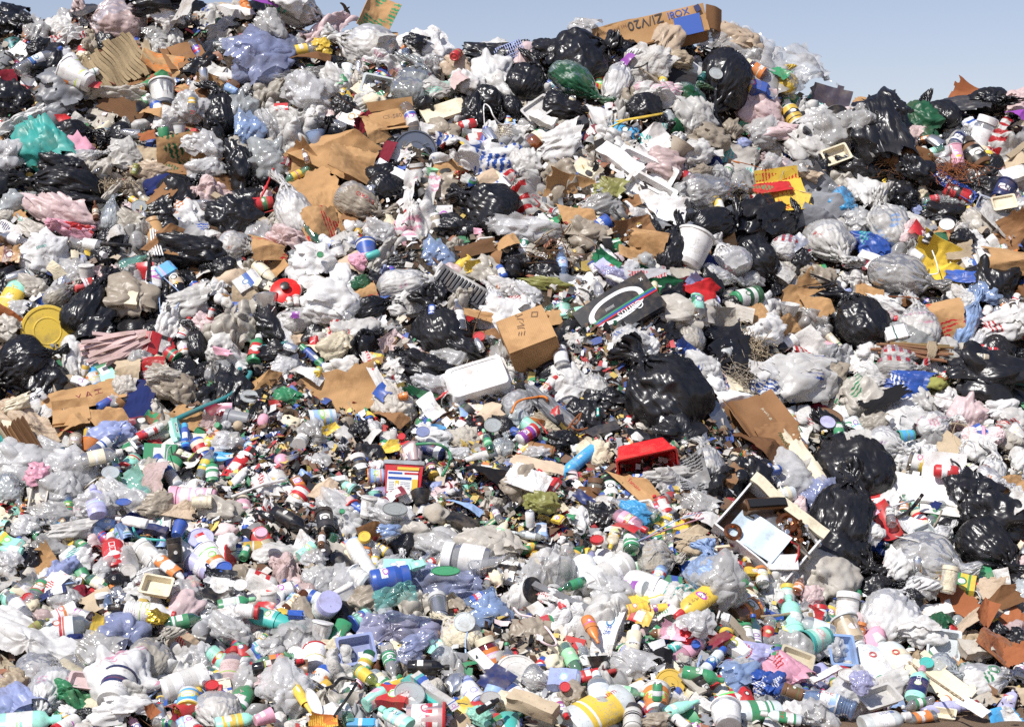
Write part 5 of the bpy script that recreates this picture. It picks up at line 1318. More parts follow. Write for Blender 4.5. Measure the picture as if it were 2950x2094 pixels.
rows('B4', '''
cbox 120 160 400 260 8 e:y r v=0 txt=홈런볼 ts=.2 tc=r ; yellow product box with red lettering/on black bags
card 40 60 300 90 8 e:r gn v=3 up=.05 ; green and red striped box top/on the yellow product box
pack 290 190 170 150 70 y r y v=3 ; yellow box end/right of the red-lettered box
card 450 90 330 240 -40 l:gy v=1 ; grey cloth/right of the yellow box
card 430 270 420 330 -50 l:gy v=4 ; grey trousers/below the yellow box
card 420 430 330 220 -20 l:gy v=5 ; grey garment fold/above the steel frame
pet 680 90 250 0 -20 t:c w o v=1 ; glass bottle with orange slice label/above the blue sack
tied 700 260 300 230 -30 sk v=3 ; blue sack/below the orange slice bottle
tied 120 410 380 270 35 k v=0 ; black bag/left of the grey garment
panel 230 560 230 140 35 m:si v=1 ; steel frame/below the grey garment
tied 1040 390 480 330 115 i:w lb v=1 ; white bag with pale blue tint/above the blue printed bag
wad 930 560 340 250 -30 i:b te v=6 ; blue bag with teal swirl/below the pale blue bag
wad 790 380 220 200 40 c v=3 ; clear folded film/right of the blue sack
tied 200 640 320 200 -15 s:w r v=4 ; white bag with red stripes/left of the big domed bag
tied 610 680 540 400 -60 i:w r v=2 tip=20 ; big domed white bag/with red stripes at its top
wad 280 700 220 160 -60 k v=2 ; black bag scrap/left of the domed bag
card 100 790 260 120 -35 p:w v=3 ; white sheet with orange line/left of the domed bag
block 990 720 360 90 -22 a:w v=0 ; white foam beam/below the blue swirl bag
tied 1250 920 640 300 -15 c v=4 ; clear bag full of twigs/below the foam beam
stick 1220 1030 260 30 -8 x:ru v=3 ; dry twig bunch/inside the clear bag
card 1510 730 420 300 -20 l:y v=1 ; yellow apron/crumpled with white cord
card 1560 870 330 170 -15 l:y v=4 ; yellow apron skirt/below the yellow apron
cup 1330 660 130 0 150 h:w w w v=0 ; frosted cup/left of the yellow apron
card 1740 850 100 280 85 o:b v=3 txt=TOSHIB ts=.09 tr=0 tc=w ; blue printed strip/right of the yellow apron
wad 1900 1040 280 160 -20 c:lb v=3 ; light blue cloth/right of the yellow apron
panel 1700 610 240 180 0 x:tn v=0 ; tan board/behind black tape
wad 1740 540 180 170 30 k v=4 ; black tape loop/on the tan board
wad 1560 330 320 170 0 k v=1 ; black glossy bag/above the tan board
disc 1600 380 130 100 0 o:w v=1 face=.5 ; white cup lid/on the black glossy bag
block 1540 500 120 90 5 o:dn v=0 ; dark green block/above the tan board
can 1430 490 120 0 60 k si k v=0 tip=40 ; black tin/left of the green block
pet 1500 150 230 0 10 t:c c r v=0 txt=TEAM ts=.09 tr=90 tc=w ; bottle with red label/at the right slope
can 1700 110 230 0 -20 r k w v=3 ; red and black can/right of the red label bottle
stick 1600 175 560 14 4 o:k v=0 ; black rod/across the right slope
card 1640 40 420 110 -30 e:b w v=3 ; blue board/above the red label bottle
wad 1190 150 200 250 80 k v=5 ; black bag tuft/left of the red label bottle
wad 1960 90 300 170 -10 k v=0 ; black bag by the right edge/dusty
tub 2100 90 170 0 60 nb nb nb v=1 ; navy pail/at the right edge
tray 1940 220 150 130 -20 m:si v=2 ; foil tray/below the dusty black bag
tray 2110 190 200 120 10 a:cr v=0 ; cream tray/right of the foil tray
card 2060 380 220 330 50 p:w v=5 ; white paper sack/below the foil tray
card 2180 480 260 300 -60 d:dk v=1 ; brown carton/at the right edge
card 2190 790 260 480 -80 d:kb v=2 ; ridged brown cardboard/at the right edge
pack 1950 660 110 130 -70 a:w v=3 ; white cup shape/by the ridged cardboard
wad 1270 490 170 200 -50 p:lp v=1 ; red and white paper/right of the pale blue bag
card 1310 370 230 110 -45 p:w v=2 ; white paper roll/left of the black glossy bag
scrap 1330 450 110 120 -30 o:r v=2 ; red sheet/left of the black tin
tied 760 1260 560 460 120 k v=0 ; big black bag with knotted top/left of the food centre bag
card 260 1130 460 300 35 d:kb v=0 ; torn brown carton/with a white cup hole
card 430 1120 280 190 -60 d:kb v=4 ; corrugated collar/left of the knotted black bag
bowl 200 1140 190 0 100 p:w w w tip=50 ; white paper bowl/in the torn brown carton
card 160 1350 360 190 30 d:kb v=5 ; lower carton side/below the torn brown carton
stick 450 910 330 22 10 o:k v=1 ; black hanger arm/below the domed bag
wad 450 900 300 170 -20 sa v=5 ; grey dirty film/below the domed bag
sheet 790 920 200 160 -60 w v=1 ; white handle strip/below the domed bag
tied 1330 1280 420 330 95 i:w pk v=5 txt=フードセンター ts=.07 tr=90 tc=pk ; white food centre bag/with red frame print
pack 1140 1350 180 130 10 w nb w v=1 txt=ピュア ts=.14 tc=w ; white pack with navy label/below the food centre bag
wad 1050 1120 330 110 -25 w v=2 ; white rumpled strip/right of the knotted black bag
wad 1560 1160 180 230 90 k v=3 ; dark plastic/right of the food centre bag
tied 1790 1260 460 190 65 lb v=4 ; shiny blue bag/right of the food centre bag
can 2040 1165 110 0 60 m:si si si v=0 tip=55 ; can with ring pull/at the right
can 2200 1130 110 0 -70 w k si v=0 ; pale can/at the right edge
wad 2080 1330 360 260 20 i:w r v=0 ; white bag with purple and red print/right of the blue bag
wad 1740 1100 260 170 -30 p:w v=4 ; white wrapper/above the shiny blue bag
tied 1220 1590 360 160 0 s:w r v=3 ; rolled red striped bag/below the twig bundle
wad 900 1530 190 190 80 w v=1 ; white crumpled bag/left of the twig bundle
card 370 1480 260 180 -50 w v=5 ; white film triangle/below the torn carton
wine 1860 1560 190 0 175 g:sa ch cr v=1 ; dark bottle with cream label/below the shiny blue bag
pack 1970 1500 130 80 -10 r w r v=2 ; red checked packet/above the dark bottle
wad 2230 1280 200 220 80 w v=3 ; white bag/at the right edge
''')
rows('C1', '''
tied 150 150 560 420 -150 k v=2 ; huge black bag/at the left below the drum lid
wad 430 200 330 300 70 k v=0 ; black bag folds/right of the huge left black bag
can 755 75 120 0 60 go si y v=0 tip=50 ; gold can/left of pink strips
can 715 175 140 0 150 w b w v=1 ; white and blue can/on the black folds
pot 665 40 60 0 120 w w w v=1 tip=30 ; white cap bottle/left of the gold can
can 370 280 110 0 140 w nb w v=0 tip=30 ; navy printed can/below the black folds
jar 320 355 130 0 120 t:c c c v=0 tip=30 ; clear cup base/below the navy can
card 800 330 760 200 15 d:kb v=3 txt=ＹＡエ ts=.1 tc=mr ; long flattened carton/with brown marks
cbox 640 500 330 170 8 kb v=1 ; half-open brown carton/under the flattened carton
card 960 540 340 240 -50 d:kb v=4 ; carton slab/left of the navy cloth
card 640 600 260 140 20 d:kb v=2 ; lower carton flap/below the half-open carton
card 1240 400 420 230 75 l:nb v=3 h=1.3 ; navy cloth cone/hanging between cartons
wad 1120 230 190 180 -40 ow v=2 ; dirty white bag/above the navy cloth
wad 160 390 230 90 20 cr v=0 ; pale yellow paper/at the left edge
sheet 260 580 560 260 -35 p:be v=3 h=.6 ; beige crumpled sheet/above the wooden slats
card 1370 100 190 200 80 i:r w v=2 ; red striped mat/right of pink strips
sheet 1450 120 110 260 80 ow v=4 ; dirty roll of paper/right of the red mat
wad 1560 270 380 250 -25 sa v=4 ; shredded clear bag/right of the navy cloth
tub 670 710 110 0 80 sa sa sa v=1 ; dull cup/below the carton flap
bowl 800 750 190 0 60 o o o tip=20 ; orange bowl/below the carton slab
pet 940 720 300 0 35 t:bl b c v=0 ; blue tinted bottle/on the orange bowl
det 910 830 300 0 12 t:c w cr v=2 ; bottle with cream label/below the blue tinted bottle
aero 1650 660 230 0 93 b sk b v=0 ; blue spray bottle/upright at the bench
wad 1420 660 300 140 20 ow v=1 ; dirty white cloth/left of the blue spray bottle
tube 1310 620 260 0 25 w w r v=0 txt=SALON ts=.09 tc=b ; white tube with red lettering/beside the navy cloth
pack 1420 810 270 160 -3 gn w y v=0 face=.7 ; green and white packet with barcode/at the bench
aero 1490 970 330 0 125 cw b w v=0 ; white bottle with blue triangle/below the green packet
wine 1230 960 260 0 170 g:ch k cr v=1 ; black bottle with cream label/left of the blue triangle bottle
pack 1660 830 200 110 -15 k r w v=2 txt=ITS ts=.2 tc=w ; black printed wrapper/right of the green packet
tube 1840 720 260 0 45 h:o o y v=0 ; orange-labelled tube/on clear film
det 1890 960 220 0 90 gn gn w v=0 txt=VIT ts=.13 tr=-90 tc=w ; green bottle lettered VIT/at the bench
tube 2100 940 420 0 50 w r r v=0 ; white tube with red cap/at the bench's right
tube 2110 1040 220 0 45 w w w v=0 ; plain white tube/under the red-capped tube
wad 2010 780 330 170 5 c v=3 ; clear crinkled bag/above the red-capped tube
wad 420 800 260 150 -30 c v=0 ; square clear wrapper/beside the wooden slats
wad 250 1000 500 300 -10 c v=1 ; clear bag drift/on the lower left
wad 600 1040 520 300 10 c v=2 ; pinkish clear drift/on the lower left
tied 130 1160 280 230 20 cw v=1 ; white balloon-like bag/at the left edge
wad 330 1030 200 150 10 pk v=3 ; pale red film/above the white balloon bag
tray 350 1210 330 160 80 a:ow v=1 ; dirty white boat tray/right of the balloon bag
wad 560 1190 330 260 15 c v=4 ; clear bag with orange flower/right of the boat tray
det 850 1230 280 0 100 la la la v=2 ; lavender bottle/among clear films
wad 870 1330 330 170 -5 c v=5 ; clear sheet/over the lavender bottle
card 1210 1080 200 170 -60 c:mt v=1 ; green printed film/right of the lavender bottle
wad 1000 1160 230 160 -40 c v=0 ; yellow printed film/right of the lavender bottle's cap
disc 985 980 150 110 -10 h:cw v=0 ; dusty clear lid/left of the black bottle
card 1700 1140 230 120 -10 e:w nb v=2 ; white wrapper with navy print/below the blue triangle bottle
pot 1720 1230 330 0 178 pk pk w v=0 ; pink bottle/lying flat
pot 1800 1240 140 0 0 cr cr cr v=1 ; cream sponge block/right of the pink bottle
wad 1400 1310 330 170 20 sa v=2 ; grey film bag/below the pink bottle
card 1600 1350 260 130 -10 p:be v=4 ; brown paper/below the pink bottle
wad 1950 1400 420 200 -20 ow v=5 ; torn white bag/right of brown paper
wad 460 1400 360 180 -10 c v=2 ; clear packing/below the boat tray
disc 1100 1240 130 60 0 o:b v=0 ; blue plastic clasp/below yellow printed film
det 1170 1410 220 0 170 w w w v=0 ; white bottle/left of the teal hanger
block 1390 1490 200 80 -12 o:nb v=0 ; navy block/inside the teal hanger
cup 1590 1490 130 0 70 o:b b b v=0 ; blue cup/inside the teal hanger
disc 1790 1570 230 170 0 o:la v=1 face=.4 ; dull lavender lid/right of the teal hanger
lump 2020 1550 220 160 20 l:lp v=1 ; pink knitted cloth/right of the lavender lid
wad 640 1540 480 140 8 w v=0 ; white bag/above the red detergent bottle
wad 230 1520 300 200 0 c v=3 ; clear bag/at the lower left edge
pack 70 1590 180 120 -20 mt y w v=2 ; mint packet/at the left edge
jar 2160 1290 170 0 100 t:lp cr pk v=0 ; small pinkish jar/below the cream sponge
disc 2220 300 150 110 0 h:cw v=0 ; dish on dark films/right of the hose
pot 2120 500 190 0 170 gy gy gy v=0 ; grey cup/at the hose's foot
scrap 1990 430 60 170 85 o:pk v=1 ; pink foam piece/beside the hose
scrap 1910 430 140 90 40 o:mr v=2 ; maroon piece/beside the hose
card 1350 500 110 110 60 e:gn r v=1 ; small green wrapper/right of the navy cloth
ball 2120 560 90 80 0 a:tn n=round_potato cat=potato ; round tan ball/below the pink foam piece
''')
rows('C2', '''
wad 760 110 330 170 8 a:w v=5 ; white foam chunk/above the brown paper sheet
card 470 140 270 140 -30 p:w v=2 ; torn white card/left of the foam chunk
can 545 80 120 0 75 y o y v=0 tip=-30 ; yellow tin/left of the foam chunk
wad 250 130 330 240 40 c v=2 ; whitish clear bag/left of the torn white card
wad 1230 100 220 200 60 p:w v=3 ; white paper bag/left of the foam tub
wad 1520 90 420 200 -15 k v=1 ; black bag/above the foam tub
card 700 350 860 370 10 d:kb v=0 h=.7 ; large brown paper sheet/spread at the foot of the slope
card 1210 530 260 150 -35 d:dk v=2 ; brown box mouth/right of the brown paper sheet
card 1040 80 330 90 -62 e:w r v=3 ; white strip with red writing/right of the foam chunk
cup 590 500 230 0 190 o:cw y lb v=0 ; pale blue cup/lying on the brown sheet
pot 200 490 150 0 10 gy gy gy v=0 ; bluish grey cup/left of the pale blue cup
ball 60 520 110 130 0 a:pk n=pink_sponge cat=sponge ; pink sponge/left of the grey cup
scrap 1120 280 120 130 40 o:b v=3 ; blue plastic frame/right of the brown sheet
cup 1300 300 90 0 10 o o o v=0 ; orange cup/right of the blue frame
wad 1240 440 330 260 -40 p:ow v=4 ; torn white paper/below the orange cup
card 1480 340 360 110 -12 o:gn v=1 ; green plastic sheet/left of the foam tub's foot
wad 1560 230 330 130 -12 c v=5 ; clear tray film/above the green plastic sheet
stick 60 310 34 300 80 o:k v=2 ; black handle/left of the brown sheet
wad 280 350 170 230 60 gn v=4 ; dark green film/right of the black handle
scrap 175 380 60 150 80 o:r v=0 ; red wire tie/left of the dark green film
tied 1070 590 150 130 30 w v=2 ; smooth white lid bag/below the brown box mouth
wad 920 620 170 130 -30 k v=3 ; small black bag/below the brown sheet
pet 180 640 200 0 15 t:b c b v=0 ; bright blue bottle/below the grey cup
pot 400 690 170 0 -110 h:cw w w v=1 tip=20 ; milky ribbed jar/right of the bright blue bottle
wad 500 640 220 170 -40 c v=3 ; milky bag/above the milky jar
card 650 600 150 60 30 o:y v=1 ; yellow strip/left of the small black bag
wine 1980 540 220 0 92 g:k r k v=1 ; round black bottle with red cap/below the foam tub
disc 2100 560 150 120 0 h:cw v=0 ; clear lid/right of the round black bottle
bowl 1610 610 150 0 60 sk sk sk tip=60 ; sky blue dish/left of the round black bottle
disc 1480 620 120 90 0 h:bl v=1 ; blue clear lid/left of the sky blue dish
can 1220 640 110 0 100 w w w v=0 tip=55 ; white aerosol dome/below the brown box mouth
cap 1290 670 70 60 0 r v=0 ; red screw cap/beside the white aerosol dome
wad 1560 700 300 140 -15 i:w b v=1 ; white bag with blue print/below the sky blue dish
wad 1850 720 260 200 -20 p:ow v=2 ; fibrous white wad/right of the blue printed bag
can 1570 780 200 0 160 nb w w v=3 txt=S ts=.2 tc=r ; navy and white can/under a green cable
wine 2050 690 240 0 110 t:gn ln gn v=0 ; green bottle with pale cap/right of the fibrous wad
aero 2010 830 260 0 -165 w w w v=0 txt=||| ts=.1 tc=b ; white spray can with barcode/below the green bottle
wad 1810 860 230 110 10 c v=4 ; clear and red film/left of the barcode spray can
tied 2200 770 200 190 70 cw v=4 ; frosted round jug/right of the barcode spray can
ball 220 890 150 150 0 o:pk v=0 n=pink_lidded_cup cat=cup ; pink ball cup/with handle
bowl 320 860 150 0 120 w w w tip=50 ; white bowl/behind the pink ball cup
wad 560 930 260 140 -20 c v=2 ; clear film drift/below the pink ball cup
jar 920 940 200 0 110 t:ch w k v=0 tip=10 ; dark glass jar with white rim/left of the red detergent box
wad 1080 970 130 130 20 i:w r v=1 ; red and blue foil wrapper/left of the red detergent box
cup 1390 840 200 0 95 h:lp lp lp v=2 ; clear dome/on top of the red detergent box
card 1170 790 220 90 15 o:y v=4 ; yellow peel/left of the clear dome
det 240 1130 330 0 -60 w gn w v=3 txt=◆ ts=.14 tc=dn ; white bottle with green leaf mark/and green cap
can 370 1080 150 0 120 ru o ru v=1 ; rusty can/right of the leaf-marked bottle
wad 90 1150 280 160 -50 i:c r v=0 ; clear and red bag/left of the leaf-marked bottle
card 580 1170 220 170 -15 a:be v=4 ; pinkish torn foam/right of the leaf-marked bottle
wine 310 1410 330 0 -28 g:k k k v=1 ; black wine bottle base out/on the lower apron
wine 60 1350 200 0 150 g:k k k v=0 ; dark wine bottle/at the left of the base-out bottle
pot 610 1420 190 0 100 k k ch v=0 ; black canister/right of the base-out bottle
wad 780 1390 420 220 -25 c v=4 ; greyish film bag/right of the black canister
wine 580 1550 200 0 85 g:br sa w v=0 ; brown bottle with white label/below the black canister
tub 1000 1290 180 0 60 w w w v=1 tip=55 txt=だ ts=.25 on=x tc=r ; white tub with red mark/below the red detergent box
disc 1230 1310 220 110 -5 h:cw v=1 ; clear lid with leaf/right of the red-marked tub
cup 900 1300 110 0 150 b b b v=0 ; blue cup/left of the red-marked tub
tub 780 1250 180 0 -40 lp r lp v=1 ; red and peach tub/left of the blue cup
bowl 1050 1190 130 0 100 mt mt mt tip=30 ; mint scalloped dish/above the red-marked tub
scrap 1220 1220 190 130 20 q:mr w v=1 ; dark red wrapper/below the red detergent box
wad 1310 1200 110 170 70 p:w v=0 ; white paper/below the red detergent box
pot 1730 1160 100 0 20 b w w v=1 txt=20 ts=.2 tc=w ; blue cup lettered 20/right of the red detergent box
card 2120 1100 440 200 -38 l:k v=2 ; black cloth shoe/at the right of the bench
pot 1560 960 120 0 -70 k go k v=0 ; black bottle with gold cap/right of the red detergent box
bowl 1460 1210 200 0 95 k k k tip=15 ; black pan/below the red detergent box's corner
block 1830 1430 260 130 -22 o:k v=0 txt=● ts=.2 on=b tc=gy n=video_cassette cat=video_cassette ; black video cassette/on the lower apron
card 1860 1320 300 80 -30 lb v=2 ; torn blue film/over the video cassette
pet 2130 1340 190 0 120 t:c r c v=0 ; clear bottle with red ring/right of the video cassette
det 2190 1470 200 0 60 cr ln cr v=1 ; cream pump bottle/below the clear red-ringed bottle
wad 1180 1520 220 100 5 c:lb v=1 ; small light blue film/on the lower apron
wad 1180 1420 500 200 -20 c v=5 ; dusky clear bag/right of the greyish film bag
card 2100 970 260 110 -8 q:ch o v=3 ; dark packet with orange print/above the black cloth shoe
cap 40 1530 110 80 0 pk v=0 ; pink bottle lid/below the dark wine bottle
cap 960 1570 110 90 0 y v=1 ; yellow rounded cap/on the lower apron
cap 760 1330 50 40 0 gn v=0 ; small green cap/left of the blue cup
pack 720 1040 130 60 8 w lg w v=1 ; small white box/left of the dark glass jar
wad 640 820 330 120 -10 c v=1 ; dirty torn film/left of a thin white cane
''')
rows('C3', '''
tied 1270 320 880 640 125 k v=4 ; central giant black bag/knotted at its upper left
wad 830 400 220 360 80 k v=3 ; black bag tail flap/left of the central giant bag
wad 1450 680 330 420 70 k v=1 ; black bag skirt/under the central giant bag
wad 480 250 330 330 60 w v=2 ; crumpled white bag/left of the central giant bag
tied 720 220 330 220 100 w v=5 ; upright white bag/beside the central giant bag
tube 290 220 230 0 45 w r w v=0 txt=NOTICE ts=.08 tc=r ; white tube with red and blue print/right of the square box
tied 90 400 360 240 30 lg v=1 ; grey tied bag/with orange cord
wad 370 520 620 130 -42 gy v=5 ; long grey bag tail/slanting down from the grey bag
scrap 370 450 80 90 0 o:r v=0 ; red cap mark/on clear film
wad 640 520 330 260 -50 k v=2 ; black bag hollow/left of the central giant bag
aero 750 440 70 0 90 te mt te v=0 ; teal nozzle/left of the giant bag's tail
wad 50 520 150 150 40 cw v=4 ; clear domed cup/at the bench's right end
bowl 200 550 170 0 70 o o o tip=40 ; orange dish/beside a mint cup
cup 160 580 150 0 150 o:mt mt mt v=0 ; mint cup/on the orange dish
pot 120 640 150 0 35 w r pu v=0 ; white jar with purple print and red lid/below the mint cup
card 290 600 300 110 -35 p:cr v=1 ; cream paper/right of the orange dish
stick 30 610 16 180 110 o:k v=1 ; black stick/left of the red-lidded jar
wad 440 720 230 130 10 k v=4 ; black bag lump/below the long grey tail
pot 250 790 200 0 170 d:dk dk dk v=0 ; brown cardboard tube/left of the black lump
wad 180 850 260 100 10 c v=3 ; clear crinkle/on the brown tube
card 210 930 430 110 -10 l:be v=3 ; sandal sole/below the brown tube
aero 570 890 330 0 -140 sk sk sk v=0 txt=BARDUS ts=.12 tc=lb ; bright blue spray bottle/left of the red bin
wad 720 880 280 300 -60 p:cr v=2 ; cream paper bag/right of the bright blue spray bottle
pack 590 760 150 80 10 w w w v=0 ; small white carton/above the bright blue spray bottle
block 790 620 300 110 18 o:ch v=0 ; black plastic panel/below the giant bag
block 1180 660 320 190 10 o:k v=1 ; black machine case/behind the red bin
plank 940 720 120 60 90 o:lg v=0 ; grey vent grille/left of the black case
tied 1690 890 360 270 100 w v=3 ; white rounded bag/right of the red bin
card 1590 1010 240 230 -70 i:lg k v=1 ; black checked cloth/below the white rounded bag
det 530 1040 170 0 -80 h:lp lp lp v=2 ; pale squeeze bottle/left of the brown-lidded jar
jar 720 1140 180 0 80 t:cr br br v=0 tip=40 ; jar with dark brown lid/below the cream paper bag
pack 260 1070 200 200 -20 r y r v=2 ; red candy wrapper/on white paper
card 130 1060 330 200 -20 p:w v=3 ; plain white paper/under the red candy wrapper
wad 80 1140 230 300 -60 sa v=1 ; smoky film/left of the plain white paper
panel 630 1210 220 100 -40 o:nb v=2 ; dark flat gadget/below the pale squeeze bottle
pot 860 1140 180 0 100 dn k w v=1 ; black cup/right of the brown-lidded jar
card 1070 1140 470 150 -42 d:kb v=4 txt=Tamato ts=.09 tc=r ; brown carton with red print/below the red bin
pet 1060 1290 420 0 -200 t:c c w v=0 ; long clear bottle with fruit label/below the brown red-print carton
disc 800 1250 170 130 0 o:w v=1 face=.4 ; white oval dish/left of the long clear bottle
wad 1360 1070 420 110 5 w v=5 ; white laced shoe/below the red bin
can 1110 1020 110 0 0 b w b v=0 ; blue can/under the red bin's corner
card 1480 1210 420 220 -20 p:w v=1 ; white paper with blue lines/below the laced shoe
wad 1640 1300 300 170 -30 c v=0 ; cloudy film/left of the broken appliance
sheet 1800 1200 420 330 60 k v=0 ; ragged black bag/above the broken appliance
block 1950 1010 260 130 62 o:dk v=1 n=broken_brick cat=brick ; broken brown brick/right of the white rounded bag
wad 2080 1080 330 260 -20 k v=5 ; black bag sheet/right of the broken brick
can 2230 950 150 0 40 b w b v=0 txt=BOSS ts=.14 tc=w ; blue drink can/below the fresh carton
cbox 2120 560 420 330 -52 dk v=0 txt=Fresh_B ts=.1 tc=cr ty=.22 ; brown carton printed Fresh/right of the straw broom
card 2130 810 420 200 -40 d:br v=2 ; dark carton base/below the Fresh carton
panel 1790 440 400 150 -60 m:lg v=1 ; grey metal trough/right of the straw broom
card 1880 370 220 330 -65 a:w v=2 ; white foam shape/on the grey metal trough
wad 1650 110 330 230 -20 i:w b v=4 ; white wrapper with blue patches/right of the giant bag
tube 1630 220 190 0 0 cr r cr v=0 ; patterned tube with red end/above the straw broom
wad 2230 230 300 420 70 i:c b v=2 ; clear bag with blue patches/above the Fresh carton
wad 820 1430 200 400 80 k v=0 ; wrung black bag/on the lower apron
wad 1080 1340 260 120 -25 sk v=2 ; blue glove/below the long clear bottle
det 1050 1420 260 0 -30 h:pk r pk v=2 ; pinkish bottle/left of a green bottle
scrap 1000 1500 230 110 -30 o:r v=1 ; red plastic scoop/under the pinkish bottle
wine 1220 1420 210 0 -135 t:gn gn gn v=1 ; green glass bottle/right of the pinkish bottle
det 890 1560 200 0 -110 cr y cr v=0 ; cream bottle with yellow cap/below the red scoop
pot 1050 1590 180 0 90 t:ln w gn v=0 ; green domed jar/right of the cream bottle
stick 1390 1450 600 40 22 o:lb v=0 ; pale blue pole/crossing the apron
stick 1400 1480 600 36 22 o:pk v=1 ; pink pole/beside the pale blue pole
card 1660 1450 330 170 -25 i:w r v=2 ; white film with red print/right of the poles
card 1570 1560 300 130 -15 l:tn v=4 ; tan waxed paper/below the poles
wad 560 1440 300 230 -50 w v=3 ; large white wrapper with green mark/on the apron
can 145 1390 140 0 100 si w si v=0 tip=60 ; white tin lid can/on the apron
can 250 1500 150 0 -95 lb si lb v=1 ; blue-grey can/beside a milky bottle
wine 110 1530 260 0 170 h:cw cw cw v=0 ; milky bottle lying/left of the blue-grey can
wad 250 1290 280 140 -10 ol v=5 ; olive film/above the white tin can
pack 390 1390 80 90 -20 y r y v=1 ; yellow and red packet/on the apron
scrap 510 1380 80 60 -40 o:gn v=0 ; green bottle shard/on the white wrapper
cap 740 1590 120 70 0 r v=0 ; red cap/below the wrung black bag
''')
rows('C4', '''
wad 200 240 420 620 100 i:c b v=4 ; long clear bag with blue marks/left of the stripe-roll bag
wad 340 560 200 230 70 i:w r v=1 ; clear bag with red and green mark/below the long clear bag
tied 1200 80 420 200 0 s:w r v=0 ; fat red striped bag/below the twig bundle's left
wad 900 150 200 280 60 w v=2 ; white bag end/left of the fat striped bag
wad 1240 260 400 230 -10 i:b w v=0 ; dark blue bag with white swirl/below the fat striped bag
wad 1340 380 300 170 -40 i:c b v=3 ; clear bag with blue script/below the blue swirl bag
wad 1980 240 640 420 -12 k v=1 ; wide black bag/at the right edge
wad 2080 450 270 130 10 w v=1 ; white bag tongue/below the wide right black bag
card 1030 340 150 380 -60 k v=0 ; dark folded bag/left of the blue script bag
wad 860 420 400 330 -40 i:ow gn v=5 ; white bag with green marks/left of the dark folded bag
wad 960 560 180 230 -70 ow v=2 ; frayed white bag/below the green marked bag
pot 1090 500 70 0 -50 w w w v=0 tip=20 ; white cap/by the dark folded bag
can 640 610 170 0 -85 gn si gn v=0 tip=15 txt=FRAN ts=.12 tc=w ; green can/with silver rim
can 790 570 170 0 -60 cw te si v=2 ; pale blue can/right of the green can
disc 540 530 130 100 -30 o:la v=0 ; lavender dish/left of the green can
disc 570 470 220 90 -25 o:br v=1 ; brown dish rim/above the lavender dish
card 120 730 320 330 -60 d:dk v=3 txt=NANAS ts=.12 tc=dn ; brown carton printed NANAS/left of the cream board
panel 330 880 620 170 -60 a:cr v=0 ; cream board/leaning by the dark bag
tied 700 960 760 600 110 k v=5 ; great open-necked black bag/right of the cream board
tied 660 1420 790 540 75 k v=4 up=.16 ; pear-shaped black bag/below the open-necked bag
wad 450 1230 330 260 -20 c:bl v=2 ; grey-blue film/left of the pear-shaped bag
tied 1110 800 400 260 -20 i:w pu v=2 ; white bag with purple patch/right of the open-necked bag
card 830 720 190 200 -70 p:w v=3 ; blank white sheet/left of the purple-patched bag
cup 1240 650 130 0 190 o:te te sk v=0 ; teal cup/above the purple-patched bag
tied 1520 590 340 200 20 i:w pk v=1 txt=フードセンター ts=.07 tc=pk ; food market bag with pink letters/above the kraft square
panel 1590 760 260 230 48 d:tn v=1 face=.6 ; square of kraft card/right of the purple-patched bag
cup 1370 900 200 0 165 t:sa y w v=0 ; brown tinted cup/left of the red tin
can 1600 970 200 0 -5 r w r v=0 ; red can with white dots/on white foam
wad 1870 800 260 200 -20 w v=0 ; white ribbed cloth/right of the kraft square
tied 1990 960 400 260 80 w v=0 tip=25 ; white bag with knotted ears/right of the blue umbrella
tied 2020 1110 300 190 -15 i:c o v=3 ; orange flecked clear bag/below the knotted ears
wad 2170 590 220 260 60 i:w r v=5 ; white bag with red print/at the right edge
wad 2150 740 180 130 -20 ow v=1 ; pale stained bag/right of the pink toy
pack 1890 600 110 80 -40 b w b v=1 ; blue printed tag/above the pink toy
panel 1230 1130 420 330 -12 a:w v=2 face=.55 ; white foam board/below the purple-patched bag
cbox 1560 1150 380 330 -6 a:w v=0 txt=S3|IXI ts=.08 tr=10 tc=k tx=.38 face=.5 ; broken white foam box/lettered at its corner
wad 1830 1220 280 420 95 k v=0 ; glossy black bag strip/right of the foam box
wad 2030 1480 660 380 -10 k v=5 ; large dusty black bag/at the lower right
card 2150 1150 300 130 20 d:kb v=5 ; brown striped paper/below the orange flecked bag
card 2230 1260 190 170 30 p:w v=4 ; white card/right of the glossy strip
scrap 870 1400 160 150 30 o:pk v=1 ; pink film bits/left of the red shell
pet 1090 1340 240 0 100 t:c ch c v=1 ; clear bottle with dark cap/in the red shell
wad 920 1560 200 200 -30 w v=1 ; white fluff bag/below the pink film bits
tray 1400 1530 160 120 25 f:cw v=2 ; frosted tub/below the white foam boards
tied 1570 1560 330 170 35 w v=4 tip=10 ; white bag end/right of the frosted tub
card 1240 1450 160 230 60 p:w v=1 ; folded white card/right of the red shell
stick 1300 1590 300 30 -20 o:w v=2 ; white plastic spoon/below the red shell
wine 120 1110 200 0 -60 t:lg w c v=0 ; clear neck bottle/below the NANAS carton
can 50 960 140 0 10 b w b v=0 ; blue can with white cap/left of the NANAS carton base
lump 1500 230 180 130 20 l:ol v=1 n=grass_clippings cat=clippings ; green clippings/right of the blue swirl bag
wad 1560 380 220 210 -40 w v=3 ; white toy-like bag with yellow beak/left of the wide right black bag
stick 1540 310 200 24 -8 x:lp v=1 ; pinkish stick/above the beaked bag
wire 1720 610 220 160 -50 d:tn v=1 ; loose straw rope/left of the pink toy
panel 20 1380 400 170 -30 m:ow v=2 ; grimy enamel plate/left of the grey-blue film
''')
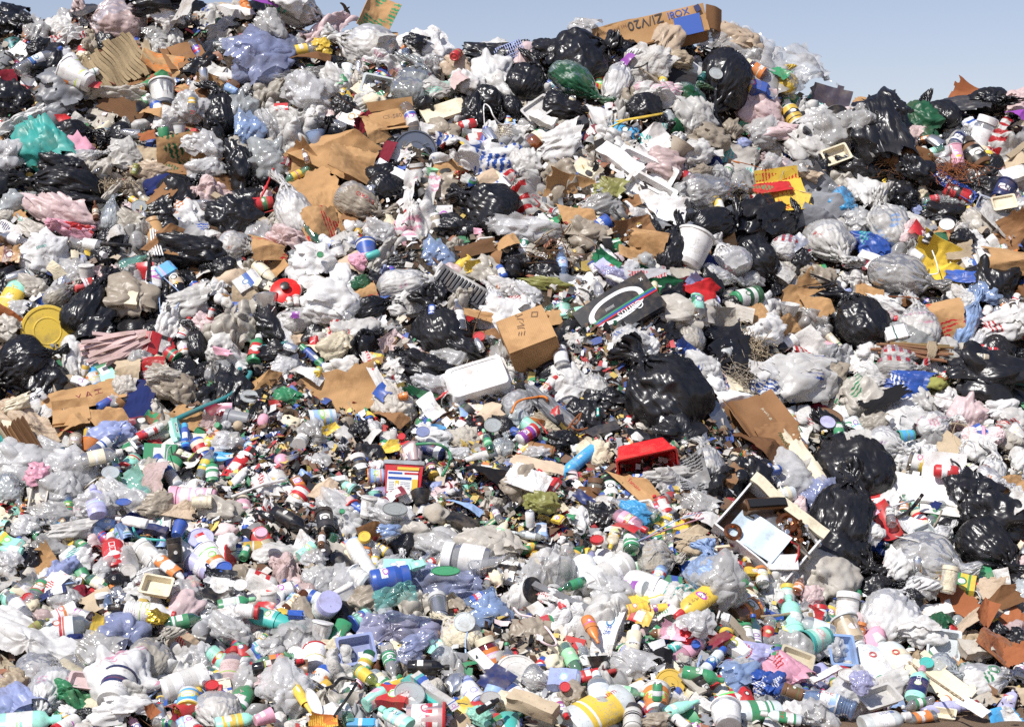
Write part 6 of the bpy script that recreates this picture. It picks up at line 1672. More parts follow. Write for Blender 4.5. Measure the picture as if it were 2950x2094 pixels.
rows('D1', '''
det 1010 60 330 0 100 r w r v=2 n=detergent_bottle txt=□□ ts=.16 tc=w ; white and red detergent bottle/with panel label
det 70 40 200 0 170 mt w w v=1 ; mint bottle with striped label/at the left edge
wad 450 110 330 220 -20 c v=1 ; white-flecked clear film/left of the red detergent bottle
wad 700 190 260 330 -60 i:c te v=2 ; clear bag with teal specks/below the flecked film
wad 240 160 200 260 70 k v=4 ; small black bag tuft/left of brown paper
card 390 150 200 200 -60 d:kb v=1 ; crumpled brown paper/right of the black tuft
wad 90 200 240 200 30 c v=3 ; clear film heap/left of the black tuft
pet 370 400 420 0 55 t:c r gn v=1 ; clear bottle with green label/and red heart cap
card 470 350 260 150 40 e:w r v=3 ; white wrapper with red band/on the green label bottle
pet 150 540 360 0 128 t:c w c v=0 ; ribbed clear bottle/below the green label bottle
scrap 470 470 230 110 10 q:nb w v=1 ; navy recycling wrapper/below the white wrapper
wad 590 540 260 240 40 c v=4 ; clear bag with yellow print/right of the navy wrapper
cap 250 490 100 80 0 r v=0 ; red heart-shaped lid/left of the navy wrapper
wine 330 720 200 0 30 t:ol ol ol v=1 ; olive glass jar/left of the pearly bottle
det 620 740 480 0 8 t:cw r cw v=2 ; large pearly bottle with red cap/lying flat
pot 920 530 160 0 100 k w k v=0 tip=60 ; black ring with white centre/right of yellow printed bag
panel 860 510 270 180 20 d:tn v=0 ; greyish card/behind the black ring
pet 1340 610 400 160 -5 q:w r w v=0 n=milk_carton cat=carton ; white and red drink carton/with barcode
wine 1060 560 170 0 0 g:k k k v=1 ; black bottle bottom/left of the red drink carton
wad 1060 480 150 150 60 m:si v=1 ; silver foil/above the black bottle bottom
wine 1650 680 330 0 12 t:gn w gn v=1 ; emerald bottle with white cap/right of the red carton
wine 1740 830 300 0 165 g:k k k v=1 txt=AP ts=.1 tc=lg ; shiny black bottle with grey label/below the emerald bottle
wad 1390 670 140 190 60 m:go v=2 ; gold foil/on the red carton
det 2110 510 270 0 10 gn ln cw v=0 ; green bottle with clear label/right of the black card
pot 2200 590 170 0 -5 h:w r w v=1 ; white bottle with red cap/below the green bottle
card 1960 390 250 270 80 q:k w v=0 ; black card with white figure/left of the green bottle
pot 1330 100 220 0 130 w w w v=0 ; white bottle group piece/right of the red detergent bottle
tube 1500 190 330 0 140 w w o v=0 ; white tube with orange print/above brown litter
pot 1560 50 180 0 100 k k k v=1 tip=50 ; black round lid pot/above the orange print tube
pot 1780 190 230 0 150 la w la v=0 txt=fee ts=.15 tc=w ; violet cup/right of the orange print tube
cup 1890 150 250 0 130 o:w o w v=0 ; white cup with orange fruit/right of the violet cup
cap 2000 230 140 100 0 b v=0 ; blue screw lid/below the orange fruit cup
disc 1140 240 150 130 0 o:w v=0 face=.6 ; white disc/below the red detergent bottle
stick 1320 240 200 50 10 o:w v=3 ; ivory stick/right of the white disc
tray 1400 400 260 170 -10 a:cr v=2 ; soiled cream tray/below the ivory stick
disc 2140 360 120 100 0 o:w v=1 face=.6 ; pale round lid/right of the black card
wad 1660 490 330 240 10 c v=5 ; clear bag/left of the black card
wad 2060 650 230 150 -15 p:w v=2 ; white tissue with orange/below the green bottle
sheet 250 870 860 380 -28 w v=3 h=.5 up=.10 ; big white sheet/spread at the left edge
tied 420 1180 500 330 10 c v=2 ; clear bag bundle/under the big white sheet
wad 870 1000 420 330 -20 c v=0 ; shiny clear bag/right of the big white sheet
wad 1130 830 420 420 60 c:bl v=1 ; bluish clear bag/below the red carton
tied 1370 1040 480 380 60 ow v=1 ; round dirty white bag/right of the bluish bag
card 1640 960 260 210 -30 e:be r v=5 ; brown stained film with red print/right of the round bag
det 2060 1080 340 0 80 h:lp r lp v=2 ; pinkish jug/lying bottom out
wad 1760 1050 300 260 -40 c v=3 ; clear wrinkled film/left of the pinkish jug
pot 1640 1240 330 0 20 w w w v=1 ; pale cylinder tub/below the round dirty bag
can 1810 1230 110 0 -60 si w si v=0 tip=40 ; white can end/right of the pale tub
cap 1890 1270 120 80 0 r v=0 ; red plastic ring/below the pinkish jug
sheet 620 1400 420 200 -30 gn v=1 ; emerald torn bag/at the lower left
wad 240 1420 220 130 10 pk v=0 ; pink and red film/left of the emerald bag
tub 1030 1300 260 0 70 w nb w v=0 ; white tub with tricolour stripe/below the shiny bag
tray 790 1240 330 150 -5 f:lp v=1 ; pink-edged clear tray/right of the clear bundle
sheet 1150 1330 420 150 -15 w v=0 ; white plastic flap/over the tricolour tub
wad 1080 1550 620 200 8 w v=3 ; white bag at the bottom edge/beside a brown scrap
det 260 1580 460 0 5 mt mt w v=2 ; turquoise bottle with green label/at the bottom left
tub 1680 1400 190 0 -95 w y sk v=0 ; blue and white tub with yellow label/at the bottom
pack 1910 1440 230 170 -10 r w w v=1 txt=CaféCola ts=.1 tc=w ; red and white packet/right of the blue tub
det 2150 1370 330 0 60 gn w gn v=2 txt=マイ ts=.12 tc=pk ; green detergent bottle with pink print/right of the red packet
det 2130 1560 330 0 10 mt mt y v=0 ; pale turquoise bottle/below the green detergent bottle
card 1350 1490 110 100 30 d:ru v=1 ; brown scrap/right of the white bottom bag
wad 130 1290 260 200 20 tn v=5 ; amber film/at the left edge
card 910 740 180 150 -10 o:y v=1 ; yellow piece/right of the pearly bottle
wad 2080 820 420 200 -25 c v=4 ; brown-tinged film/right of the shiny black bottle
''')
rows('D2', '''
wine 760 190 420 0 135 g:k k k v=1 ; broken black bottle/mouth toward the viewer
aero 960 180 430 0 -60 w w w v=0 ; long white spray can/right of the broken black bottle
pack 1250 190 240 120 0 mt mt mt v=0 ; mint soap box/right of the long spray can
pack 1430 180 120 80 15 mt mt mt v=1 ; mint dish corner/right of the mint soap box
jar 1190 310 270 0 10 o:b b b v=0 ; royal blue jar/below the long spray can
tub 920 310 170 0 150 h:cw w w v=0 ; clear ribbed cup/left of the royal blue jar
can 1415 90 120 0 -50 m:si si si v=0 tip=35 ; silver aerosol base/above the mint dish
disc 1680 240 250 80 0 o:gn v=1 ; bright green lid/above the blue film bag
jar 1870 130 330 0 170 t:c c c v=1 ; large clear ribbed jar/right of the green lid
pet 2060 160 330 0 15 t:c c gn v=3 ; clear bottle/right of the ribbed jar
pot 590 80 170 0 100 g:ch ch ch v=0 ; dark glass pot/above the broken black bottle
cup 440 70 150 0 30 o:mt y mt v=0 ; turquoise cup/with yellow ring
stick 290 160 330 26 40 o:lp v=0 ; colourful toothbrush/below the turquoise cup
wad 500 150 230 150 -20 c v=3 ; clear film/right of the toothbrush
wad 560 340 330 230 -20 c v=2 ; pinkish clear bag/left of the clear ribbed cup
pot 600 580 290 0 -30 la la w v=0 tip=62 ; lavender tub base/face toward the viewer
tub 810 470 190 0 140 w w w v=0 tip=50 ; white funnel cap/right of the lavender tub
tub 110 500 140 0 100 w w w v=2 tip=55 ; white cup/left of the lavender tub
scrap 60 590 170 120 -20 o:r v=3 ; red plastic lid/left of the white cup
det 200 680 400 0 -15 te te te v=1 ; teal plastic bottle/below the red lid
block 345 620 60 150 80 o:b v=0 ; blue clip/on the teal bottle
wad 960 560 240 330 -70 sa v=5 ; brown film bag/right of the lavender tub
sheet 1650 380 960 330 -8 c:bl v=0 h=.5 ; lavender film with red specks/spread wide on the apron
sheet 1230 480 360 180 10 c:te v=2 ; teal clear film/left of the red-specked film
wad 2080 680 330 330 -40 c:lb v=1 ; bright blue film/below the red-specked film
sheet 1300 800 760 330 -5 c:la v=6 h=.5 ; violet clear film/with red lines
wad 1420 960 420 200 30 c:bl v=3 ; violet film end/below the red-lined film
pot 1620 560 200 0 100 m:si si si v=1 ; foil cup/on the lavender film
disc 1850 690 190 170 0 o:cw v=1 face=.75 ; pale blue ball lid/on bright blue film
tied 1770 830 460 330 130 p:cr v=5 txt=Fruit_F ts=.07 tc=r ; cream cloth bag/with red lettering
tub 570 790 200 0 60 h:w w w v=1 tip=50 ; white funnel/below the lavender tub
det 370 990 300 0 130 w w w v=3 ; white bottle with teal triangle/above the black wine bottle
wine 190 1070 420 0 10 g:k r k v=0 ; black wine bottle/with dark red cap
tube 360 1290 500 95 122 y y y v=0 ; long yellow bottle/at the lower left
tray 890 990 330 260 10 f:bl v=2 txt=■_■ ts=.2 tc=w ; clear box with blue lid/left of the sake bottle
pet 1190 1050 360 0 -75 t:c w gn v=0 txt=水 ts=.12 tc=nb ; clear bottle with green and white label/right of the blue-lidded box
wine 990 1180 260 0 -38 t:lm lm y v=1 ; lime bottle/below the blue-lidded box
wine 1530 1090 330 0 0 g:k k k v=1 ; black bottle/below the violet film
jar 2070 970 230 0 125 t:r cr o v=0 tip=35 ; jam jar with cream lid/right of the cream cloth bag
pack 2010 1040 270 100 -45 a:w w w v=0 ; white slim box/left of the jam jar
scrap 1900 1080 70 150 -60 o:gn v=1 ; green glass piece/below the cream bag
panel 2120 1210 260 260 45 o:nb v=1 ; navy square panel/left of the flowered dish
pack 1210 1350 250 200 -8 r go r v=1 txt=◯ ts=.24 tc=w ; red box with gold lines/below the lime bottle
plank 1480 1300 400 130 -38 o:te v=0 ; green long box/right of the red gold-lined box
pack 1560 1290 420 90 -38 w b w v=2 ; white and blue long box/beside the green long box
disc 1360 1340 260 210 -30 h:cw v=1 ; clear lid with pale rim/behind the red box
lump 1780 1300 300 200 70 m:si v=1 n=foil_cup cat=foil ; crinkled foil cup/right of the long boxes
pot 1910 1330 230 0 130 bl bl w v=0 ; grey-blue ball bottle/right of the foil cup
aero 2060 1430 170 0 30 k k k v=0 ; black cylinder/right of the grey-blue bottle
disc 2080 1370 180 110 0 h:w v=1 ; milky oval lid/above the black cylinder
block 2230 1400 200 150 -25 o:cr v=0 ; cream box corner/right of the milky lid
cup 1050 1380 180 0 30 o:mt pk pk v=2 ; mint and pink cup/left of the red box
det 1230 1530 260 0 150 mt mt w v=2 txt=パイ ts=.16 tc=nb ; turquoise bottle with rainbow band/below the red box
disc 510 1410 260 100 -65 o:w v=1 face=.5 ; mirror in white frame/right of the yellow bottle
pet 780 1470 330 0 110 t:ln w w v=0 ; pale green bottle with white label/behind the black frame
tub 1500 1560 330 0 0 h:lp r w v=1 ; pink-edged tub/at the bottom
panel 1830 1570 190 170 -15 d:tn v=0 ; beige clasp card/at the bottom
wad 280 1370 420 420 -50 c v=4 ; clear film bag/left of the yellow bottle
cup 60 1540 150 0 20 o:pk pk pk v=0 ; pink cup/at the bottom left
pack 600 1520 240 150 25 w w w v=1 ; white card packet/below the black frame
pack 920 1590 230 90 0 sk w sk v=0 ; blue packet/at the bottom edge
card 590 1590 250 90 5 e:o y v=1 ; orange wrapper/at the bottom edge
wad 1980 1540 230 140 -20 mt v=2 ; turquoise rag/right of the beige clasp card
card 1350 1430 200 110 -40 p:w v=1 ; white sheet with dotted frame/below the red box
card 60 420 320 110 -25 w v=5 ; white strip/left of the white cup
wad 150 950 260 200 30 c v=1 ; clear crackle film/above the wine bottle
wad 680 1000 230 330 80 cr v=3 ; cream packing/left of the blue-lidded box
''')
rows('D3', '''
tub 100 420 220 0 -25 w k w v=0 tip=40 ; white mug with black print/on the apron
pot 860 260 320 0 -150 w w w v=0 ; white canister with black spots/on the apron
pot 660 270 270 0 -65 w w cw v=1 ; white container with gold seal/left of the spotted canister
pot 1060 400 230 0 -20 w cw pu v=0 tip=20 ; white bottle with clear cap/right of the spotted canister
wine 520 360 220 0 200 t:gn gn gn v=1 ; green glass jar/left of the gold seal container
tied 1310 200 420 330 0 p:ow v=4 ; cream soiled cushion/in the middle of the lower right
det 1300 390 520 0 -18 w w w v=1 ; plain white long bottle/below the soiled cushion
wad 1610 50 360 170 -10 p:tn v=0 ; tan paper/above the blue film
tied 1740 270 420 480 100 lb v=2 ; light blue film bag/left of a green bottle
wad 1840 400 400 420 -60 c v=4 ; clear film skirt/below the light blue bag
det 2020 310 200 0 -25 gn w gn v=0 ; small green bottle/right of the light blue bag
pack 2160 240 190 60 0 y y y v=0 ; yellow box/right of the small green bottle
pot 2210 290 140 0 100 h:w o w v=0 ; milky cup/below the yellow box
det 1620 520 380 0 215 y r y v=0 txt=マイペット ts=.09 tc=nb ; yellow bottle with red cap/lying flat
plank 400 450 560 70 -25 x:gy v=0 ; dark plank/across the lower apron
plank 1950 700 620 90 -50 x:sa v=0 ; grey wooden lath/at the right of the apron
jar 2060 610 230 0 205 t:o br o v=1 ; amber jar with orange label/right of the grey lath
det 700 760 240 0 -65 o o o v=1 ; orange bottle/left of the white milk carton
milk 830 830 420 0 -110 q:w b v=0 txt=牛乳 ts=.1 tc=b ; white milk carton with blue print/right of the orange bottle
tube 1060 900 360 0 80 cr w cr v=0 txt=HAIR ts=.07 tr=90 tc=k ; cream cylinder bottle/right of the milk carton
sheet 500 720 420 420 -50 p:w v=5 ; white torn wrapper/left of the orange bottle
wad 160 860 420 330 -30 sa v=2 ; grey clear bag/with a rope coil
can 430 530 120 0 -70 r si r v=0 ; red can/in the litter
wad 340 500 280 130 -20 i:w r v=3 ; red and white shreds/left of the small red can
pot 1090 580 170 0 10 o:y y y v=2 ; yellow soap bottle/below the clear cap bottle
tube 1270 560 240 0 5 y pu y v=0 ; yellow tube/right of the yellow soap bottle
panel 1120 640 220 150 -20 q:go r v=3 ; mustard box/below the yellow tube
card 1380 640 230 130 10 e:w gn v=2 ; white wrapper with green print/left of the yellow bottle's cap
wad 870 480 420 280 -20 c v=1 ; grey clear bag/below the gold seal container
det 1500 970 360 0 215 h:pk pk pk v=1 ; pink bottle/in the centre of the lower right
aero 1780 1030 280 0 48 cw b cw v=0 ; pale spray can with blue cap/right of the pink bottle
can 1460 900 150 0 30 te si te v=0 txt=Coffee ts=.1 tc=w ; teal coffee can/above the pink bottle
wine 1300 790 220 0 180 g:br ch be v=1 ; brown bottle/with torn label
card 1420 790 230 120 -10 q:pk w v=1 ; pink magazine/right of the torn label bottle
wad 1540 850 160 120 0 m:r v=1 ; red gold foil/right of the pink magazine
card 1280 1040 260 150 -10 d:k v=2 ; black card/left of the pink bottle
scrap 1810 880 180 120 20 o:mr v=1 ; maroon plastic/right of the pink bottle
pack 1960 900 260 150 -35 w r w v=1 txt=un ts=.2 tc=k ; white packet lettered un/left of the lath
pack 1860 650 100 90 -20 q:w k v=3 ; white cup with label/left of the lath's middle
pot 2080 790 130 0 100 h:w gn w v=0 ; small white pot/right of the lath
wine 540 1070 420 0 -62 t:ln ln ln v=0 ; pale green long bottle/with pale cap
bowl 750 1050 200 0 100 k k k tip=45 ; black bowl/right of the pale green bottle
det 740 1150 280 0 10 r r r v=0 ; red oval bottle/below the black bowl
disc 30 1120 260 360 80 o:w v=0 face=.5 ; white flowered dish/at the left
pack 430 1200 240 200 -5 h:bl bl w v=1 ; bluish clear box/with red cap
cap 455 1270 95 85 0 r v=0 face=.7 ; round red cap/on the bluish box
drumlid 1390 1250 270 260 0 go v=0 face=.8 h=1.6 ; mustard round lid/tilted in the lower right
plank 1590 1230 260 90 -45 o:ow v=0 ; off white curved strip/right of the mustard lid
wine 1690 1170 330 0 -12 gn gn gn v=1 ; green dish soap bottle/right of the curved strip
pot 1680 1260 160 0 140 k k k v=0 tip=40 ; black jar mouth/below the green soap bottle
wad 1980 1260 460 330 30 c:lb v=3 ; blue bag/in the lower right
wad 2220 1270 200 260 60 i:b w v=3 txt=PEPSI ts=.14 tr=80 tc=w ; blue bag lettered PEPSI/right of the blue bag
wad 2120 1000 330 170 -15 i:la r v=0 ; violet film with red print/above the blue bag
cap 1620 900 80 70 0 b ; pump nozzle/near pink bottle
wad 2000 1100 260 120 5 c v=2 ; clear bubble film/above the blue bag
det 830 1440 640 0 28 cw w y v=2 txt=VALENTI ts=.06 tc=r ; big jug with yellow and red label/at the bottom
wine 1020 1310 260 0 -10 t:ln ln ln v=1 ; pale green bottle base/behind the big jug
det 760 1290 330 0 100 h:cw cw cw v=2 ; pale jug back/behind the big labelled jug
cup 1270 1400 260 0 92 o:w o o v=0 ; white cup with orange print/left of the mustard lid
can 1280 1310 150 0 90 gn si gn v=0 tip=55 ; green tin/sitting in the orange print cup
block 170 1430 420 140 -20 a:tn v=0 ; cream and tan box/at the bottom left of the jug
tube 420 1440 230 0 -60 w r w v=0 ; white bottle with blue print/and red cap
wad 520 1390 260 210 30 sa v=5 ; grey plastic bag/left of the big jug
block 1700 1430 260 150 -25 a:w v=1 ; white box/below the curved strip
det 1500 1440 260 0 20 mt mt mt v=1 ; mint bottle/left of the white box
aero 1440 1540 260 0 140 w w w v=0 ; white bottle with blue band/below the orange print cup
pot 1060 1560 210 0 90 w ch w v=0 ; white jar with green lid/below the big jug
tub 1900 1540 230 0 100 h:c c w v=0 ; clear jar with white label/at the bottom right
det 2120 1480 420 0 180 cw cw gn v=2 ; pale handled jug/at the bottom right
wad 1270 1590 260 110 0 sa v=0 ; brown clear cup/at the bottom
wad 1060 1110 420 260 -25 c v=0 ; crisp clear film/left of the mustard lid
tied 250 1260 330 200 -25 c v=3 ; clear bag of cups/right of the flowered dish
wad 1620 740 260 300 -60 c v=3 ; pinkish film/above the pink bottle
''')
rows('D4', '''
tied 690 220 720 560 -30 k v=5 ; sagging black bag/left of the clear knotted bag
tied 1020 430 420 200 10 k v=1 ; striated black bag/below the sagging black bag
wad 1290 480 200 130 -20 k v=2 ; black bag end/right of the striated bag
tied 1480 250 760 420 -15 c v=4 ; large clear bag/tied with a star knot
wad 1150 220 230 260 60 w v=0 ; white bag piece/left of the star-knotted clear bag
can 1340 180 130 0 110 m:si si w v=0 tip=55 ; silver can/inside the clear bag
wad 1400 420 260 190 -15 c v=1 ; clear knot fan/of the large clear bag
pot 1620 310 190 0 80 p:cr cr cr v=0 tip=40 ; cream foam cup/on the clear bag
tied 2030 140 660 420 -40 k v=0 ; black bag/at the right edge of the lower slope
panel 1700 500 520 220 -42 d:ru v=2 ; rust orange carton/right of the clear bag
card 1990 420 260 170 -10 p:be v=0 ; tan soiled paper/right of the orange carton
card 2080 540 360 170 20 l:br v=4 ; muddy brown sheet/right of the orange carton
card 1950 620 230 140 60 d:ru v=1 ; brown torn flap/below the orange carton
card 1840 730 420 150 25 p:be v=2 ; stained cream paper/below the orange carton
block 1860 920 260 200 10 a:ow v=1 ; soiled foam block/right of the frosted box
card 2040 960 280 330 60 p:ru v=5 ; rust stained paper/right of the soiled foam block
wad 2200 800 200 170 30 i:lp r v=1 ; pink printed bag/at the right edge
card 2200 700 220 230 -30 d:ru v=3 ; orange torn card/at the right edge
wad 2210 900 260 200 -10 k v=3 ; sooty black scrap/at the right edge
card 2230 1000 230 150 10 d:ru v=0 ; small orange card/at the right edge
wad 2040 780 160 150 -50 k v=0 ; black film shred/right of the cream paper
tray 1570 930 280 260 -8 f:cw v=2 face=.5 ; frosted plastic box with red tag/below dark green bag
wad 1530 740 220 200 40 dn v=4 ; dark green film/above the frosted box
block 1500 590 290 160 10 a:w v=1 ; white foam block/above the dark green film
tied 1130 680 620 520 60 w v=1 ; very large white bag/left of the frosted box
wad 1370 820 230 430 85 w v=3 ; torn white bag side/of the very large white bag
pot 710 600 280 0 95 h:w w w v=0 tip=35 ; white round jar/left of the very large white bag
tub 730 790 270 0 120 h:tn cw tn v=1 tip=10 ; translucent tumbler/below the white round jar
jar 830 760 110 0 80 t:o o o v=0 tip=40 ; small amber jar/right of the tumbler
wine 220 640 400 0 100 mt mt mt v=1 ; turquoise pear bottle/at the left
pot 180 480 200 0 90 mt y cw v=0 tip=20 ; turquoise cap with pink swirl/atop the pear bottle
det 290 350 190 0 70 t:o w o v=1 ; orange label bottle/left of the sagging black bag
wad 380 480 200 200 -40 lp v=2 ; pinkish film/below the orange label bottle
card 370 630 240 120 -20 q:r w v=1 ; red and white wrapper/right of the turquoise bottle
det 420 720 300 0 160 h:cw cw cw v=2 ; milky bottle/below the red wrapper
cup 430 850 250 0 200 o:te pk mt v=0 ; turquoise cup with pink label/below the milky bottle
tray 650 990 270 230 100 f:lb v=2 ; blue plastic box/below the tumbler
wad 550 980 230 230 -40 c v=3 ; clear film/left of the blue plastic box
det 930 1050 480 0 125 cw w w v=2 txt=◎ ts=.14 tc=r ; large jug with red ring label/on its side
det 1140 1030 500 0 130 cw w cr v=2 txt=◎ ts=.13 tc=r ; second jug with red ring label/right of the first jug
panel 1530 1230 560 260 -38 a:cr v=3 ; yellowed foam panel/at the lower right
wad 230 1000 420 260 -20 c v=5 ; clear crinkled film/at the left
tray 250 1050 300 180 -20 f:cr v=1 ; pale yellow tray/under clear film
plank 520 1150 330 70 25 o:w v=0 ; white plastic lid edge/below the clear film
disc 770 1180 260 110 -10 o:w v=1 ; white oval lid/left of the jug
wad 830 1240 200 170 -40 c:la v=2 ; violet shredded film/below the oval lid
wad 130 1180 420 260 -40 i:pk r v=0 ; magenta printed film/at the left
wad 60 1280 230 200 30 i:b w v=1 txt=PEPS ts=.16 tc=w ; blue bag with white letters/at the left edge
pot 230 1310 150 0 160 br br br v=1 ; dark brown cup/right of the blue lettered bag
pet 510 1390 500 0 160 t:lb lb w v=1 txt=コープ ts=.08 tc=r ; big crushed light blue bottle/at the bottom
det 120 1530 280 0 170 cw w gn v=0 txt=サラダ ts=.11 tr=90 tc=r ; salad oil bottle with green label/at the bottom left
det 1350 1230 330 0 75 mt pk nb v=0 txt=B.D ts=.12 tc=w ; detergent bottle with pink cap/leaning on the foam panel
wad 1080 1330 420 230 20 w v=0 ; white bag/below the jugs
tray 1000 1390 300 200 20 f:w v=1 ; white box/under the white bag
pet 1340 1420 240 0 190 t:c c gn v=2 ; clear bottle with fruit label/below the foam panel
det 1060 1560 340 0 10 cw w w v=2 txt=いい酒 ts=.1 tc=b ; white jug with blue writing/at the bottom
det 1320 1540 270 0 190 t:cw w o v=0 ; clear bottle with orange label/right of the blue writing jug
tied 1600 1150 300 230 -30 cw v=2 ; milky bag/left of the green seal bag
tied 2010 1280 560 330 15 i:w gn v=3 txt=◎ ts=.2 tc=gn ; white bag with green leaf seal/on bare ground
aero 1590 1450 330 0 4 la la la v=0 ; lavender pole/on bare ground
panel 1830 1440 270 110 -30 a:w v=1 ; white folded card/on bare ground
tray 1540 1540 270 90 -8 a:cr v=2 ; cream tray lid/on bare ground
card 2110 1580 290 110 20 q:sk w v=5 ; blue and white wrapper/on bare ground
wad 770 1400 300 420 -50 c v=4 ; long clear film/between blue bottle and white bag
disc 1420 1050 90 120 80 o:te v=0 ; turquoise disc/left of the milky bag
lump 2160 1500 80 40 0 p:w v=1 ; small white bit/on bare ground
pot 600 1250 90 0 100 gn gn y v=1 ; green cap/below the white lid edge
''')
# ------------------------------------------------------------------ things with a build of their own
def src(tile, x, y): return (0, 740, 1480, 2210)[int(tile[1]) - 1] + x * TW, (0, 525, 1045, 1569)['ABCD'.index(tile[0])] + y * TW
def spot(tile, x, y, ang=0, face=.3, up=0., tip=0, lean=0, stack=True):
    px, py = src(tile, x, y); p, d, t = hit(px, py); l = (covered(p) * .85 if stack else 0) + up
    p, d, t = hit(px, py, l); X, Y, N = frame(p, d, ang, tip, face)
    if lean:
        a = math.radians(lean); Y, N = Y * math.cos(a) + N * math.sin(a), N * math.cos(a) - Y * math.sin(a)
    m = Matrix.Identity(4)
    for i in range(3): m[i][0], m[i][1], m[i][2], m[i][3] = X[i], Y[i], N[i], p[i]
    return m, t / FPX * TW, (p, X, Y, N)
def root(name, m, label, cat, vf=None, material='plastic', col='w', sharp=30):
    if vf is None: o = bpy.data.objects.new(name, None)
    else:
        o = bpy.data.objects.new(name, mk(name, *vf, material, sharp is not None, sharp)); o.color = (*CL[col], 1)
    COL.objects.link(o); o.matrix_world = m; return thing(o, label, cat)
def part(par, name, vf, material, col, sharp=30, mesh=None, loc=None):
    me = mesh or mk(name, *vf, material, sharp is not None, sharp)
    o = bpy.data.objects.new(name, me); COL.objects.link(o); o.parent = par; o.color = (*(CL[col] if isinstance(col, str) else col), 1)
    if loc is not None: o.matrix_local = loc
    return o
def note(info, a, b, h, short): PLACED.append((*info, a, b, h)); LABELS.append((info[0], short))
def strand(tile, pts, r, material, col, name, cat, label, up=0., n=6, dense=4):
    P = [np.array(q, float) for q in pts]; Q = []
    for k in range(len(P) - 1):
        a, b, c, e = P[max(k - 1, 0)], P[k], P[k + 1], P[min(k + 2, len(P) - 1)]
        for s in np.arange(dense) / dense:
            Q.append(.5 * (2 * b + (c - a) * s + (2 * a - 5 * b + 4 * c - e) * s * s + (3 * b - a - 3 * c + e) * s ** 3))
    Q.append(P[-1]); W = []; L = []
    for q in Q:
        px, py = src(tile, *q); p, d, t = hit(px, py); L.append(covered(p) * .8)
    L = np.array(L); L = np.maximum(L, np.convolve(np.pad(L, 2, 'edge'), np.ones(5) / 5, 'valid'))
    for q, l in zip(Q, L):
        px, py = src(tile, *q); p, d, t = hit(px, py, l + up + r * TW * .0024); W.append(p)
    W = np.array(W); c = W.mean(0); V, F = tube(W - c, r * TW * .0024, n)
    o = bpy.data.objects.new(name, mk(name, V, F, material, True, 50)); COL.objects.link(o); o.location = c; o.color = (*CL[col], 1)
    thing(o, label, cat); LABELS.append((c, label.split('/')[0].strip())); return o
R5 = random.Random(5)

# weathered laminated slab below the ridge bag
m, u, inf = spot('A1', 1055, 600, -52, .55, .10)
t = root('weathered_slab', m, 'weathered slab of split wood layers/below the pink tinted ridge bag', 'wood slab')
for k in range(15):
    y = (k - 7) * 33 * u; L = (410 + 40 * math.sin(k * 1.7) + R5.uniform(-30, 30)) * u; hh = .10 + .02 * math.sin(k * .9) + R5.uniform(0, .02)
    V, F = subbox(L, 31 * u, hh, (12, 3, 3)); V = V + np.array([R5.uniform(-.02, .02), y, 0]); V[:, 1] += .010 * np.sin(V[:, 0] * 22 + k * .35); V[:, 2] += .012 * np.sin(V[:, 0] * 14 + k * .5) + .006 * fbm(V * 22, k, 2)
    part(t, 'wood_layer', (V, F), 'wood', tuple(q * (.85 + .3 * ((k * 7) % 5) / 4) for q in (.47, .36, .21)))
note(inf, .24, .24, .14, 'weathered slab of split wood layers')

# long carton on the skyline
m, u, inf = spot('A3', 1210, 265, 13, .72, .20)
L, H, D = 1020 * u, 250 * u, .24
V, F = trigrid(22, 8, L, H); V[:, 2] += .012 * fbm(V * 6, 3, 3); a = shell(V, F, .012)
t = root('long_cardboard_box', m, 'long opened carton on the skyline/with upside down lettering', 'box', a, 'card', 'kb')
V, F = trigrid(22, 6, L * .98, .20); V[:, 2] += .01 * fbm(V * 6, 9, 3)
part(t, 'top_panel', xf(shell(V, F, .012), (0, H / 2 + .02, -.10), (-1.35, 0, 0)), 'card', 'kb')
V, F = trigrid(8, 8, 200 * u, 210 * u); V[:, 2] -= .5 * (V[:, 0] > 0) * V[:, 0]
part(t, 'flap', xf(shell(V, F, .012), (L / 2 + 85 * u, -.01, -.06), (0, .55, -.25)), 'card', 'dk')
V, F = trigrid(9, 8, 330 * u, 170 * u); V[:, 2] += .02 * np.sin(V[:, 0] * 14)
part(t, 'flap', xf(shell(V, F, .012), (-L / 2 - 110 * u, .055, -.03), (.15, -.2, -.25)), 'card', 'kb')
V, F = trigrid(20, 4, L * .9, .12); part(t, 'bottom_panel', xf(shell(V, F, .012), (.03, -H / 2 - .03, -.04), (.9, 0, 0)), 'card', 'dk')
V, F = trigrid(8, 6, 235 * u, 175 * u); part(t, 'printed_patch', xf(shell(V, F, .004), (L * .33, -.045, .02)), 'ink', 'b')
V, F = trigrid(3, 3, 50 * u, 60 * u); part(t, 'printed_mark', xf(shell(V, F, .003), (L * .44, .085, .02), (0, 0, .3)), 'ink', 'nb')
lettering(t, 'ZI/V20', .115, CL['ch'], (-.02, .075), 183); lettering(t, 'XO8I', .085, CL['b'], (.27, .085), 183); lettering(t, 'wonb nozsid 1H-', .042, CL['br'], (-.32, .07), 4)
note(inf, L / 2, H / 2, .2, 'long opened carton on the skyline')

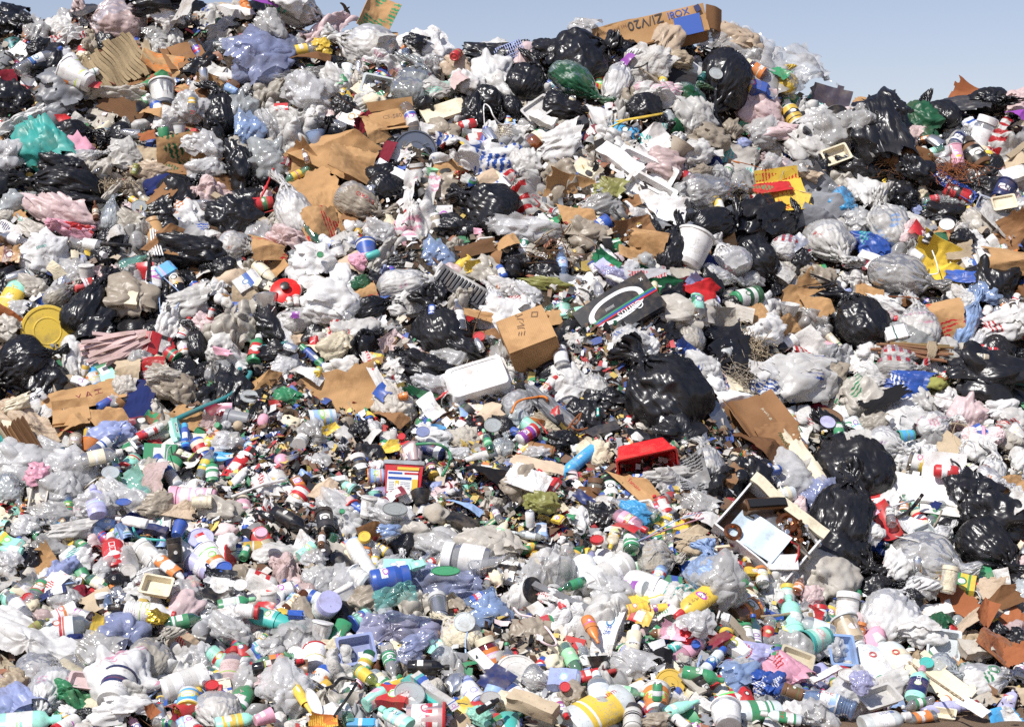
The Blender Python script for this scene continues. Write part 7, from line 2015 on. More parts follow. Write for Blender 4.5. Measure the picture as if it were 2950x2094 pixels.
# black carton with the white oval
m, u, inf = spot('B3', 940, 1145, 32, .5, .20)
L, W = 750 * u, 390 * u; V, F = subbox(L, W, .055, (14, 9, 3)); V[:, 2] += .03 * np.cos(V[:, 0] / L * 2.2) * (1 + 0 * V[:, 1]) - .03 * np.clip(V[:, 0] - L * .28, 0, 1)
t = root('printed_carton', m, 'ring-printed black carton/with a white oval and coloured lines', 'carton', (V, F), 'cloth', 'ch'); t.data.materials[0] = M['plastic']; t.color = (.016, .016, .018, 1)
tz = lambda x, y: .03 * np.cos(x / L * 2.2) - .03 * np.clip(x - L * .28, 0, 1) + .0275
th = np.linspace(0, 2 * PI, 49)[:-1]; sg = lambda c, p: np.sign(c) * np.abs(c) ** p
ring = []
for rr in (.86, 1.06):
    x = .355 * L * rr * sg(np.cos(th), .75) - .01; y = (.27 * W * (rr if rr > 1 else .78)) * sg(np.sin(th), .8) * (1 - .12 * np.cos(2 * th)) + .02; ring.append(np.stack([x, y, tz(x, y) + .003], 1))
part(t, 'white_oval', (np.concatenate(ring), [tuple(f) for f in grid_faces(48, 2, True)]), 'glossink', 'w', None)
for k, c in enumerate(('r', 'b', 'gn')):
    x = np.linspace(-.5 * L, .5 * L, 20); y0 = -.035 + .014 * k + 0 * x; V = np.concatenate([np.stack([x, y0, tz(x, y0) + .0045], 1), np.stack([x, y0 + .012, tz(x, y0) + .0045], 1)])
    part(t, 'colour_line', (V, [tuple(f) for f in grid_faces(20, 2)]), 'glossink', c, None)
lettering(t, 'Canus', .085, CL['w'], (.06, -.055), 180); lettering(t, '/////////', .03, CL['w'], (-.06, .035), 0)
for x in (-.42, .42): lettering(t, '×', .06, CL['w'], (x * L, -.1 if x < 0 else .1))
V, F = subbox(L * .9, .012, .085, (12, 2, 4)); V[:, 2] += .03 * np.cos(V[:, 0] / L * 2.2) - .04; sd = part(t, 'side_flap', (V + np.array([0, -W / 2 - .004, 0]), F), 'plastic', (.016, .016, .018))
lettering(t, 'Canus', .05, CL['w'], (-.36 * L, -.045), 0, down=(0, 1, 0)); lettering(t, 'Canus', .05, CL['w'], (.33 * L, -.045), 0, down=(0, 1, 0))
note(inf, L / 2, W / 2, .09, 'ring-printed black carton')

# square cardboard box
m, u, inf = spot('B3', 150, 1440, 21, .75, .20, lean=-34)
w, h, dd = 440 * u, 430 * u, 370 * u; V, F = subbox(w, h, dd, (8, 8, 6)); V = dent(V, 3, .012, 5)
t = root('cardboard_box', m, 'square cardboard box with dark mark/in the middle of the heap', 'box', (V, F), 'card', 'kb')
for sg_ in (-1, 1):
    V, F = trigrid(6, 6, w * .97, h * .5); part(t, 'flap', xf(shell(V, F, .010), (0, sg_ * h * .245, dd / 2 + .009), (.05 * sg_, 0, 0)), 'card', 'kb')
lettering(t, 'ミル:パ', .07, CL['br'], (-.02, .05), 78, off=.006); lettering(t, '◇', .07, CL['br'], (.10, .10), 20)
note(inf, w / 2, h / 2, .26, 'square cardboard box')

# white foam tub, bottom up
m, u, inf = spot('C2', 1965, 195, 17, .42, .05)
L, W, H = 560 * u, 330 * u, 180 * u
def rr(wx, wy, z, r=.03): return [(math.copysign(wx / 2 - r, cx) + r * math.cos((q + k / 3) * PI / 2), math.copysign(wy / 2 - r, cy) + r * math.sin((q + k / 3) * PI / 2), z) for q, (cx, cy) in enumerate(((1, 1), (-1, 1), (-1, -1), (1, -1))) for k in range(4)]
V = np.array(sum([rr(*a) for a in ((L * 1.08, W * 1.1, 0), (L * 1.1, W * 1.12, .012), (L * 1.08, W * 1.1, .03), (L, W, .035), (L * .93, W * .9, H * .93), (L * .90, W * .87, H), (L * .78, W * .72, H), (L * .77, W * .71, H - .006))], []))
root('foam_tub', m, 'white foam tub/turned bottom up beside the square box', 'tub', (V, [tuple(f) for f in grid_faces(16, 8, True)] + [tuple(range(112, 128))]), 'foam', 'w', 35); note(inf, L / 2, W / 2, H, 'white foam tub')

# red bin on its side with stuck-on sheets
m, u, inf = spot('C3', 1170, 870, 12, .55, .14)
L, W, H = 520 * u, 300 * u, 250 * u
V = np.array(sum([rr(*a, .02) for a in ((L, W, H / 2), (L * 1.06, W * 1.1, H / 2), (L * 1.06, W * 1.1, H / 2 - .025), (L, W, H / 2 - .03), (L * .82, W * .8, -H / 2), (L * .78, W * .75, -H / 2 + .02), (L * .95, W * .92, H / 2))], []))
mm = m @ Matrix.Rotation(math.radians(62), 4, 'X')
t = root('red_bin', mm, 'red plastic bin/lying on its side under the giant black bag', 'bin', (V, [tuple(f[::-1]) for f in grid_faces(16, 7, True)] + [tuple(range(64, 80))[::-1]]), 'plastic', 'r', 35); t.color = (.72, .02, .02, 1)
V, F = trigrid(10, 5, 330 * u, 190 * u); V[:, 2] = .02 * np.sin(V[:, 0] * 9); part(t, 'white_sticker', xf(shell(V, F, .004), (.02, -W * .49, -.01), (PI / 2 - .12, 0, 0)), 'paper', 'w')
V, F = trigrid(8, 6, 240 * u, 190 * u); pc = part(t, 'picture_sheet', xf(shell(V, F, .004), (-L * .66, -W * .35, .0), (PI / 2 - .1, 0, .35)), 'paper', 'w')
for k, (x, z, sx, sz) in enumerate(((-.05, .0, .012, .05), (-.03, -.01, .014, .03), (-.01, .01, .010, .06), (.035, .0, .014, .05), (.06, -.01, .014, .03))):
    part(pc, 'ink_bar', xf(box(sx, .004, sz), (-L * .66 + x * math.cos(.35), -W * .35 + x * math.sin(.35) - .012, z - .01), (0, 0, .35)), 'ink', 'ch', None)
note(inf, L / 2, W / 2, .2, 'red plastic bin')

# broken white appliance
m, u, inf = spot('C3', 2255, 1525, -38, .5, .22)
L, W = 800 * u, 600 * u
V, F = subbox(L, W, .12, (10, 8, 4), True); V = dent(V, 5, .012, 4)
t = root('broken_appliance', m, 'broken white appliance with open works/beside the pear-shaped bag', 'appliance', shell(V, [q for f in F for q in ((f[0], f[1], f[2]), (f[0], f[2], f[3]))], .012), 'plastic', 'w')
part(t, 'bottom_plate', xf(box(L * .97, W * .97, .01), (0, 0, -.05)), 'metal', 'br', None)
V, F = trigrid(14, 10, L * .62, W * .52); V[:, 2] = -.035 * np.exp(-((V[:, 0] - .08) ** 2 / .004 + V[:, 1] ** 2 / .012)) - .03 * np.exp(-((V[:, 0] + .10) ** 2 / .003 + V[:, 1] ** 2 / .01)) + .015 * np.sin(V[:, 0] * 11)
fp = part(t, 'blue_front_panel', xf(shell(V, F, .006), (-.03, -W * .2, .085), (.10, -.05, 0)), 'metal', 'cw'); fp.color = (.60, .72, .80, 1); fp.data.materials[0] = M['plastic']
part(t, 'air_duct', xf(box(.30, .085, .10, .01), (-L * .20, W * .26, .07), (0, .15, .9)), 'metal', 'br'); part(t, 'duct_slot', xf(box(.26, .05, .02), (-L * .20, W * .26, .125), (0, .15, .9)), 'ink', 'k', None)
for x, y, r in ((.10, .28, .055), (.22, .22, .04), (.16, .38, .035), (-.28, -.40, .045)):
    a = np.linspace(0, 2 * PI, 19); V, F = tube([(math.cos(q) * r, math.sin(q) * r, 0) for q in a], r * .35, 6); part(t, 'rusty_ring', xf((V, F), (x * L, y * W, .06)), 'metal', 'ru')
for k in range(26):
    V, F = cyl(-.05, .05, .012, .012, 8, 1, .003); part(t, 'engine_piece', xf((V, F), (R5.uniform(.02, .42) * L, R5.uniform(.08, .42) * W, R5.uniform(.0, .05)), (R5.uniform(0, 3), R5.uniform(0, 3), 0), R5.uniform(.6, 1.6)), 'metal', R5.choice(['br', 'ru', 'sa', 'si']))
V, F = tube([(.12, .05, .08), (.16, .0, .11), (.20, .03, .08), (.24, -.03, .09), (.26, -.10, .07)], .006, 5); part(t, 'red_lead', (V, F), 'plastic', 'r')
V, F = subbox(L * .34, .10, .03, (6, 3, 3)); part(t, 'white_bracket', xf((dent(V, 4, .012, 5), F), (L * .33, -W * .3, .07), (.1, 0, .75)), 'plastic', 'w')
V, F = subbox(L * 1.02, .07, .035, (12, 3, 3)); part(t, 'top_rail', xf((dent(V, 7, .015, 4), F), (0, W * .5, .085), (.2, 0, 0)), 'plastic', 'cr')
note(inf, L / 2, W / 2, .16, 'broken white appliance')

# bundles: canes, broom, pink strips, boards
m, u, inf = spot('B4', 1310, 1495, -7, .3, .16)
t = root('cane_bundle', m, 'bundle of dry canes tied with straw rope/below the food centre bag', 'cane bundle')
for k in range(11):
    L = R5.uniform(420, 680) * u; V, F = tube([(-L / 2, 0, 0), (-L * .2, .004, .002), (0, 0, .003), (L * .25, -.004, 0), (L / 2, 0, 0)], [.011, .0125, .011, .0125, .010], 7)
    part(t, 'cane', xf((V, F), (R5.uniform(-60, 60) * u, (k % 6 - 2.5) * 27 * u, .02 * (k // 6)), (0, R5.uniform(-.05, .05), R5.uniform(-.09, .09))), 'wood', (.30 * R5.uniform(.8, 1.2), .19 * R5.uniform(.8, 1.2), .10))
a = np.linspace(0, 9 * 2 * PI, 150); V, F = tube(np.stack([.0 + .16 * 0 + 120 * u + a * .0008 + .012 * np.sin(a * 3.3), .075 * np.cos(a), .05 * np.sin(a) + .01], 1), .011, 5); part(t, 'straw_rope', (V, F), 'wood', 'tn'); note(inf, .3, .08, .1, 'bundle of dry canes')
m, u, inf = spot('C3', 1815, 560, -62, .35, .12)
t = root('straw_broom', m, 'straw broom head bound with rope/between the giant bag and the Fresh carton', 'broom')
for k in range(34):
    y0, z0 = R5.uniform(-1, 1), R5.uniform(-1, 1); L = 1
    P = [(-300 * u, y0 * 30 * u, z0 * .02), (-120 * u, y0 * 32 * u, z0 * .03), (60 * u, y0 * 40 * u, z0 * .035), (200 * u, y0 * 75 * u, z0 * .04), (R5.uniform(250, 330) * u, y0 * 110 * u + R5.uniform(-.02, .02), z0 * .05)]
    V, F = tube(P, [.004, .005, .006, .005, .002], 5); part(t, 'straw', (V, F), 'wood', R5.choice([(.34, .24, .13), (.26, .17, .09), (.42, .30, .17), (.30, .13, .07)]))
a = np.linspace(0, 7 * 2 * PI, 110); V, F = tube(np.stack([50 * u + a * .0016, .058 * np.cos(a), .045 * np.sin(a)], 1), .010, 5); part(t, 'rope_binding', (V, F), 'wood', 'tn'); note(inf, .28, .08, .08, 'straw broom head')
m, u, inf = spot('B1', 1060, 1480, 18, .5, .10)
t = root('strip_sheaf', m, 'fanned sheaf of pale pink foam strips/right of the yellow drum lid', 'foam strips')
for k in range(30):
    L = R5.uniform(330, 620) * u; a0 = (k - 15) / 15; y = a0 * 150 * u; V, F = subbox(L, 34 * u, .010, (9, 2, 2)); V[:, 2] += .03 * np.sin(V[:, 0] * 8 + k)
    s = .82 * R5.uniform(.75, 1.05); part(t, 'foam_strip', xf((V, F), (60 * u - L * .15, y * .8 + .01 * (k % 3), .012 * (k % 4)), (R5.uniform(-.3, .3), R5.uniform(-.12, .12), -a0 * .25 + R5.uniform(-.1, .1))), 'foam', (s * .78, s * .56, s * .53))
note(inf, .28, .14, .06, 'fanned sheaf of pale pink foam strips')
m, u, inf = spot('C1', 130, 740, -58, .3, .12)
t = root('board_stack', m, 'leaning stack of thin dark boards/at the left edge', 'boards')
for k in range(10):
    L = R5.uniform(380, 470) * u; V, F = subbox(L, .14, .010, (8, 4, 2)); part(t, 'board', xf((dent(V, k, .006, 3), F), (R5.uniform(-.03, .03), (k - 4.5) * .024, R5.uniform(-.02, .02)), (1.25 + R5.uniform(-.08, .08), 0, R5.uniform(-.04, .04))), 'wood', ('te' if k == 1 else R5.choice(['br', 'dk', 'br', 'ch', 'tn'])))
note(inf, .2, .12, .1, 'leaning stack of thin dark boards')

# red detergent box with its printed back towards us
m, u, inf = spot('C2', 1305, 1045, -3, .85, .10)
w, h, dd = 320 * u, 265 * u, .12; V, F = subbox(w, h, dd, (6, 6, 4)); V[:, 0] *= 1 + .12 * V[:, 1] / h; V = dent(V, 3, .006, 5)
t = root('detergent_box', m, 'red detergent box with white panel and clear rim/standing on the bench', 'box', (V, F), 'plastic', 'r'); t.color = (.6, .02, .03, 1)
def flat_(nm, x0, x1, y0, y1, c, z=.004): V, F = trigrid(3, 3, (x1 - x0) * w, (y1 - y0) * h); part(t, nm, xf(shell(V, F, .002), ((x0 + x1) / 2 * w, (y0 + y1) / 2 * h, dd / 2 + .006 + z)), 'glossink', c, None)
flat_('white_panel', -.44, .40, -.44, .26, 'w', .0); flat_('yellow_band', -.18, .42, .30, .40, 'y', 0); flat_('blue_band', -.42, -.04, .16, .22, 'b', .003); flat_('red_band', .02, .40, .16, .22, 'r', .003); flat_('blue_band', -.42, .22, -.02, .06, 'b', .003)
flat_('yellow_band', -.22, -.12, -.42, -.06, 'y', .003); flat_('yellow_band', .24, .40, -.42, .0, 'y', .003)
for k in range(5): flat_('type_line', -.40, -.25, -.12 - .06 * k, -.10 - .06 * k, 'lg', .003); flat_('type_line', -.08, .18, -.12 - .06 * k, -.10 - .06 * k, 'lg', .003)
V, F = subbox(w * 1.12, .025, dd * 1.1, (6, 2, 3)); part(t, 'clear_rim', (V + np.array([0, h / 2 + .012, 0]), F), 'frost', 'cw'); note(inf, w / 2, h / 2, .14, 'red detergent box')

# red pot lid
m, u, inf = spot('B2', 255, 972, -4, .18, .14)
V, F = lathe([(0, 1e-4), (.0, .11), (.012, .113), (.03, .08), (.04, .03), (.04, 1e-4)], 28); f = lambda vf: (np.stack([vf[0][:, 1], -vf[0][:, 2], vf[0][:, 0]], 1), vf[1])
t = root('pan_cover', m, 'red pot lid with black knob/above the ragged white bag', 'pot lid', f((V, F)), 'plastic', 'r', 35); t.color = (.75, .02, .015, 1)
part(t, 'knob', f(lathe([(.04, .014), (.055, .016), (.06, .034), (.072, .036), (.078, .02), (.078, 1e-4)], 18)), 'plastic', 'k'); part(t, 'rim', f(lathe([(-.006, .108), (-.006, .118), (.004, .118), (.004, .108)], 28)), 'plastic', 'lp'); note(inf, .11, .11, .05, 'red pot lid')

# ribbed black mat
m, u, inf = spot('B2', 1830, 940, -33, .4, .10)
V, F = subbox(560 * u, 200 * u, .02, (14, 6, 2)); V[:, 2] += .5 * (np.abs(V[:, 1]) > .07) * (np.abs(V[:, 1]) - .07) + .02 * np.sin(V[:, 0] * 7)
t = root('ribbed_mat', m, 'black ribbed car mat/right of the pink handled white bag', 'mat', (V, F), 'plastic', 'ch')
for k in range(13):
    x = (k - 6) * 40 * u; part(t, 'rib', xf(box(.016, 150 * u, .014), (x, 0, .016 + .02 * math.sin(x * 7)), (0, 0, .05)), 'plastic', 'ch', None)
note(inf, .28, .1, .05, 'black ribbed car mat')

# curved red shell, plush toy, wire grids
m, u, inf = spot('C4', 1040, 1420, -62, .45, .12)
V, F = trigrid(16, 8, 380 * u, 190 * u); a = V[:, 1] / (95 * u) * 1.1; V[:, 1] = 95 * u * np.sin(a) / 1.0; V[:, 2] = -85 * u * (1 - np.cos(a)) * -1 + .03 * np.cos(V[:, 0] * 9)
t = root('red_shell', m, 'curved red plastic shell/holding a clear bottle', 'shell', shell(V, F, .010), 'plastic', 'r'); note(inf, .19, .08, .08, 'curved red plastic shell')
m, u, inf = spot('C4', 1925, 705, 0, .6, .10)
P = [join(*[xf((lambda vf: (vf[0] * (1 + .10 * fbm(vf[0] * 14, 3, 2))[:, None], vf[1]))(ico(4)), c, (0, 0, 0), s) for c, s in (((0, 0, 0), .15), ((-.085, .045, .01), .13), ((.085, .045, .01), .13), ((-.05, -.05, .02), .08), ((.05, -.05, .02), .08))])]
t = root('plush_toy', m, 'pale pink plush toy with a ribbon/above the knotted ears bag', 'plush toy', P[0], 'cloth', 'lp', None); V, F = tube([(0, .09, .06), (.0, .05, .085), (0, 0, .09), (0, -.05, .085), (0, -.10, .06)], .014, 6); part(t, 'ribbon', (V, F), 'cloth', 'pk')
def grille(tile, x, y, ang, nx, ny, w, h, r, col, label, short, up=.1, face=.6):
    m, u, inf = spot(tile, x, y, ang, face, up); t = root('wire_rack', m, label, 'wire rack')
    a, b = w * u, h * u; bar = mk('bar', *tube([(-a / 2, 0, 0), (a / 2, 0, 0)], r, 5), 'plastic'); bar2 = mk('bar', *tube([(0, -b / 2, r), (0, b / 2, r)], r, 5), 'plastic')
    for k in range(ny): part(t, 'bar', None, None, col, mesh=bar, loc=Matrix.Translation((0, (k / (ny - 1) - .5) * b, 0)))
    for k in range(nx): part(t, 'bar', None, None, col, mesh=bar2, loc=Matrix.Translation(((k / (nx - 1) - .5) * a, 0, 0)))
    note(inf, a / 2, b / 2, .03, short)
grille('A2', 2250, 490, 22, 14, 7, 270, 190, .004, 'bl', 'blue-grey wire crate side/on the skyline left of the big black bags', 'blue-grey wire crate side', .12, .75)
grille('A2', 2190, 1215, 75, 10, 8, 190, 130, .003, 'sa', 'small grey wire grille/left of the crushed plate foam', 'small grey wire grille', .12)
grille('B3', 980, 580, 12, 9, 5, 130, 90, .004, 'w', 'pale plastic mesh piece/by the small torn carton', 'pale plastic mesh piece', .05)

# cords, hoses, hangers and rods
strand('C1', [(1520, 525), (1640, 470), (1800, 400), (1990, 320), (2130, 220), (2225, 110), (2215, 60)], 24, 'plastic', 'ht', 'garden_hose', 'hose', 'thick teal hose/curving over the left of the bench', .07, 9)
strand('C1', [(2150, 20), (2120, 110), (2090, 230)], 22, 'plastic', 'ht', 'garden_hose', 'hose', 'short teal hose end/dropping behind the thick hose', .02, 9)
strand('C1', [(2190, 130), (2250, 260), (2300, 370)], 22, 'plastic', 'ht', 'garden_hose', 'hose', 'teal hose piece/running down right of the thick hose', .03, 9)
strand('C1', [(2055, 390), (2030, 510)], 20, 'plastic', 'ht', 'garden_hose', 'hose', 'teal hose stub/beside the pink foam piece', .03, 9)
strand('B1', [(1330, 790), (1410, 800), (1470, 860), (1560, 940), (1610, 985), (1700, 995), (1770, 970), (1780, 930), (1760, 905)], 5, 'plastic', 'lb', 'wire_hanger', 'hanger', 'light blue wire hanger hook/across the star-labelled bottle', .06)
strand('B1', [(1330, 890), (1410, 950), (1420, 1060), (1435, 1180), (1485, 1235), (1590, 1080), (1620, 1020), (1700, 1000)], 5, 'plastic', 'lb', 'wire_hanger', 'hanger', 'light blue wire hanger loop/below the star-labelled bottle', .06)
strand('B1', [(900, 550), (1080, 560), (1200, 570), (1250, 600), (1300, 590)], 20, 'plastic', 'k', 'frame_rail', 'plastic arm', 'black plastic arm lying level/right of the round white bag', .10)
strand('B1', [(1310, 600), (1330, 700), (1320, 880)], 20, 'plastic', 'k', 'frame_rail', 'plastic arm', 'black plastic arm pointing down/at the end of the level arm', .10)
for k in range(4): strand('B1', [(1340 + 22 * k, 400 + 12 * k), (1350 + 22 * k, 520), (1380 + 24 * k, 650)], 8, 'plastic', 'w', 'white_stick', 'stick', ('first', 'second', 'third', 'fourth')[k] + ' white plastic stick from the left/above the steep black arm', .09)
strand('D2', [(600, 1280), (500, 1215), (430, 1195), (410, 1220), (450, 1240)], 13, 'plastic', 'k', 'clothes_hanger', 'hanger', 'black hanger half/left of the lime bottle', .10)
strand('D2', [(590, 1285), (680, 1255), (740, 1195), (800, 1185), (880, 1205)], 14, 'plastic', 'k', 'clothes_hanger', 'hanger', 'black hanger arm/touching the lime bottle', .10)
strand('D2', [(600, 1280), (620, 1380), (650, 1500)], 15, 'plastic', 'k', 'clothes_hanger', 'hanger', 'black hanger bar/above the green bottle label', .10)
strand('D2', [(890, 1230), (800, 1370), (720, 1480), (690, 1530)], 12, 'plastic', 'k', 'clothes_hanger', 'hanger', 'black slanting rod/over the pale green bottle', .13)
strand('C4', [(1700, 1020), (1720, 940), (1680, 890), (1640, 870), (1650, 830), (1700, 830), (1715, 860)], 10, 'plastic', 'k', 'hanger_hook', 'hanger', 'black hanger hook/above the blue umbrella', .12)
strand('C4', [(1840, 985), (1890, 950), (1925, 880)], 6, 'plastic', 'k', 'thin_cord', 'cord', 'thin black cord/right of the blue umbrella', .1)
strand('C4', [(1130, 1385), (1220, 1350), (1310, 1270), (1385, 1170)], 17, 'plastic', 'k', 'umbrella_handle', 'handle', 'curved black handle/on the white foam board', .12)
strand('C4', [(890, 1350), (1100, 1280), (1310, 1220)], 9, 'metal', 'si', 'metal_rod', 'rod', 'thin metal rod/over the red shell', .16)
strand('C4', [(1690, 970), (1800, 1000), (1900, 1035), (1980, 1055)], 28, 'cloth', 'nb', 'folded_umbrella', 'umbrella', 'folded navy umbrella/beside the red can with dots', .10, 9)
strand('A2', [(2030, 1120), (2020, 990), (2030, 930), (2075, 960), (2110, 1040), (2180, 1110), (2288, 1095)], 7, 'plastic', 'w', 'white_wire', 'wire', 'bent white wire/in front of the black tied bag', .12)
strand('A3', [(910, 1085), (1100, 1050), (1325, 1010)], 9, 'plastic', 'y', 'yellow_rod', 'rod', 'upper yellow plastic rod/over the dusty black bag', .14)
strand('A3', [(840, 1150), (980, 1080), (1150, 1050), (1320, 1018)], 9, 'plastic', 'y', 'yellow_rod', 'rod', 'lower yellow plastic rod/over the blue packet', .14)
strand('A3', [(1205, 455), (1215, 530), (1150, 590), (1060, 612)], 9, 'plastic', 'k', 'black_cable', 'cable', 'curved black cable/right of the purple bag top', .08)
strand('C3', [(-20, 450), (20, 360), (90, 325), (180, 310), (240, 300), (290, 310), (300, 350)], 11, 'cloth', 'o', 'orange_cord', 'cord', 'orange cord loop/round the grey tied bag', .12)
strand('C3', [(480, 590), (530, 520), (600, 450), (560, 540), (500, 550), (560, 600), (660, 580)], 9, 'wood', 'ru', 'knotted_string', 'string', 'rust coloured knotted string/left of the giant bag', .06)
strand('C2', [(1420, 725), (1560, 718), (1660, 745), (1720, 810), (1710, 900), (1650, 1005)], 13, 'plastic', 'gn', 'green_cable', 'cable', 'green cable arc/right of the red detergent box', .08, 8)
strand('C2', [(970, 710), (1000, 820), (1030, 920), (1045, 995)], 6, 'plastic', 'w', 'white_cane', 'rod', 'thin white cane/above the red and blue foil', .05)
strand('C1', [(1215, 1400), (1185, 1460), (1230, 1545), (1340, 1570), (1490, 1580), (1600, 1575), (1640, 1520), (1640, 1450)], 10, 'plastic', 'te', 'wire_hanger', 'hanger', 'teal wire hanger/lying flat on bottles', .09)
strand('C1', [(1700, 695), (1600, 710), (1500, 760), (1480, 900), (1430, 1060)], 5, 'cloth', 'lg', 'thin_cord', 'cord', 'thin grey string/over the blue triangle bottle', .10)
strand('D3', [(0, 560), (60, 620), (180, 650), (300, 750), (380, 870), (340, 900), (250, 860), (210, 800)], 9, 'cloth', 'lp', 'cotton_rope', 'rope', 'pale cotton rope/looped over the grey clear bag', .08)
strand('B4', [(320, 800), (480, 850), (590, 900)], 9, 'plastic', 'k', 'black_cable', 'cable', 'black cable/in front of the domed bag', .12)
strand('B4', [(370, 940), (500, 930), (600, 890), (600, 870)], 14, 'plastic', 'k', 'hanger_hook', 'hanger', 'black hooked hanger/below the domed bag cable', .12)
strand('B4', [(1800, 850), (1950, 910), (2120, 985)], 16, 'metal', 'si', 'metal_pipe', 'pipe', 'bent chrome pipe/right of the yellow apron', .06)
strand('B4', [(1470, 610), (1500, 690), (1525, 790), (1510, 815), (1430, 825)], 6, 'cloth', 'w', 'apron_cord', 'cord', 'white cord/on the yellow apron', .12)
strand('B2', [(160, 1110), (90, 1220), (60, 1330), (110, 1420), (120, 1530)], 4, 'cloth', 'w', 'thin_cord', 'cord', 'thin white string/left of the tinged white bag', .05)
strand('C4', [(1640, 540), (1760, 560), (1850, 640)], 12, 'wood', 'tn', 'straw_rope', 'rope', 'straw rope/over the food market bag', .14)
strand('B2', [(0, 1470), (130, 1460), (280, 1430)], 22, 'plastic', 'ht', 'garden_hose', 'hose', 'teal hose length/left of the red-lettered bag', .06, 9)
strand('D4', [(1260, 1040), (1480, 1200), (1750, 1385)], 10, 'wood', 'tn', 'foam_edge_lath', 'lath', 'thin dirty lath/along the yellowed foam panel', .12)

# straw tuft, brambles: tangles that nobody would count straw by straw
def tangle(tile, x, y, w, h, nn, col, name, cat, label, rad=.003):
    m, u, inf = spot(tile, x, y, 0, .3, .05); ps = []
    for k in range(nn):
        c = np.array([R5.gauss(0, .3) * w * u, R5.gauss(0, .3) * h * u, abs(R5.gauss(0, .04))]); a = R5.uniform(0, PI * 2); l = R5.uniform(.1, .22); d = np.array([math.cos(a), math.sin(a), R5.uniform(-.3, .6)]) * l
        b = np.array([R5.uniform(-.04, .04) for _ in range(3)]); ps.append(tube([c - d / 2, c + b, c + d / 2], rad, 4))
    root(name, m, label, cat, join(*ps), 'wood', col, None); note(inf, w * u * .5, h * u * .5, .06, label.split('/')[0])
tangle('B3', 2080, 1510, 420, 330, 150, 'tn', 'straw_tuft', 'straw', 'tangled dry straw tuft/above the broom', .0035)
tangle('C3', 2000, 130, 300, 200, 70, 'sa', 'dry_weeds', 'weeds', 'grey dry weeds/under the straw tuft')
tangle('A4', 1230, 1480, 420, 260, 120, 'br', 'dry_grass', 'dry grass', 'brown dry grass/on the peat clod', .003)
tangle('A4', 1650, 1540, 400, 140, 70, 'ru', 'dry_grass', 'dry grass', 'reddish dry grass/below the yellow can', .003)
tangle('B3', 330, 640, 330, 420, 34, 'br', 'bramble', 'bramble', 'thin bare bramble/in the dark hollow', .004)
tangle('B1', 1010, 60, 260, 100, 70, 'tn', 'dry_grass', 'dry grass', 'tan dry grass/above the ochre bag', .003)
tangle('C4', 1500, 230, 170, 130, 60, 'ol', 'green_weeds', 'weeds', 'green weed stalks/right of the blue swirl bag', .004)

# a kite circling above the ridge
px, py = src('A2', 795, 85); d = ray(px, py); p = CAMP + d * 210
def wing(s):
    x = np.array([0, .12, .30, .48, .62, .68]); fr = np.array([.12, .14, .15, .09, .0, -.10]); bk = np.array([-.12, -.14, -.10, -.12, -.16, -.16]); zz = np.array([0, .03, .06, .05, .02, -.01])
    V = np.concatenate([np.stack([s * x, f, zz + o], 1) for f, o in ((fr, .012), (bk, .006), (bk, -.004), (fr, -.010))]); F = [tuple(f) for f in grid_faces(6, 4)] + [(18 + k, 19 + k, k + 1, k) for k in range(5)]
    return V, F
B_, BF = lathe([(-.34, 1e-4), (-.30, .02), (-.12, .07), (.08, .085), (.22, .055), (.29, .045), (.34, .02), (.37, 1e-4)], 10); B_ = B_[:, [1, 0, 2]]
T_ = np.array([(-.03, -.26, .01), (.03, -.26, .01), (.12, -.50, .01), (0, -.45, .01), (-.12, -.50, .01), (-.03, -.26, -.01), (.03, -.26, -.01), (.12, -.50, -.01), (0, -.45, -.01), (-.12, -.50, -.01)])
TF = [(0, 4, 3), (0, 3, 1), (1, 3, 2), (5, 8, 9), (5, 6, 8), (6, 7, 8), (0, 5, 9, 4), (1, 2, 7, 6), (4, 9, 8, 3), (3, 8, 7, 2)]
b = bpy.data.objects.new('soaring_bird', mk('bird_body', *join((B_, BF), wing(1), wing(-1), (T_, TF)), 'cloth', True, 40)); COL.objects.link(b); b.color = (.025, .018, .014, 1)
b.matrix_world = Matrix.Translation(p) @ Matrix.LocRotScale(None, __import__('mathutils').Euler((1.15, 0, -.95), 'YXZ'), (1.05, 1.05, 1.05)); b.rotation_mode = 'XYZ'
Xb = math.cos(math.radians(-57)) * CR + math.sin(math.radians(-57)) * CU; Yb = math.cos(math.radians(28)) * CR + math.sin(math.radians(28)) * CU; Nb = np.cross(Xb, Yb); Nb /= np.linalg.norm(Nb); Yb = np.cross(Nb, Xb); Nb2 = Nb * .9
b.matrix_world = Matrix([[1.5 * Xb[i], 1.45 * Yb[i], 1.4 * Nb2[i], p[i]] for i in range(3)] + [[0, 0, 0, 1]])
thing(b, 'brown bird of prey gliding in the sky/above the ridge', 'bird')
# ------------------------------------------------------------------ everything in between: one object per thing, then loose shreds
RF = random.Random(11)
class Cover:
    def __init__(s): s.n = 0; s.sync()
    def sync(s):
        a = PLACED[s.n:]; s.n = len(PLACED)
        cols = [np.array([q[k] for q in a]) for k in range(7)] if a else None
        s.c = cols if not hasattr(s, 'c') or s.c is None else ([np.concatenate([x, y]) for x, y in zip(s.c, cols)] if a else s.c)
    def at(s, p):
        r = p - s.c[0]; e = ((r * s.c[1]).sum(1) / s.c[4]) ** 2 + ((r * s.c[2]).sum(1) / s.c[5]) ** 2
        h = np.where(e < 1, s.c[6] * np.sqrt(np.clip(1 - e, 0, 1)), 0); return e.min(), h.max()
CV = Cover(); FILLED = []
HP = np.array([l[0] for l in LABELS]); HS = [l[1] for l in LABELS]; USED = set(o['label'] for o in COL.objects if o.get('label'))
NAMEC = {}
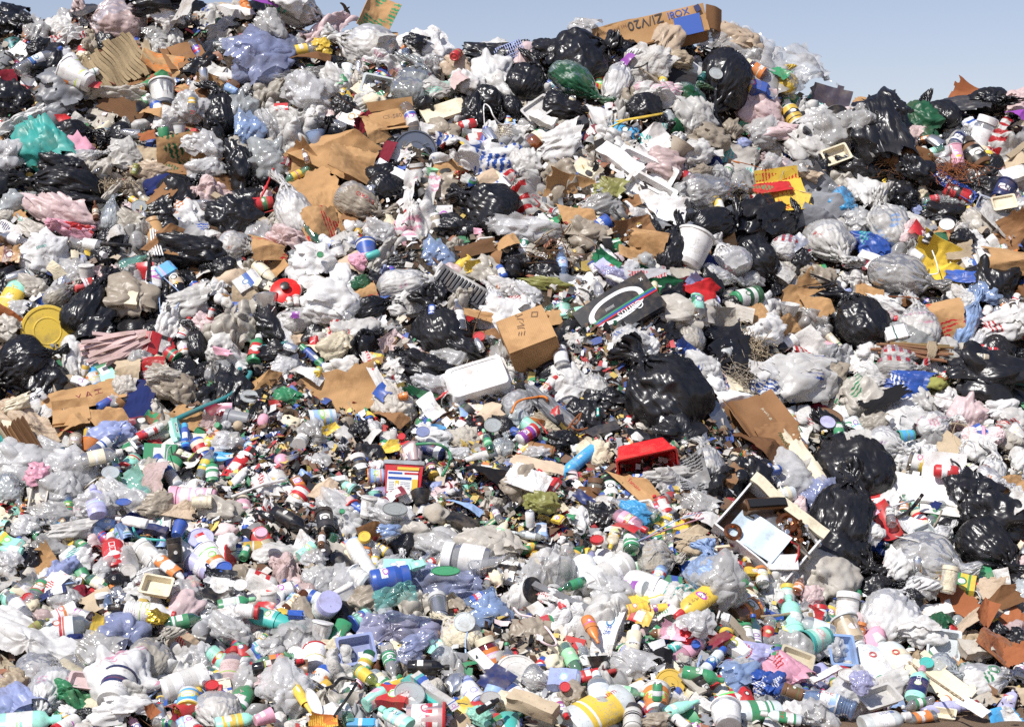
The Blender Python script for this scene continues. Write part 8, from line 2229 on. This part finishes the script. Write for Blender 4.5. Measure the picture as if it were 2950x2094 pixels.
def relation(p):
    q = p - HP; a = np.stack([q @ CR, q @ CU, q[:, 1] * .3], 1); o = np.argsort((a ** 2).sum(1))
    for k in o[:14]:
        dx, dy = a[k][:2]; yield ('right of' if dx > 0 else 'left of') if abs(dx) > abs(dy) else ('above' if dy > 0 else 'below'), HS[k]
def label(o, desc, p):
    for pre in ('', 'just ', 'a little '):
        for rel, s in relation(p):
            t = f'{desc} {pre}{rel} the {s}'
            if len(t.split()) <= 16 and t not in USED: USED.add(t); o['label'] = t; return True
    return False
def surf():
    while True:
        y = RF.uniform(9.55, 16.5); x = RF.uniform(-1, 1) * (y * .2857 + .35)
        z = float(heap(np.array([x]), np.array([y]), False)[0])
        if z > .02 and RF.random() < (.75 if y < 12.4 else 1.0): return np.array([x, y, z])
def zone(p):
    r = (1047 - FPX * ((p - CAMP) @ CU) / ((p - CAMP) @ CF)) ; cx = 1475 + FPX * p[0] / ((p - CAMP) @ CF)
    return cx, r
def drop(kind, col, size, desc, clear, sink, W=None, tries=90, v=None, tip=0, ok=None):
    for _ in range(tries):
        p = surf(); e, h = CV.at(p)
        if e < 1 + .35 * (clear - .3): continue
        cx_, r_ = zone(p)
        if ok and not ok(cx_, r_): continue
        if 1170 < r_ < 1470 and 330 < cx_ < 1950 and RF.random() < (.75 if size > .12 or min(CL[col[0].split(':')[-1]]) > .4 else .15): continue
        d = p - CAMP; t = np.linalg.norm(d); d /= t
        kn = KN[kind]
        X, Y, N = frame(p, d, RF.uniform(0, 360), tip() if callable(tip) else tip, RF.uniform(0, .5))
        vs = DIM[kind]; vv = RF.randrange(len(vs)) if v is None else v; dim = vs[vv]
        sx = size / dim[0]; sy = sx * RF.uniform(.85, 1.2); sz = sx * RF.uniform(.9, 1.25)
        if kind in ('pet', 'det', 'can', 'aero', 'wine', 'tube', 'cup', 'pot', 'jar', 'tub', 'disc', 'cap'): sy = sx; sz = sx
        hh = dim[2] * sz; q = p + N * (h * .5 + (hh * -sink if kind in LIFTC else hh * (.5 - sink)))
        mt = Matrix.Identity(4)
        for i in range(3): mt[i][0], mt[i][1], mt[i][2], mt[i][3] = X[i] * sx, Y[i] * sy, N[i] * sz, q[i]
        o, vv, m0 = make(kind, col, mt, vv, RF)
        if not label(o, desc, q):
            for c in list(o.children): bpy.data.objects.remove(c)
            bpy.data.objects.remove(o); continue
        FILLED.append(o); o['group'] = GROUPS.get(kind, 'loose rubbish on the heap')
        PLACED.append((p, X, Y, N, size / 2, max(size * dim[1] / dim[0] / 2, .01), hh * .5 + h * .3)); CV.sync(); return o
    return None
GROUPS = dict(wad='loose bags on the heap', wadlo='small crumpled wads on the heap', sheet='torn plastic sheets on the heap', vest='empty carrier bags on the heap', card='torn boards on the heap', scrap='scraps on the heap', pet='drink bottles on the heap', det='household bottles on the heap', can='drink cans on the heap', cup='cups on the heap', disc='lids on the heap', cap='caps on the heap', pack='packets on the heap', stick='sticks on the heap', tray='trays on the heap', wine='glass bottles on the heap', tub='tubs on the heap', pot='pots on the heap', aero='spray cans on the heap', tube='tubes on the heap', tied='tied bags on the heap', lump='lumps on the heap', wire='loose wires on the heap')
up_ = lambda cx, r: r < 1230
lo_ = lambda cx, r: r > 1180
dk_ = lambda cx, r: r < 1200 and not (1500 < cx < 2300 and 300 < r < 600)
rt_ = lambda cx, r: cx > 2480 and r > 1650
big_ = lambda cx, r: not (1120 < r < 1480 and 420 < cx < 2000) and (r < 1420 or RF.random() < .3)
lo2_ = lambda cx, r: r > 1330
mid_ = lambda cx, r: 1150 < r < 1500 and 500 < cx < 2000
def many(n, f):
    for _ in range(n): f()
C = RF.choice; U = RF.uniform
def bag():
    c = C(['w'] * 8 + ['ow', 'ow', 'cw', 'lp', 'i:w', 'i:w', 's:w']); k = c.split(':')[-1]
    ic = C(['r', 'b', 'gn', 'pk']); drop(C(['wad', 'wad', 'wad', 'tied', 'vest']), [c, ic], U(.24, .46), {'i:w': f'white bag printed {CNAME[ic]}', 's:w': f'white bag with {CNAME[ic]} stripes'}.get(c, f'crumpled {CNAME[k]} plastic bag'), .85, U(.1, .45), ok=big_)
def sheet():
    c = C(['w', 'w', 'w', 'ow', 'c', 'c', 'c', 'sa', 'lg', 'i:w']); ic = C(['r', 'b', 'te', 'pk'])
    drop('sheet', [c, ic], U(.26, .5), {'i:w': f'torn white sheet printed {CNAME[ic]}', 'c': 'torn clear film'}.get(c, f'torn {CNAME[c.split(":")[-1]]} plastic sheet'), .8, U(.2, .55), ok=big_)
def clearbag(): drop('wad', [C(['c', 'c', 'c', 'cw', 'lp', 'sa', 'bl'])], U(.2, .42), C(['crumpled translucent bag', 'slack see-through bag', 'wrinkled thin bag']), .85, U(.1, .4), ok=big_)
def black(): drop(C(['wad', 'wad', 'sheet', 'tied']), ['k'], U(.24, .5), C(['glossy black bag', 'crumpled black bag', 'slack black plastic']), .8, U(.2, .5), ok=dk_)
def board(): drop('card', [C(['kb', 'kb', 'dk', 'tn', 'd:be', 'e:kb']), 'r'], U(.14, .36), C(['torn brown board', 'bent piece of cardboard', 'ragged brown carton piece']), .75, U(.1, .4), ok=up_)
def paper(): drop(C(['card', 'sheet']), [C(['p:w', 'p:w', 'p:ow', 'p:cr', 'p:lp'])], U(.14, .34), C(['crumpled pale paper', 'torn sheet of pale paper', 'dirty paper sheet']), .7, U(.1, .4))
many(110, bag); many(100, black); many(95, sheet); many(70, clearbag); many(60, board); many(70, paper)
def rust(): c = C(['d:ru', 'p:be', 'd:kb', 'l:br', 'p:ru', 'd:tn']); drop(C(['card', 'card', 'wad', 'sheet']), [c], U(.14, .34), C(['soiled brown scrap', 'rust stained piece', 'muddy torn piece']), .6, U(.1, .4), ok=rt_)
many(40, rust)
lf_ = lambda cx, r: cx < 1300 and 420 < r < 1150
def blackl(): drop(C(['wad', 'sheet', 'sheet', 'wadlo']), ['k'], U(.14, .36), C(['torn black bag', 'black film rag', 'slack black scrap']), .5, U(.3, .6), ok=lf_)
many(70, blackl)
tipr = lambda: RF.choice([0, 0, 0, RF.uniform(-40, 70)])
def pet(ok=None): c = C(['c', 'c', 'c', 'c', 'gn', 'ln', 'lb', 'cw']); l = C(['w', 'b', 'r', 'gn', 'o', 'y']); k = C(['w', 'b', 'r', 'gn', 'w']); drop('pet', ['t:' + c, k, l], U(.16, .28), f'{CNAME[c]} drink bottle with {CNAME[l]} label', .55, U(.0, .3), tip=tipr, v=RF.randrange(3), ok=ok)
def det(ok=None): c = C(['w', 'w', 'w', 'w', 'ow', 'cr', 'cr', 'mt', 'te', 'gn', 'b', 'lp', 'y', 'la', 'cw', 'cw', 'sk', 'lg', 'k']); k = C(['w', 'w', 'w', 'r', 'b', 'gn', 'o', 'cr']); l = C(['w', 'w', 'cw', 'b', 'r', 'cr']); drop('det', [('h:' if RF.random() < .3 else '') + c, k, l], U(.14, .26), f'{CNAME[c]} household bottle with {CNAME[k]} cap', .5, U(.0, .3), tip=tipr, ok=ok)
def can(): c = C(['si', 'r', 'w', 'b', 'gn', 'go', 'k', 'si']); k = C(['w', 'r', 'b', 'k', 'y']); drop('can', [('m:' if c == 'si' else '') + c, k, c], U(.11, .135), f'{CNAME[c]} drink can', .45, U(.0, .3), tip=tipr)
def cup(ok=None): c = C(['w', 'w', 'w', 'c', 'cr', 'mt', 'lb', 'r']); l = C(['r', 'b', 'gn', 'o', 'w']); k = C(['cup', 'cup', 'tub', 'pot']); drop(k, [('h:' if RF.random() < .4 else 'o:') + c, l, c], U(.07, .15), f'{CNAME[c]} {"pot" if k == "pot" else "tub" if k == "tub" else "cup"} marked {CNAME[l]}', .5, U(.0, .3), tip=tipr, ok=ok)
def lid(): c = C(['w', 'w', 'w', 'cw', 'r', 'b', 'y', 'la', 'gn', 'k', 'o', 'lp']); drop('disc', ['o:' + c], U(.06, .14), f'round {CNAME[c]} lid', .4, -U(0, .4), tip=lambda: U(-45, 45))
def cap(): c = C(['w', 'w', 'w', 'w', 'r', 'b', 'gn', 'y', 'lb', 'k', 'cr']); drop('cap', [c], U(.035, .06), f'{CNAME[c]} screw cap', .3, -U(0, .5), tip=lambda: U(-70, 70))
def pack(): c = C(['w', 'w', 'w', 'w', 'cr', 'ow', 'r', 'y', 'b', 'gn', 'mt', 'lg']); k = C(['r', 'b', 'gn', 'w', 'k', 'o']); drop('pack', [c, k, c], U(.09, .22), f'{CNAME[c]} packet printed {CNAME[k]}', .5, U(0, .3), tip=tipr)
def wrap(): c = C(['w', 'w', 'w', 'ow', 'cr', 'lg', 'r', 'y', 'b', 'gn', 'mr', 'si', 'si']); k = C(['r', 'b', 'gn', 'y', 'w', 'k']); drop('scrap', ['q:' + c, k], U(.08, .2), f'{CNAME[c]} wrapper printed {CNAME[k]}', .35, U(0, .3))
def bits(): c = C(['w'] * 6 + ['ow', 'cr', 'lp', 'cr']); drop(C(['wadlo', 'scrap']), ['p:' + c], U(.07, .17), f'{C(["small", "torn", "creased"])} {CNAME[c]} paper', .3, U(0, .3))
def shard(): c = C(['w', 'w', 'w', 'ow', 'r', 'b', 'y', 'gn', 'k', 'k', 'cr', 'gy', 'br', 'lb']); drop('scrap', ['o:' + c], U(.06, .15), f'{C(["bent", "broken", "flat"])} {CNAME[c]} plastic piece', .3, U(-.2, .3))
def filmw(): c = C(['c', 'c', 'c', 'cw', 'sa', 'bl', 'lp']); drop('wadlo', [c], U(.09, .2), f'{C(["small", "wrinkled", "shiny"])} {CNAME[c]} film', .35, U(0, .3))
def whitew(): c = C(['w', 'w', 'ow', 'w', 'lp']); drop('wadlo', [c], U(.09, .2), f'{C(["small", "wrinkled", "puffed"])} {CNAME[c]} bag', .35, U(0, .3))
def blackw(): drop('wadlo', ['k'], U(.08, .22), C(['small black bag piece', 'wrinkled black rag', 'shiny black scrap']), .35, U(0, .35))
def foil(): drop('wadlo', ['m:si'], U(.06, .12), C(['crumpled silver foil', 'small silver foil']), .3, U(0, .3))
def stick(): c = C(['x:tn', 'x:br', 'o:w', 'o:r', 'o:lb', 'x:sa']); drop('stick', [c], U(.15, .4), f'{CNAME[c[2:]]} {"stick" if c[0] == "x" else "plastic rod"}', .3, -U(.5, 3))
def foam(): c = C(['w', 'w', 'ow', 'cr']); drop(C(['lump', 'block', 'tray']), ['a:' + c], U(.08, .24), f'{CNAME[c]} broken foam piece', .45, U(0, .3))
def cloth(): c = C(['gy', 'nb', 'br', 'mr', 'be', 'lg', 'dn', 'pk', 'ch']); drop(C(['wadlo', 'card']), ['l:' + c], U(.12, .3), f'{CNAME[c]} rumpled cloth', .5, U(.1, .4))
def cbits(): c = C(['d:kb', 'd:dk', 'd:tn']); drop('scrap', [c], U(.07, .18), C(['small brown cardboard piece', 'torn cardboard scrap']), .35, U(0, .3), ok=up_)
def glass(): c = C(['k', 'am', 'gn', 'dn']); drop('wine', ['g:' + c, C(['r', 'k', 'w', 'go']), C(['cr', 'w', 'go'])], U(.18, .28), f'{CNAME[c]} glass bottle', .5, U(0, .3), tip=tipr)
def tubes(): c = C(['w', 'w', 'cr', 'pk', 'b']); k = C(['r', 'b', 'w', 'gn']); drop(C(['tube', 'aero']), [c, k, c], U(.13, .24), f'slim {CNAME[c]} container with {CNAME[k]} cap', .5, U(0, .3), tip=tipr)
only = lambda f, n, ok_: None
many(60, lambda: det(lo2_)); many(50, lambda: pet(lo2_)); many(60, lambda: cup(lo2_)); many(60, pet); many(70, det); many(100, can); many(60, cup); many(110, lid); many(90, pack); many(40, glass); many(60, tubes); many(50, cloth); many(90, foam)
many(150, whitew); many(110, filmw); many(90, blackw); many(40, foil); many(110, wrap); many(170, bits); many(110, shard); many(80, cbits); many(60, stick); many(80, cap)

# shreds past counting: one object
def litter(name, n, smin, smax, pal, seed, ymin=9.5, hmax=.05, box_=None):
    r = np.random.default_rng(seed); y = r.uniform(ymin, 16.6, n); x = r.uniform(-1, 1, n) * (y * .30 + .8)
    
    if box_: x = r.uniform(box_[0], box_[1], n); y = r.uniform(box_[2], box_[3], n)
    z = heap(x, y); k = z > .012; x, y, z = x[k], y[k], z[k]; n = len(x)
    e = .05; gx = (heap(x + e, y) - heap(x - e, y)) / (2 * e); gy = (heap(x, y + e) - heap(x, y - e)) / (2 * e)
    N = np.stack([-gx, -gy, np.ones(n)], 1) + r.normal(0, .75, (n, 3)); N /= np.linalg.norm(N, axis=1, keepdims=True)
    A = np.cross(N, r.normal(size=(n, 3))); A /= np.linalg.norm(A, axis=1, keepdims=True); B = np.cross(N, A)
    s = (smin + (smax - smin) * r.random(n) ** 2.2)[:, None]; w = s * r.uniform(.3, .9, (n, 1)); c = np.stack([x, y, z + r.uniform(-.02, hmax, n)], 1)
    bend = r.uniform(-.45, .45, (n, 1)) * s
    V = np.stack([c - A * s - B * w, c - A * s * .9 + B * w * r.uniform(.5, 1.1, (n, 1)), c - B * w * .9 + N * bend, c + B * w + N * bend, c + A * s - B * w * r.uniform(.3, 1, (n, 1)), c + A * s * .8 + B * w], 1).reshape(-1, 3)
    F = (np.arange(n)[:, None, None] * 6 + np.array([[0, 2, 3, 1], [2, 4, 5, 3]])[None]).reshape(-1, 4)
    pc = np.array([CL[q] for q in pal.split()]); pc = pc * .8 + .2 * pc.mean(1, keepdims=True); col = pc[r.integers(0, len(pc), n)] * r.uniform(.7, 1.1, (n, 1)); col = np.repeat(np.clip(col, 0, .85), 6, 0)
    me = bpy.data.meshes.new(name); me.vertices.add(len(V)); me.vertices.foreach_set('co', V.ravel()); me.loops.add(F.size); me.loops.foreach_set('vertex_index', F.ravel().astype(np.int32))
    me.polygons.add(len(F)); me.polygons.foreach_set('loop_start', np.arange(0, F.size, 4, dtype=np.int32)); me.update(calc_edges=True)
    at = me.attributes.new('tint', 'FLOAT_COLOR', 'POINT'); at.data.foreach_set('color', np.concatenate([col, np.ones((len(col), 1))], 1).ravel())
    me.materials.append(M['litter']); o = bpy.data.objects.new(name, me); COL.objects.link(o); o['kind'] = 'stuff'; return o
litter('shredded_litter', 21000, .012, .05, 'w w w ow ow ow cr gy lg lp sa sa kb dk tn br br ch k k k gy r b gn y w w', 3)
litter('dark_litter', 16000, .010, .05, 'br br dk ch k k ru sa gy ow tn', 4, 9.5, .03)
litter('trodden_litter', 28000, .012, .05, 'br br br dk ch ch ch k k k gy sa ow tn gn r y w w b', 5, hmax=.09, box_=(-2.3, 1.5, 11.2, 12.95))
# things that ended up wholly buried under others are left out
BURIED = [0,1,2,3,5,7,8,11,16,18,19,21,23,25,27,28,30,31,34,35,36,37,46,51,55,58,61,69,70,72,
    73,77,79,83,85,88,89,90,91,92,95,97,100,104,105,109,111,115,120,124,125,133,134,137,138,140,143,144,145,147,
    149,153,159,160,165,169,171,173,176,177,178,185,190,191,194,195,196,198,200,202,204,205,206,207,208,211,217,223,229,235,
    249,253,256,263,266,267,270,272,279,280,286,303,306,307,310,312,313,315,322,325,328,329,335,336,344,347,357,359,361,362,
    366,369,379,383,384,389,390,393,395,399,401,404,405,406,407,409,413,414,419,420,422,425,430,432,435,436,441,443,447,455,
    456,463,465,466,469,471,472,473,477,487,488,490,491,492,493,498,501,506,510,515,519,527,533,534,538,540,541,542,552,555,
    557,563,570,574,577,579,581,583,584,586,587,592,595,596,598,599,601,627,649,652,657,663,667,669,671,675,687,689,698,703,
    706,720,722,725,730,734,738,739,743,744,747,748,753,759,760,768,770,775,778,781,782,784,787,792,796,797,799,814,818,819,
    824,826,828,830,832,834,835,843,852,858,862,863,864,865,866,867,870,872,873,874,881,883,884,890,891,895,896,898,905,908,
    909,911,913,915,921,922,923,926,930,934,940,944,947,948,955,956,958,961,962,964,967,968,971,976,981,983,985,993,994,997,
    1002,1003,1004,1005,1006,1007,1008,1009,1011,1013,1015,1021,1024,1025,1026,1028,1033,1034,1035,1038,1039,1040,1041,1042,1044,1045,1046,1049,1052,1053,
    1054,1055,1056,1058,1059,1060,1061,1062,1065,1066,1067,1068,1069,1071,1072,1074,1075,1078,1081,1083,1084,1085,1086,1088,1089,1090,1091,1092,1096,1097,
    1098,1100,1101,1102,1103,1104,1105,1106,1107,1117,1119,1122,1127,1128,1129,1131,1134,1140,1141,1142,1152,1153,1157,1158,1159,1160,1168,1170,1171,1180,
    1181,1182,1183,1185,1188,1189,1191,1194,1201,1204,1205,1206,1207,1208,1211,1216,1218,1220,1223,1224,1230,1234,1238,1239,1242,1243,1246,1247,1249,1250,
    1251,1252,1255,1258,1259,1263,1268,1270,1271,1275,1279,1280,1283,1284,1285,1287,1289,1293,1298,1302,1313,1320,1330,1334,1335,1336,1338,1343,1347,1349,
    1355,1365,1373,1376,1378,1379,1384,1389,1390,1394,1396,1402,1404,1405,1407,1410,1411,1418,1421,1423,1425,1428,1432,1436,1439,1440,1443,1444,1445,1447,
    1452,1454,1455,1457,1458,1460,1467,1469,1470,1472,1481,1482,1483,1484,1488,1491,1492,1493,1494,1495,1497,1498,1502,1503,1506,1507,1508,1509,1510,1511,
    1518,1520,1523,1524,1525,1526,1531,1533,1534,1535,1537,1538,1539,1540,1543,1544,1548,1549,1550,1551,1552,1555,1556,1558,1559,1560,1564,1565,1571,1573,
    1574,1575,1578,1581,1586,1588,1590,1592,1593,1598,1600,1601,1603,1604,1606,1607,1610,1612,1619,1620,1622,1623,1628,1636,1637,1638,1639,1640,1642,1645,
    1647,1648,1652,1653,1654,1655,1656,1658,1659,1661,1662,1664,1665,1667,1669,1674,1677,1682,1683,1684,1688,1689,1691,1692,1693,1694,1698,1701,1704,1707,
    1709,1710,1711,1713,1716,1718,1721,1722,1725,1728,1730,1732,1734,1735,1736,1738,1740,1742,1745,1746,1748,1750,1751,1757,1758,1760,1761,1762,1763,1765,
    1766,1767,1769,1772,1773,1774,1775,1776,1777,1778,1779,1780,1781,1782,1783,1786,1787,1789,1790,1791,1792,1798,1799,1800,1802,1803,1806,1807,1812,1814,
    1815,1816,1820,1823,1824,1829,1831,1833,1836,1838,1839,1840,1844,1846,1847,1853,1856,1859,1860,1866,1867,1869,1872,1876,1881,1882,1884,1885,1888,1889,
    1892,1895,1896,1897,1900,1901,1902,1903,1904,1905,1906,1908,1909,1910,1913,1916,1918,1920,1926,1927,1928,1929,1931,1933,1934,1935,1936,1937,1943,1944,
    1953,1954,1955,1958,1961,1962,1966,1967,1969,1970,1972,1974,1979,1982,1986,1988,1991,1992,1995,1998,1999,2000,2001,2003,2004,2005,2008,2012,2016,2019,
    2020,2022,2023,2025,2026,2028,2031,2033,2035,2039,2040,2041,2043,2045,2046,2047,2048,2049,2051,2052,2054,2056,2057,2059,2060,2063,2064,2065,2066,2068,
    2072,2074,2075,2081,2084,2085,2088,2090,2093,2095,2096,2099,2101,2102,2104,2105,2107,2109,2117,2118,2120,2121,2127,2129,2133,2135,2138,2140,2142,2143,
    2144,2145,2146,2150,2152,2153,2157,2159,2166,2169,2171,2172,2173,2174,2175,2177,2180,2184,2185,2188,2191,2192,2193,2194,2195,2196,2197,2198,2199,2200,
    2201,2202,2203,2204,2205,2206,2208,2210,2211,2212,2214,2216,2217,2219,2220,2221,2222,2223,2224,2225,2226,2227,2228,2229,2232,2233,2234,2235,2236,2240,
    2241,2242,2243,2244,2246,2247,2248]
for k_, o in enumerate(FILLED):
    if k_ in BURIED:
        for c in list(o.children): bpy.data.objects.remove(c)
        bpy.data.objects.remove(o)
BURIEDH = [270, 326, 668, 793]
for k_ in BURIEDH:
    o = bpy.data.objects[HERO[k_][0]]
    for c in list(o.children): bpy.data.objects.remove(c)
    bpy.data.objects.remove(o)
